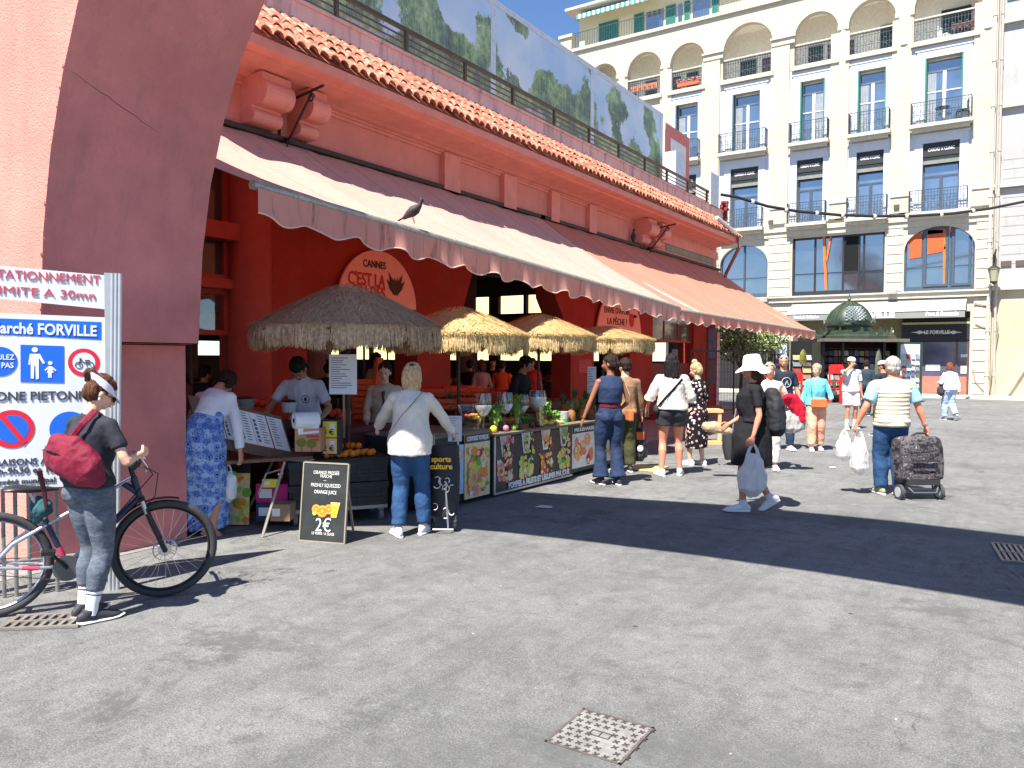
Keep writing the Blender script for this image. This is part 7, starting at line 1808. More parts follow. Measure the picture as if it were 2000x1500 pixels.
# burgundy bag hanging from the shoulder
vp=p;t=thing('shoulder_bag','burgundy shoulder bag worn across the back of the woman in the white visor','bag',tuple(p.w((0,-.2,1.15))),p.rz);L_=parent_mat(t).inverted()
b=B();c=[(-.15,-.17,1.12),(-.05,-.19,1.17),(.07,-.19,1.15),(.18,-.15,1.05),(.22,-.12,.99)]
b.loft([L_@p.w(q)for q in c],[(.08,.04),(.13,.07),(.14,.075),(.115,.065),(.06,.04)],xa=(0,0,1),n=14,round_=True);me=remesh(b,.010,3,(.012,10,10));me.materials.append(cloth('burgundy nylon',rgb(128,34,56),.5,.1,.9));o=bpy.data.objects.new('bag_body',me);COL.objects.link(o);o.parent=t
b=B();b.loft([L_@p.w(q)for q in((.02,-.18,1.24),(.09,-.12,1.37),(.10,-.03,1.452),(.06,.06,1.42))],[(.022,.005)]*4,n=6);b.make('strap',cloth('burgundy nylon',(0,0,0)),t,world=False)
b=B();b.loft([L_@p.w(q)for q in((-.1,-.265,1.2),(.03,-.275,1.2),(.14,-.23,1.1))],[(.006,.003)]*3,n=6);b.make('zip',mat('zip dark',rgb(70,20,34),.5),t,world=False)
b=B();b.loft([L_@p.w(q)for q in((-.2,-.22,1.05),(-.22,-.17,.9),(-.215,-.16,.78))],[(.016,.004),(.014,.004),(.010,.004)],n=6);b.make('hanging_strap',mat('zip dark',rgb(70,20,34),.5),t,world=False)
# 2 --- woman in the blue patterned dress leaning over the stall
p=P_('woman in long blue patterned dress and white cardigan leaning over the menu table',(402,1042),14,H=1.74,skin='tan',hp=(40,-5),lean=34,hL=(-.26,.45,.95),hR=(.30,.16,.80,1,-.6,0),fL=(-.04,.25,0,5),fR=(.14,-.10,.0,-15),fp=(0,-28),hips=(0,-.06))
p.skirt(MT_['paisley'],.10,1.17,(.25,.21),(.14,.11),'dress',shift=(-.05,.10),folds=(.026,7,1.2));p.top(M_WHT,1.09,.022,.95,'cardigan',folds=(.008,8,5),loose=.01);p.hair(HM['dark'],'long',.26);b=B()
for i in(0,1):
 bb=B();q=p.foot(bb,i,-.004);b.loft([q(-.08,.004),q(0,.004),q(.1,.004),q(.19,.004)],[(.03,.008),(.04,.008),(.045,.008),(.03,.008)],xa=p.fdir(i).cross(Vector((0,0,1))),n=8);b.loft([q(.08,.0)+Vector((-.04,0,.01)),q(.1,.06),q(.08,0)+Vector((.04,0,.01))],[.008]*3,n=6)
p.raw(b,'sandals',mat('sandal',rgb(190,160,130),.7))
c=onx(450,990,p.pos.x+.25)
def hangbag(label,top_,h,w,d,m,name='bag',cat='bag',round_=False,strap_to=None,rz=0,full=.6):
 t=thing(name,label,cat,tuple(top_),rz);b=B();
 b.loft([(0,0,-h),(0,0,-h*.92),(0,0,-h*.6),(0,0,-h*.35),(0,0,-h*.25)],[(w*.6,d*.6),(w*.95,d),(w,d),(w*.7,d*.6),(w*.45,d*.35)]if not round_ else[(w*.3,d*.3),(w*.8,d*.8),(w,d),(w*.85,d*.8),(w*.3,d*.3)],xa=(1,0,0),n=14,round_=True)
 me=remesh(b,.009,2,(.024,16,5));me.materials.append(m);o=bpy.data.objects.new('bag_body',me);COL.objects.link(o);o.parent=t
 b=B();hs=strap_to if strap_to else 0
 for s_ in(-1,1):b.loft([(s_*w*.4,0,-h*.28),(s_*w*.25,0,-h*.12),(0,0,hs)],[(.022 if not round_ else .008,.004),(.016 if not round_ else .008,.004),(.01,.005)],n=6,xa=(1,0,0))
 b.make('handle',m,t,world=False,smooth=True);return t
M_FILM=mat('white plastic film',(.62,.64,.67),.4,var=.05,bump=.6,bs=18,bd=.02)
def thin(name,c,tr=.45):
 m,N=newmat(name,.35,0,.4);v=N.coord('Object');f=N.noise(N.coord('Object',(1,1,.3)),12,4,.6);N.color(N.ramp(f,[(.35,tuple(x*.85 for x in c)),(.65,c)]));N.bump(f,.8,.02)
 t=N.add('ShaderNodeBsdfTranslucent');t.inputs[0].default_value=(*c,1);mx=N.add('ShaderNodeMixShader');mx.inputs[0].default_value=tr;N.link(N.p.outputs[0],mx.inputs[1]);N.link(t.outputs[0],mx.inputs[2]);N.link(mx.outputs[0],N.out.inputs[0]);return m
M_FILM=thin('white plastic film',(.88,.87,.86),.5)
hangbag('rounded white handbag hanging from the hand of the woman in the blue dress',onx(446,905,p.pos.x+.12),.36,.085,.07,M_WHT,'handbag',round_=True,rz=radians(YAW))
# 3 --- vendor in white shirt
p=P_('vendor in white shirt with a round chest print bending over his work',onx(598,905,-6.75).to_2d().to_3d(),185,H=1.74,fem=False,skin='olive',hp=(42,0),lean=16,hL=(-.30,.36,1.00),hR=(.34,.40,.98),curl=(1,1),voxel=.012)
p.top(cloth('vendor white',rgb(205,205,222)),.92,.022,.5,loose=.02);p.pants(M_BLKC);p.shoes(M_SHB);p.hair(HM['black'],'short');p.face_()
b=B();c=p.sp((-.07,.135,1.24));up_=(p.sp((0,0,1.3))-p.sp((0,0,1.2))).normalized()
b.loft([c+up_*(.042*sin(a))+Vector((.042*cos(a),0,0))for a in np.linspace(0,2*pi,17)[:-1]],[.003]*16,n=5,closed=True);b.ell(c,(.014,.004,.022),8,6);p.raw(b,'chest_print',mat('print navy',rgb(40,40,66),.7))
# 4 --- young woman seller
p=P_('young dark haired seller in a pale hooded top facing the street',onx(752,940,-6.5).to_2d().to_3d(),172,H=1.62,skin='light',hp=(6,8),lean=6,hL=(-.3,.2,.88),hR=(.22,.34,.98),curl=(.6,.6),voxel=.012)
p.top(cloth('pale hoodie',rgb(196,182,164),folds=.9),.92,.03,1,'hooded_top',loose=.03);p.pants(M_BLKC);p.shoes(M_SHOE);p.hair(HM['dark'],'bun',tail=(0,-.09,.19));p.face_()
b=B();b.loft([p.sp(q)for q in((.02,.17,1.36),(.0,.175,1.2),(-.01,.16,1.08))],[(.03,.006)]*3,n=6);p.raw(b,'strap',M_BLKC)
# 5 --- blonde woman in cream jacket
p=P_('blonde woman in a cream linen jacket and blue jeans leaning on the fruit stall',(800,1046),4,H=1.64,skin='light',hp=(14,-6),lean=11,hL=(-.42,.42,1.02,-.6,-.6,-.6),hR=(.36,.40,.98,.9,-.6,-.2),fL=(-.10,-.05,0,28),fR=(.12,.10,0,-14),bulk=1.06,curl=(.6,1.0),voxel=.010)
p.pants(M_DEN,.97,.010,[(0,.10),(.25,.088),(.5,.068),(.7,.066),(1,.058)],folds=(.010,7,9));p.top(M_CRM,.80,.030,1,'jacket',loose=.035,folds=(.011,7,4),sl_inf=.018);p.shoes(M_SHOE);p.hair(HM['blonde'],'long',.25,wid=1.12)
b=B();b.loft([p.sp(q)for q in((.14,-.06,1.43),(.11,-.125,1.37),(.05,-.165,1.28),(-.05,-.18,1.16),(-.13,-.175,1.05),(-.20,-.10,.97))],[(.008,.003)]*6,n=6);p.raw(b,'cross_strap',M_BLKC)
b=B();b.ell(p.HM@Vector((.0,-.105,.16)),(.03,.012,.018),10,6);p.raw(b,'hair_clip',M_BLKC)
# doodled trolley at her right
c=G(868,1035);t=thing('shopping_trolley','tall black shopping trolley with white doodles and yellow lettering beside the cream jacket','trolley',tuple(c),radians(YAW));Y=-(CM.inverted()@c).z;u=Y/1500
b=B();b.loft([(0,0,30*u),(0,.0,60*u),(0,.02,120*u),(0,.03,165*u)],[(.13,.10),(.145,.12),(.15,.13),(.14,.11)],n=4*4,xa=(1,0,0));b.make('bag',mat('trolley black',(.025,.025,.03),.7,bump=.4,bs=8),t,world=False,smooth=True)
b=B();r_=random.Random(5)
for k in range(11):
 x,z=r_.uniform(-.1,.1),r_.uniform(34,104)*u;a0=r_.uniform(0,6);n_=r_.randint(6,11);rr=r_.uniform(.022,.038)
 b.loft([(x+rr*cos(a0+q*.5),-.135-.012*cos(x*9),z+rr*1.2*sin(a0+q*.5))for q in range(n_)],[(.006,.003)]*n_,n=5)
b.make('doodles',mat('doodle white',(.6,.6,.6),.7),t,world=False,smooth=True)
M_YL=mat('yellow letters',rgb(240,190,50),.6)
for tx_,z in(('sports',142),('culture',128)):text(tx_,.075,M_YL,parent_mat(t)@Vector((-.02,-.142,z*u)),rt,(0,0,1),t,bold=.002)
b=B();b.tube([(-.1,-.05,18*u),(-.12,.12,60*u),(-.12,.14,185*u),(.12,.14,185*u),(.12,.12,60*u),(.1,-.05,18*u)],.011,6);b.tube([(-.1,-.16,8*u),(.1,-.16,8*u)],.01,5);b.tube([(.05,-.16,8*u),(.02,-.14,100*u)],.009,5);b.make('frame',M_STEEL,t,world=False)
for x in(-.11,.11):
 b=B();b.cyl((x-.014,-.05,.06),(x+.014,-.05,.06),.06,n=16);b.make('wheel',mat('tyre',(.02,.02,.02),.7),t,world=False)
 # 6 --- denim woman
p=P_('tall woman in a sleeveless denim top and flared dark jeans seen from behind',(1190,946),-12,H=1.73,skin='dark',hp=(4,-50),hL=(-.36,.02,.86),hR=(.22,.20,.98),fL=(-.12,.0,0,14),fR=(.10,-.06,0,-8),curl=(.35,.6),bulk=1.02)
p.pants(M_DEND,.985,.008,[(0,.104),(.25,.094),(.5,.064),(.75,.074),(1,.105)],'jeans',folds=(.007,7,10));p.top(M_DEND,1.07,.022,0,'waistcoat',folds=(.005,8,6),loose=.015);p.shoes(M_SHB);p.hair(HM['dark'],'bun',tail=(.02,-.10,.09))
b=B();b.loft([p.sp((0,0,1.02)),p.sp((0,0,1.075))],[(.148,.118),(.142,.112)],xa=p.xa,n=20);p.raw(b,'red_sash',cloth('wine knit',rgb(104,28,34)))
b=B();b.loft([p.w((.14,.0,1.40))-p.pos,p.w((.22,-.10,1.2))-p.pos,p.w((.25,-.05,.98))-p.pos],[(.008,.003)]*3,n=6)
t=thing('handbag','small tan leather handbag hanging at the hip of the woman in denim','bag',tuple(p.w((.22,-.10,.93))),p.rz);
b=B();b.box((-.02,-.085,-.09),(.05,.085,.06));bm_=b;o=b.make('bag_body',mat('tan leather',rgb(196,112,62),.5,var=.15),t,world=False);md=o.modifiers.new('bevel','BEVEL');md.width=.02;md.segments=3
b=B();M_=parent_mat(t).inverted();b.loft([M_@p.w(q)for q in((.25,-.03,.94),(.235,-.09,1.18),(.15,-.05,1.43))],[(.008,.003)]*3,n=6);b.make('strap',mat('pale strap',rgb(220,190,165),.6),t,world=False)
b=B();b.loft([p.wr[0]+Vector((0,0,.01)),p.wr[0]+Vector((0,0,.025))],[.03,.03],n=12);p.raw(b,'bracelets',mat('gold',rgb(190,150,90),.35,.7))
# 7 --- person mostly hidden behind her
p=P_('person in a beige overshirt and olive trousers mostly hidden behind the woman in denim',(1219,922),-10,H=1.68,fem=False,skin='light',hp=(5,-20),hR=(.3,.1,.85),voxel=.013)
p.pants(cloth('olive trousers',rgb(70,72,48)),.98,.016,[(0,.1),(.5,.085),(1,.07)]);p.top(cloth('beige overshirt',rgb(150,118,90)),.85,.02,.9,loose=.01);p.shoes(M_SHB);p.hair(HM['dark'],'short')
t=hangbag('black shopping bag printed with an orange square held beside the woman in denim',p.w((.28,.12,.80)),.62,.13,.05,M_BLKC,'shopping_bag',rz=p.rz);b=B();b.box((-.07,-.062,-.32),(.05,-.056,-.20));b.make('orange_print',mat('orange print',rgb(220,110,50),.6),t,world=False);b=B();b.ell((-.01,-.062,-.45),(.05,.005,.05),8,5);b.make('white_print',M_PAPER,t,world=False)
# 8 --- woman in shorts
p=P_('long haired woman in loose pale shirt and black shorts holding a green can',(1310,929),6,H=1.75,skin='red',hp=(2,10),hL=(-.33,.14,.93),hR=(.24,.25,1.0),fL=(-.13,-.04,0,20),fR=(.13,.06,0,-12),curl=(1.1,.8),bulk=1.06)
p.pants(M_BLKC,.22,.022,[(0,.102),(.3,.098)],'shorts',folds=(.006,8,6));p.top(cloth('pale chiffon',rgb(220,212,200),folds=.8),.93,.03,.55,'blouse',loose=.045,sl_inf=.03,open_sl=.03,folds=(.011,7,5));p.shoes(M_SHOE);p.hair(HM['black'],'long',.34,wid=1.25)
b=B();b.loft([p.sp(q)for q in((.13,-.13,1.36),(.03,-.165,1.24),(-.08,-.175,1.12),(-.16,-.15,1.02),(-.19,-.06,.96))],[(.024,.004)]*5,n=6);p.raw(b,'cross_strap',M_BLKC)
b=B();q=p.palm[0]*p.k;b.cyl(q+Vector((.02,.03,-.06)),q+Vector((.02,.03,.07)),.028,n=14);o=b.make('drink_can',mat('green can',rgb(110,150,130),.4,.3,var=.3,vs=20),None,smooth=True);o.location=p.pos;o.rotation_euler=(0,0,p.rz);tag(o,'green and white drink can held by the woman in black shorts','can')
t=thing('belt_bag','black belt bag hanging at the left hip of the woman in black shorts','bag',tuple(p.w((-.21,.0,.93))),p.rz);b=B();b.loft([(0,-.09,0),(0,0,0),(0,.09,0)],[(.06,.035),(.085,.05),(.055,.035)],xa=(0,0,1),n=12,round_=True);b.make('bag_body',M_BLKC,t,world=False,smooth=True)
# 9 --- floral dress
p=P_('blonde woman with a bun in a long black floral dress looking down',(1360,909),-35,H=1.62,skin='light',hp=(18,-22),hL=(-.16,.30,1.06),hR=(.2,.25,1.02),curl=(.9,.9),fL=(-.10,.05,0,6),fR=(.10,-.05,0,-10))
p.skirt(MT_['floral'],.30,1.06,(.19,.17),(.135,.11),'dress',folds=(.014,7,2));p.top(MT_['floral'],1.0,.02,.85,'dress_top',sl_inf=.02,loose=.01);p.shoes(M_SHOE);p.hair(HM['blonde'],'bun',tail=(0,-.02,.235));p.face_()
# 10 --- hat woman in black dress
p=P_('woman in white bucket hat and black buttoned dress walking left with a carrier bag',(1466,998),-82,H=1.69,skin='red',hp=(6,-6),hR=(.16,.22,.96),hL=(-.27,.03,.86),fL=(-.07,.10,0,5),fR=(.08,-.22,.05,-5),fp=(0,-34),curl=(1.0,.8),voxel=.010,bulk=1.05)
M_DRS=cloth('black dress',(.016,.016,.018),.8,.1,.6);p.skirt(M_DRS,.52,1.08,(.20,.22),(.14,.125),'dress',folds=(.012,6,2));p.top(M_DRS,1.0,.022,.45,'dress_top',loose=.02);p.shoes(M_SHOE,high=.02);p.socks(M_SHOE,.06);p.hair(HM['brown'],'long',.2);p.face_()
M=p.HM;b=B();pr=[(.0,.262),(.05,.26),(.082,.245),(.094,.20),(.098,.155),(.105,.135),(.16,.10),(.178,.082),(.176,.078),(.10,.125)]
b.lathe((0,0,0),pr,28);b.v=[tuple(M@Vector((v[0]*.98,v[1]*1.08-.01,v[2]+.012*sin(atan2(v[1],v[0])*3)*(1 if v[2]<.13 else 0)-(.03 if v[2]<.13 and v[1]<0 else 0))))for v in b.v];h=p.raw(b,'bucket_hat',mat('hat white',rgb(236,226,220),.9,bump=.4,bs=30))
b=B();b.ell(M@Vector((.07,-.10,.12)),(.03,.02,.03),8,6);b.loft([M@Vector((.07,-.11,.12)),M@Vector((.08,-.13,.05))],[.016,.01],n=6);b.v=[tuple(Vector(v)*p.k)for v in b.v];b.make('bow',mat('hat white',(0,0,0)),h,True,world=False)
b=B()
for z in(1.33,1.24,1.15):b.ell(p.sp((.0,.155 if z>1.2 and z<1.3 else .135,z)),(.012,.008,.012),8,6)
b.ell(p.sp((.12,.10,1.0)),(.012,.012,.012),8,6);p.raw(b,'buttons',mat('button',(.7,.66,.6),.4))
hangbag('full translucent white carrier bag held by the woman in the white hat',p.w((-.275,.03,.79)),.54,.15,.08,M_FILM,'carrier_bag',rz=p.rz+radians(90))
t=thing('backpack','soft black bag carried behind the woman in the white hat','backpack',tuple(p.w((-.03,-.25,1.12))),p.rz);b=B();b.loft([(0,.05,.19),(0,.02,.08),(0,.0,-.08),(0,.0,-.19)],[(.125,.08),(.15,.10),(.155,.11),(.15,.10)],xa=(1,0,0),n=14,round_=True);me=remesh(b,.012,2,(.015,9,9));me.materials.append(cloth('bag black',(.03,.03,.034),.6));o=bpy.data.objects.new('bag_body',me);COL.objects.link(o);o.parent=t
# 11 --- woman with grey hair, beige top, red jacket over a grey bag
p=P_('grey haired woman in cream top and white trousers carrying a red jacket',(1500,917),192,H=1.63,skin='red',hp=(2,4),hL=(-.30,.10,.95),hR=(-.05,.32,1.02),curl=(.8,1),fL=(-.10,.05,0,6),fR=(.09,-.08,0,-6))
p.pants(cloth('white trousers',rgb(232,226,218)),.94,.012,[(0,.1),(.5,.072),(1,.055)]);p.top(cloth('cream top',rgb(228,206,178)),.92,.022,1,loose=.02);p.shoes(M_SHOE);p.hair(HM['greyblonde'],'bob');p.face_(shades_up=True)
t=hangbag('grey canvas tote bag on the arm of the woman in white trousers',p.w((-.30,.18,1.08)),.42,.22,.08,cloth('grey canvas',rgb(96,100,104)),'tote_bag',rz=p.rz)
b=B();b.loft([(-.06,-.02,.12),(.05,0,.1),(.14,.02,.0),(.19,.03,-.2)],[(.10,.05),(.12,.07),(.10,.06),(.06,.04)],xa=(1,0,0),n=12,round_=True);me=remesh(b,.012,2,(.014,10,8));me.materials.append(cloth('red jacket',rgb(206,30,58)));o=bpy.data.objects.new('red_jacket',me);COL.objects.link(o);o.location=p.w((-.26,.24,1.02));o.rotation_euler=(0,0,p.rz+pi);tag(o,'bright red jacket draped over the grey canvas bag','jacket')
# 12 --- man in navy T-shirt
p=P_('man in navy t-shirt with pale circular print and sunglasses on his head',(1528,878),176,H=1.76,fem=False,skin='tan',hp=(4,24),hL=(-.28,.1,.86),hR=(.2,.26,1.05),curl=(.6,.8),voxel=.012,fL=(-.09,.1,0,5),fR=(.12,-.06,0,-8))
p.pants(M_DEND,.97,.012,[(0,.1),(.5,.075),(1,.06)]);p.top(M_NAVY,.92,.022,.5,loose=.02);p.shoes(M_SHOE);p.hair(HM['grey'],'crop');p.face_(shades_up=True)
b=B();c=p.sp((0,.142,1.22));b.loft([c+Vector((.085*cos(a),-abs(cos(a))*.02,.085*sin(a)))for a in np.linspace(0,2*pi,21)[:-1]],[.006]*20,n=5,closed=True);b.loft([c+Vector((-.03,0,-.05)),c+Vector((0,.008,.04))],[.008,.006],n=5);b.loft([c+Vector((.03,0,-.05)),c+Vector((.01,.008,.02))],[.008,.006],n=5);p.raw(b,'shirt_print',mat('print pale',rgb(190,198,210),.8))
# 13 --- turquoise woman
p=P_('short haired woman in a turquoise jumper and peach trousers with a tan bag',(1592,880),188,H=1.60,skin='light',hp=(0,40),hL=(-.22,.26,1.04),hR=(.30,.04,.82),curl=(.9,.4),voxel=.012,fL=(-.10,-.10,0,4),fR=(.10,.12,0,-6))
p.pants(cloth('peach trousers',rgb(232,168,140)),.93,.014,[(0,.1),(.5,.078),(1,.066)]);p.top(cloth('turquoise knit',rgb(112,202,214)),.90,.026,1,'jumper',loose=.03);p.shoes(M_SHOE);p.hair(HM['greyblonde'],'short');p.face_()
t=thing('handbag','tan leather bag across the front of the woman in turquoise','bag',tuple(p.w((0,.2,.95))),p.rz);b=B();b.box((-.15,-.04,-.09),(.13,.04,.08));o=b.make('bag_body',mat('tan leather',rgb(196,112,62),.5),t,world=False);o.modifiers.new('bevel','BEVEL').width=.02;b=B();M_=parent_mat(t).inverted();b.loft([M_@p.w(q)for q in((.12,.17,1.0),(.13,.18,1.2),(.12,.06,1.43))],[(.006,.003)]*3,n=6);b.make('strap',M_BLKC,t,world=False)
# 14 --- youth
p=P_('youth in a white t-shirt, pink shorts and backwards white cap touching his face',(1660,838),178,H=1.74,fem=False,skin='tan',hp=(6,-14),hR=(.08,.17,1.50,1,.2,-.8),hL=(-.27,.0,.82),curl=(.4,1.1),voxel=.012,fL=(-.11,-.02,0,10),fR=(.13,.10,0,-14))
p.pants(cloth('pink shorts',rgb(238,206,212)),.42,.02,[(0,.1),(.4,.095),(.5,.095)],'shorts');p.top(M_WHT,.90,.028,.5,loose=.03);p.socks(mat('white sock',(.7,.7,.72),.9),.16);p.shoes(M_SHOE);p.hair(HM['brown'],'short');p.face_()
M=p.HM;b=B();b.lathe((0,0,0),[(0,.232),(.05,.226),(.082,.195),(.094,.15),(.093,.138)],22);b.v=[tuple(M@Vector((v[0],v[1]*1.12-.01,v[2])))for v in b.v];p.raw(b,'cap',mat('cap white',(.72,.7,.7),.8))
# 15 --- man in quilted vest
p=P_('grey haired man in a cream quilted gilet and blue jeans pulling a camouflage trolley',(1738,968),4,H=1.71,fem=False,skin='red',hp=(6,4),hL=(-.40,.02,.89),hR=(.40,-.02,.86),fL=(-.07,.10,0,6),fR=(.10,-.06,0,-6),curl=(1,1),bulk=1.14,voxel=.010)
p.pants(M_DEN,.98,.012,[(0,.105),(.5,.080),(1,.068)],folds=(.009,6,8));p.top(cloth('sky blue tee',rgb(150,200,216)),.98,.02,.5,'shirt',sl_inf=.026);p.top(MT_['quilt'],.86,.045,0,'gilet',loose=.01,folds=(.003,8,8),neck=1.44);p.shoes(mat('grey trainer',rgb(150,150,130),.7));p.hair(HM['grey'],'short')
M=p.HM;b=B();b.loft([p.sp((0,-.02,1.39)),p.sp((0,-.015,1.45))],[(.09,.085),(.078,.075)],n=18);p.raw(b,'collar',MT_['quilt'])
b=B();b.loft([p.wr[1].lerp(p.el[1],.02),p.wr[1].lerp(p.el[1],.12)],[.034,.034],n=12);p.raw(b,'wristwatch',M_STEEL)
q=p.w(p.palm[0]*1.0)
hangbag('bulging white carrier bag nearer the jeans of the man in the quilted gilet',q+rt*.07,.52,.12,.09,M_FILM,'carrier_bag',rz=p.rz);hangbag('smaller outer white carrier bag held by the man in the quilted gilet',q-rt*.10+fw*.05,.36,.10,.07,M_FILM,'carrier_bag',rz=p.rz)
c=G(1795,975);t=thing('shopping_trolley','camouflage two wheeled shopping trolley pulled by the man in the quilted gilet','trolley',tuple(c),radians(YAW+4));Y=-(CM.inverted()@c).z;u=Y/1500
b=B();b.loft([(0,.10,38*u),(0,.04,46*u),(0,.04,72*u),(0,.06,98*u),(0,.08,112*u),(0,.10,118*u)],[(.20,.10),(.245,.14),(.255,.15),(.255,.15),(.24,.13),(.2,.1)],n=20,xa=(1,0,0));
b.v=[(max(-.255,min(.255,v[0]*1.38)),.05+max(-.14,min(.14,(v[1]-.05)*1.38)),v[2])for v in b.v];me=remesh(b,.011,1,(.006,9,9));me.materials.append(MT_['camo']);o=bpy.data.objects.new('bag',me);COL.objects.link(o);o.parent=t
b=B();b.box((-.16,-.13,76*u),(.14,-.112,80*u));b.box((-.15,-.12,62*u),(.13,-.105,63*u));b.make('pocket_flap',M_BLKC,t,world=False)
b=B();b.box((-.2,-.10,30*u),(.2,.12,40*u));b.make('base_panel',M_BLKC,t,world=False)
b=B();b.tube([(-.19,-.03,42*u),(-.18,-.08,24*u),(-.14,-.12,16*u),(.14,-.12,16*u),(.18,-.08,24*u),(.19,-.03,42*u)],.012,6);b.tube([(-.24,0,.09),(.24,0,.09)],.01,6);b.tube([(-.17,.0,.1),(-.17,.02,.4)],.012,6);b.tube([(.17,.0,.1),(.17,.02,.4)],.012,6);b.box((-.17,-.06,.11),(.17,.06,.13));b.make('frame',mat('frame grey',rgb(120,120,124),.4,.6),t,world=False)
b=B();b.tube([(-.12,.06,112*u),(-.1,.02,124*u),(-.05,.0,129*u),(.05,0,129*u),(.1,.02,124*u),(.12,.06,112*u)],.014,8);b.make('handle',M_BLKC,t,world=False)
for x in(-.25,.25):
 b=B();b.cyl((x-.02,0,.09),(x+.02,0,.09),.09,n=22);w_=b.make('wheel',mat('rubber grey',rgb(70,70,74),.7),t,world=False);b=B();b.cyl((x-.024,0,.09),(x+.024,0,.09),.062,n=18);b.v=[(v[0],v[1],v[2])for v in b.v];b.make('rim',mat('rim pale',rgb(170,175,178),.5),w_,world=False)
 # 16 --- far woman
p=P_('woman in white jumper and pale jeans walking away towards the restaurant',(1853,821),2,H=1.62,skin='light',hp=(18,0),hL=(-.2,.2,1.1),hR=(.24,-.05,.85),fL=(-.06,.12,0,6),fR=(.1,-.20,.08,-4),fp=(0,-50),voxel=.014,fingers=False)
p.pants(cloth('pale jeans',rgb(170,190,215),denim=.2),.97,.014,[(0,.1),(.5,.08),(1,.07)]);p.top(M_WHT,.90,.03,1,'jumper',loose=.03,sl_inf=.022);p.shoes(mat('black white shoe',(.2,.2,.2),.6));p.hair(HM['auburn'],'bob')
hangbag('black shoulder bag on the left of the woman in the white jumper',p.w((-.24,0,1.12)),.34,.11,.07,M_BLKC,'shoulder_bag',rz=p.rz,strap_to=.25)
# 17,18 --- partly hidden figures by the kiosk
p=P_('person in a white cap and navy top half hidden behind the man in the gilet',(1722,852),-30,H=1.66,fem=False,skin='tan',hp=(10,-10),voxel=.014,fingers=False);p.pants(M_BLKC);p.top(M_NAVY,.9,.02,.5);p.shoes(M_SHB);p.hair(HM['dark'],'crop');M=p.HM;b=B();b.lathe((0,0,0),[(0,.232),(.05,.226),(.084,.195),(.096,.145)],20);b.v=[tuple(M@Vector((v[0],v[1]*1.12-.01,v[2])))for v in b.v];p.raw(b,'cap',mat('cap white',(.72,.7,.7),.8))
p=P_('person in dark clothes browsing at the kiosk behind the youth in pink shorts',(1690,812),20,H=1.68,fem=False,skin='tan',hp=(15,0),voxel=.014,fingers=False);p.pants(M_BLKC);p.top(cloth('slate top',rgb(52,66,76)),.9,.02,.9);p.shoes(M_SHB);p.hair(HM['dark'],'short')
# 19 --- vendor with glasses
p=P_('dark haired vendor with thin glasses and black shirt leaning behind the goblets',onx(1003,900,-6.6).to_2d().to_3d(),118,H=1.74,fem=False,skin='olive',hp=(4,-20),lean=18,hL=(-.2,.35,1.0),hR=(.26,.36,.98),curl=(.8,.8),voxel=.011);p.top(cloth('black vendor shirt',(.02,.02,.026)),.92,.022,.9,loose=.01);p.pants(M_BLKC);p.shoes(M_SHB);p.hair(HM['black'],'short');p.face_();M=p.HM;b=B()
for x in(-.031,.031):b.loft([M@Vector((x+.021*cos(a),.102,.088+.016*sin(a)))for a in np.linspace(0,2*pi,13)[:-1]],[.0016]*12,n=4,closed=True)
b.loft([M@Vector((.052,.1,.09)),M@Vector((.078,0,.09))],[.0016]*2,n=4);b.loft([M@Vector((-.052,.1,.09)),M@Vector((-.078,0,.09))],[.0016]*2,n=4);p.raw(b,'glasses',M_STEEL)
# people inside the hall, in the shade
IN=[(735,690,-10.5,120,rgb(176,150,122),0,'dark','man in a beige t-shirt inside the hall behind the stacked crates'),(981,705,-9.9,20,rgb(236,96,40),0,'dark','person in a bright orange shirt seen from behind inside the hall'),(940,703,-10.0,-30,rgb(170,128,128),1,'brown','woman in a dusty pink top with a red scarf inside the hall'),(918,704,-10.6,10,(.02,.02,.024),0,'black','person in black at the left of the shoppers inside the hall'),(962,700,-10.4,170,rgb(34,36,60),0,'black','person in navy between the pink and orange shoppers'),(1040,700,-9.9,200,rgb(200,52,40),1,'dark','shopper in red holding a tan bag beyond the vendor with glasses'),(352,712,-10.3,0,rgb(120,60,56),1,'brown','dim figure in brown behind the woman in the blue dress'),(400,722,-9.9,30,(.018,.018,.022),0,'black','dim figure in black inside the glazed bay at the left'),(440,718,-10.1,80,(.03,.03,.04),1,'dark','dim long haired figure beside the glazed bay post'),(828,715,-11.5,180,rgb(60,40,44),0,'dark','distant figure in the passage right of the blonde woman'),(640,712,-11.0,-20,rgb(48,44,54),0,'dark','distant dark figure seen left of the price list'),(1180,716,-10.5,190,rgb(40,40,44),0,'grey','grey haired figure behind the narrow white list')]
for i,(px,yt_,x,fc,c,fem,hr,l)in enumerate(IN):
 q=onx(px,yt_,x);H_=min(1.86,max(1.55,q.z))
 p=P_(l,(q.x,q.y,0),fc,H=H_,fem=bool(fem),skin=('tan','olive')[i%2],voxel=.018,fingers=False,hp=(5,0),hR=(.22,.2,1.0),group='shoppers in the dim hall')
 p.top(cloth('inside %d'%i,c),.9,.02,.5 if i%2 else .9);p.pants(M_BLKC);p.shoes(M_SHB);p.hair(HM[hr],'long' if fem else 'short')
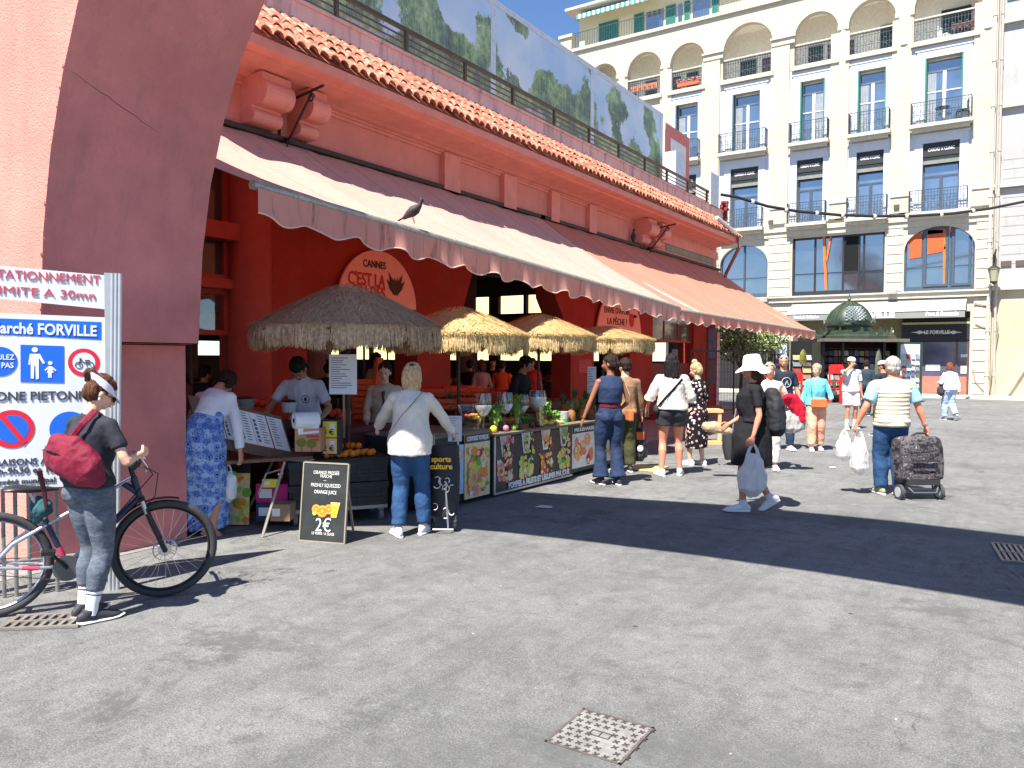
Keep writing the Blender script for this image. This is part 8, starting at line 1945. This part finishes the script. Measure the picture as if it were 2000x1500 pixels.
 # ================================================================ PARKING SIGN BOARD
sA=G(222,1152);sR=Vector((.496,.868,0)).normalized();sN=Vector((sR.y,-sR.x,0))
def sgp(px,py,d=0):
 r_=ray(px,py);o=CM.translation;A=sA+sN*d;return o+r_*((A-o).dot(sN)/r_.dot(sN))
sgn=thing('parking_sign','large white market regulation sign board lettered Marché FORVILLE before the pink pier','sign',tuple(sA+sR*-.5))
def plate(cs,m,name,parent,th_=.02,d=0):
 f=[sgp(x,y,d)for x,y in cs];k=[p-sN*th_ for p in f];b=B();b.quad(*f);b.quad(*reversed(k))
 for i in range(4):b.quad(f[i],k[i],k[(i+1)%4],f[(i+1)%4])
 return b.make(name,m,parent)
M_SW=mat('sign white',rgb(222,224,228),.4,var=.04,vs=5,dirt=.12);M_SB=mat('sign blue',rgb(30,104,216),.4,var=.05);M_SR=mat('sign red',rgb(214,40,62),.4,var=.08);M_SG=mat('sign grey',rgb(66,66,72),.5);M_SPK=mat('faded red',rgb(200,70,86),.5,var=.15,vs=20)
pa=plate([(-75,512),(208,538),(208,604),(-75,576)],M_SW,'upper_panel',sgn)
pb=plate([(-75,608),(207,620),(205,948),(-75,957)],M_SW,'main_panel',sgn)
R2=(sR+Vector((0,0,-.02)))
def st(txt,cx,cy,size,m,wpx,parent,bold=0,rr=R2):
 w=(sgp(cx+wpx/2,cy)-sgp(cx-wpx/2,cy)).length;text(txt,size,m,sgp(cx,cy,.004),rr,(0,0,1),parent,width=w,bold=bold)
st('STATIONNEMENT',91,541,.086,M_SPK,213,pa);st('LIMITE A 30mn',86,572,.078,M_SPK,204,pa,0,sR+Vector((0,0,-.03)))
bb_=plate([(-75,619),(198,629),(198,664),(-75,649)],M_SB,'blue_band',pb,.002,.002)
st('Marché FORVILLE',86,644,.105,M_SW,210,pb,.003)
for tx_,cx,cy,s_,w_ in(('ZONE PIETONNE',82,774,.086,214),('LIVRAISONS AUTORISEES',78,901,.062,226),('6h-9h30 et 12h-15h',72,918,.06,168),('Arrêté municipal',48,940,.05,122)):st(tx_,cx,cy,s_,M_SG,w_,pb,.001,sR)
def dsc(cx,cy,r,m,d,name='disc',parent=pb):
 c=sgp(cx,cy,d);R_=(sgp(cx+r,cy,d)-c).length;b=B();n=40
 b.v=[tuple(c+sR*(R_*cos(2*pi*t/n))+Vector((0,0,R_*sin(2*pi*t/n))))for t in range(n)];b.f=[tuple(range(n))];b.m=[0];return b.make(name,m,parent,fix=False)
dsc(0,706,34,M_SB,.003,'blue_disc');st('ROULEZ',1,698,.05,M_SW,54,pb,.001,sR);st('AU PAS',2,714,.05,M_SW,50,pb,.001,sR)
plate([(40,673),(125,676),(125,748),(40,746)],M_SB,'pedestrian_panel',pb,.002,.003)
dsc(164,708,31,M_SR,.003,'red_ring');dsc(164,708,22,M_SW,.004,'white_disc');dsc(24,838,44,M_SR,.003,'red_ring');dsc(24,838,32,M_SB,.004,'blue_disc');dsc(136,838,39,M_SB,.003,'blue_disc')
plate([(-4,812),(4,804),(52,862),(45,870)],M_SR,'slash',pb,.001,.006)
b=B()
def s2(x,y):return sgp(x,y,.006)
def poly(b,pts):b.quad(*[s2(x,y)for x,y in pts])
dsc(68,683,6,M_SW,.006,'adult_head');dsc(98,709,4.5,M_SW,.006,'child_head')
poly(b,[(58,691),(78,691),(88,709),(84,711),(76,699),(76,740),(70,741),(69,715),(67,715),(66,740),(60,739),(60,699),(59,713),(55,712)]);poly(b,[(95,715),(101,715),(110,723),(108,725),(102,720),(105,728),(101,728),(101,738),(98,738),(98,728),(97,738),(94,738),(94,728),(91,728),(94,720),(88,725),(87,722)]);b.make('figures',M_SW,pb,fix=False)
b=B()
for cx in(154,176):c=s2(cx,713);b.loft([c+sR*(.022*cos(t))+Vector((0,0,.022*sin(t)))for t in np.linspace(0,2*pi,17)[:-1]],[.0025]*16,n=4,closed=True)
b.loft([s2(154,713),s2(157,702),s2(163,708),s2(171,708),s2(176,713)],[.004]*5,n=5);b.loft([s2(155,700),s2(159,701)],[.004]*2,n=5);b.loft([s2(166,704),s2(175,704)],[.005]*2,n=5);b.make('moped_symbol',M_SG,pb)
b=B();p0,p1=sgp(222,1155),sgp(227,534)
for dx in(-.024,0,.024):b.cyl(p0+sR*dx,p1+sR*dx,.015,n=10)
b.box((-.036,-.01,0),(.036,.01,(p1-p0).length),Matrix.Translation(p0)@Matrix(((sR.x,sN.x,0,0),(sR.y,sN.y,0,0),(0,0,1,0),(0,0,0,1))));b.make('post',mat('aluminium post',rgb(188,190,192),.4,.4,var=.08),sgn,smooth=True)
b=B();q=p0-sR*1.25;b.cyl(q,q+Vector((0,0,2.3)),.045,n=10);b.make('post',mat('aluminium post',(0,0,0)),sgn)
# rack under the board
rk=thing('bicycle_rack','grey steel bicycle rack bars under the white sign board','bicycle rack',tuple(sA-sR*.6));M_GV=mat('galvanised grey',rgb(140,140,135),.5,.4,var=.25)
for px in(8,32,58,84,112):
 f=sgp(px,1130,-.12);b=B();b.cyl((f.x,f.y,0),(f.x,f.y,.78),.014,n=8);b.make('bar',M_GV,rk)
b=B();a,c=sgp(-60,960,-.12),sgp(150,960,-.12);b.tube([(a.x,a.y,.78),(c.x,c.y,.78)],.016,8);b.tube([(a.x,a.y,.25),(c.x,c.y,.25)],.014,8);b.make('rail',M_GV,rk)
# ================================================================ BICYCLE
Rw,Fw=G(-14,1207),G(322,1165);bd=Fw-Rw;WB=bd.length;print('wheelbase',WB)
bk=thing('bicycle','dark blue and silver mountain bicycle leaning by the sign board with a pink stripe','bicycle',tuple(Rw),atan2(bd.y,bd.x));bk.rotation_euler=(radians(3),0,atan2(bd.y,bd.x))
M_TY=mat('tyre rubber',rgb(62,62,64),.8,bump=.6,bs=160);M_BF=mat('frame blue grey',rgb(52,60,82),.35,.3);M_BS=mat('frame silver',rgb(176,180,188),.3,.5);M_BK=mat('bike black',(.015,.015,.017),.45);M_PK=mat('pink stripe',rgb(220,70,104),.4);M_SP=mat('spoke steel',(.6,.6,.6),.3,.8)
def wheel(cx,r=.345):
 t=B();n=48;C_=Vector((cx,0,r));t.loft([C_+Vector(((r-.026)*cos(2*pi*k/n),0,(r-.026)*sin(2*pi*k/n)))for k in range(n)],[(.026,.026)]*n,xa=(0,1,0),n=8,closed=True)
 w=t.make('wheel',M_TY,bk,True,world=False)
 t=B();t.loft([C_+Vector(((r-.056)*cos(2*pi*k/n),0,(r-.056)*sin(2*pi*k/n)))for k in range(n)],[(.013,.009)]*n,xa=(0,1,0),n=8,closed=True);t.make('rim',M_BK if cx>.5 else M_BS,w,True,world=False)
 t=B()
 for k in range(28):
  a=2*pi*k/28;s_=1 if k%2 else-1;t.loft([C_+Vector((.02*cos(a+s_),s_*.025,.02*sin(a+s_))),C_+Vector(((r-.058)*cos(a),0,(r-.058)*sin(a)))],[.0014]*2,n=4)
 t.make('spokes',M_SP,w,world=False)
 t=B();t.cyl(C_+Vector((0,-.05,0)),C_+Vector((0,.05,0)),.018,n=12);t.make('hub',M_BK,w,world=False)
 t=B();t.cyl(C_+Vector((0,-.036,0)),C_+Vector((0,-.034,0)),.045,n=16)
 t.loft([C_+Vector((.075*cos(2*pi*k/24),-.035,.075*sin(2*pi*k/24)))for k in range(24)],[(.009,.001)]*24,n=6,closed=True,xa=None)
 for k in range(6):a=k*pi/3;t.box((-.004,-.036,.03),(.004,-.034,.07),Matrix.Translation(C_)@Matrix.Rotation(a,4,'Y'))
 t.make('brake_disc',M_SP,w,world=False)
wheel(0);wheel(WB)
BBk=Vector((.42,0,.29));ST=Vector((.295,0,.62));SP=Vector((.22,0,.80));HT=Vector((WB-.19,0,.86));HB=Vector((WB-.155,0,.72));RH=Vector((0,0,.345));FH=Vector((WB,0,.345))
b=B();b.tube([HB,BBk],.024,10);b.tube([ST,BBk],.018,10);b.tube([HT,HB],.024,10);b.tube([HB+Vector((-.01,0,.03)),HT+Vector((-.06,0,-.04))],.022,8);b.make('frame',M_BF,bk,True,world=False)
b=B();b.tube([HT,ST+Vector((.03,0,-.03)),(.12,-.045,.48),RH+Vector((0,-.06,0))],.014,8);b.tube([ST,(.12,.045,.48),RH+Vector((0,.06,0))],.012,8);b.make('top_tube',M_BS,bk,True,world=False)
for s_ in(-1,1):b=B();b.tube([BBk,(.25,s_*.05,.31),RH+Vector((0,s_*.06,0))],.011,8);b.make('chain_stay',M_BS,bk,True,world=False)
b=B();b.tube([(.17,-.052,.322),(.26,-.052,.31)],.0135,8);b.tube([ST.lerp(BBk,.6),ST.lerp(BBk,.78)],.0195,10);b.make('pink_band',M_PK,bk,True,world=False)
b=B();b.tube([ST,SP],.014,8);b.make('seat_post',M_BS,bk,True,world=False)
b=B();b.loft([SP+Vector((-.14,0,.03)),SP+Vector((-.08,0,.032)),SP+Vector((0,0,.02)),SP+Vector((.08,0,.018)),SP+Vector((.15,0,.012))],[(.06,.016),(.075,.024),(.05,.024),(.025,.018),(.016,.01)],xa=(0,1,0),n=14,round_=True);b.make('saddle',M_BK,bk,True,world=False)
b=B()
for s_ in(-1,1):b.tube([HB+Vector((.015,s_*.055,-.02)),HB.lerp(FH,.45)+Vector((0,s_*.055,0)),FH+Vector((0,s_*.055,0))],.016,8)
b.tube([HB+Vector((.015,-.06,-.02)),HB+Vector((.015,.06,-.02))],.022,8);b.make('fork',M_BK,bk,True,world=False)
b=B()
for s_ in(-1,1):b.tube([HB.lerp(FH,.02)+Vector((.012,s_*.055,-.01)),HB.lerp(FH,.28)+Vector((0,s_*.055,0))],.0165,8)
b.make('stanchions',M_SP,bk,True,world=False)
b=B();n=14;b.loft([FH+Vector((.36*cos(radians(75+62*k/n)),0,.36*sin(radians(75+62*k/n))))for k in range(n)],[(.03,.004)]*n,xa=(0,1,0),n=8);b.make('mudguard',M_BK,bk,True,world=False)
HS=HT+Vector((-.02,0,.07));b=B();b.tube([HT,HS,HS+Vector((.05,0,.03))],.018,8);b.tube([HS+Vector((.02,-.30,.05)),HS+Vector((.045,-.18,.045)),HS+Vector((.06,0,.03)),HS+Vector((.045,.18,.045)),HS+Vector((.02,.30,.05))],.013,8);b.make('handlebar',M_BK,bk,True,world=False)
for s_ in(-1,1):
 b=B();b.tube([HS+Vector((.02,s_*.30,.05)),HS+Vector((.03,s_*.20,.05))],.018,8);g_=b.make('grip',M_BK,bk,True,world=False);b=B();b.tube([HS+Vector((.05,s_*.19,.03)),HS+Vector((.10,s_*.22,.015)),HS+Vector((.09,s_*.28,.02))],.005,5);b.make('brake_lever',M_SP,bk,True,world=False)
b=B();b.tube([HS+Vector((.08,-.15,.03)),HS+Vector((.17,-.08,-.04)),HS+Vector((.15,-.05,-.2)),HB+Vector((.04,-.05,-.05)),FH+Vector((-.02,-.06,.05))],.004,5);b.tube([HS+Vector((.08,.1,.03)),HS+Vector((.14,.0,-.06)),HT+Vector((.02,-.03,-.1)),BBk+Vector((.1,-.03,.1))],.004,5);b.make('cables',M_BK,bk,True,world=False)
b=B();b.cyl(BBk+Vector((0,-.055,0)),BBk+Vector((0,-.05,0)),.085,n=28);b.make('chainring',mat('ring grey',rgb(96,98,102),.4,.5),bk,world=False)
b=B();b.tube([BBk+Vector((0,-.065,0)),BBk+Vector((-.10,-.07,.13))],.012,6);b.box(BBk+Vector((-.14,-.14,.12)),BBk+Vector((-.06,-.075,.145)));b.make('crank',M_BK,bk,world=False)
b=B();b.cyl((0,-.05,.345),(0,-.03,.345),.05,n=20);b.tube([(0,-.04,.395),BBk+Vector((0,-.052,.083))],.003,4);b.tube([(0,-.04,.295),BBk+Vector((0,-.052,-.083))],.003,4);b.make('drivetrain',M_SG,bk,world=False)
t=thing('cloth_pouch','crumpled teal cloth pouch tied to the bicycle seat post','pouch',tuple(parent_mat(bk)@(ST+Vector((-.02,0,.08)))));b=B();b.ell((0,0,0),(.075,.06,.07),10,8);b.ell((-.03,.0,-.06),(.055,.05,.05),10,8);me=remesh(b,.008,1,(.02,14,14));me.materials.append(cloth('teal cloth',rgb(52,88,96)));o=bpy.data.objects.new('pouch',me);COL.objects.link(o);o.parent=t
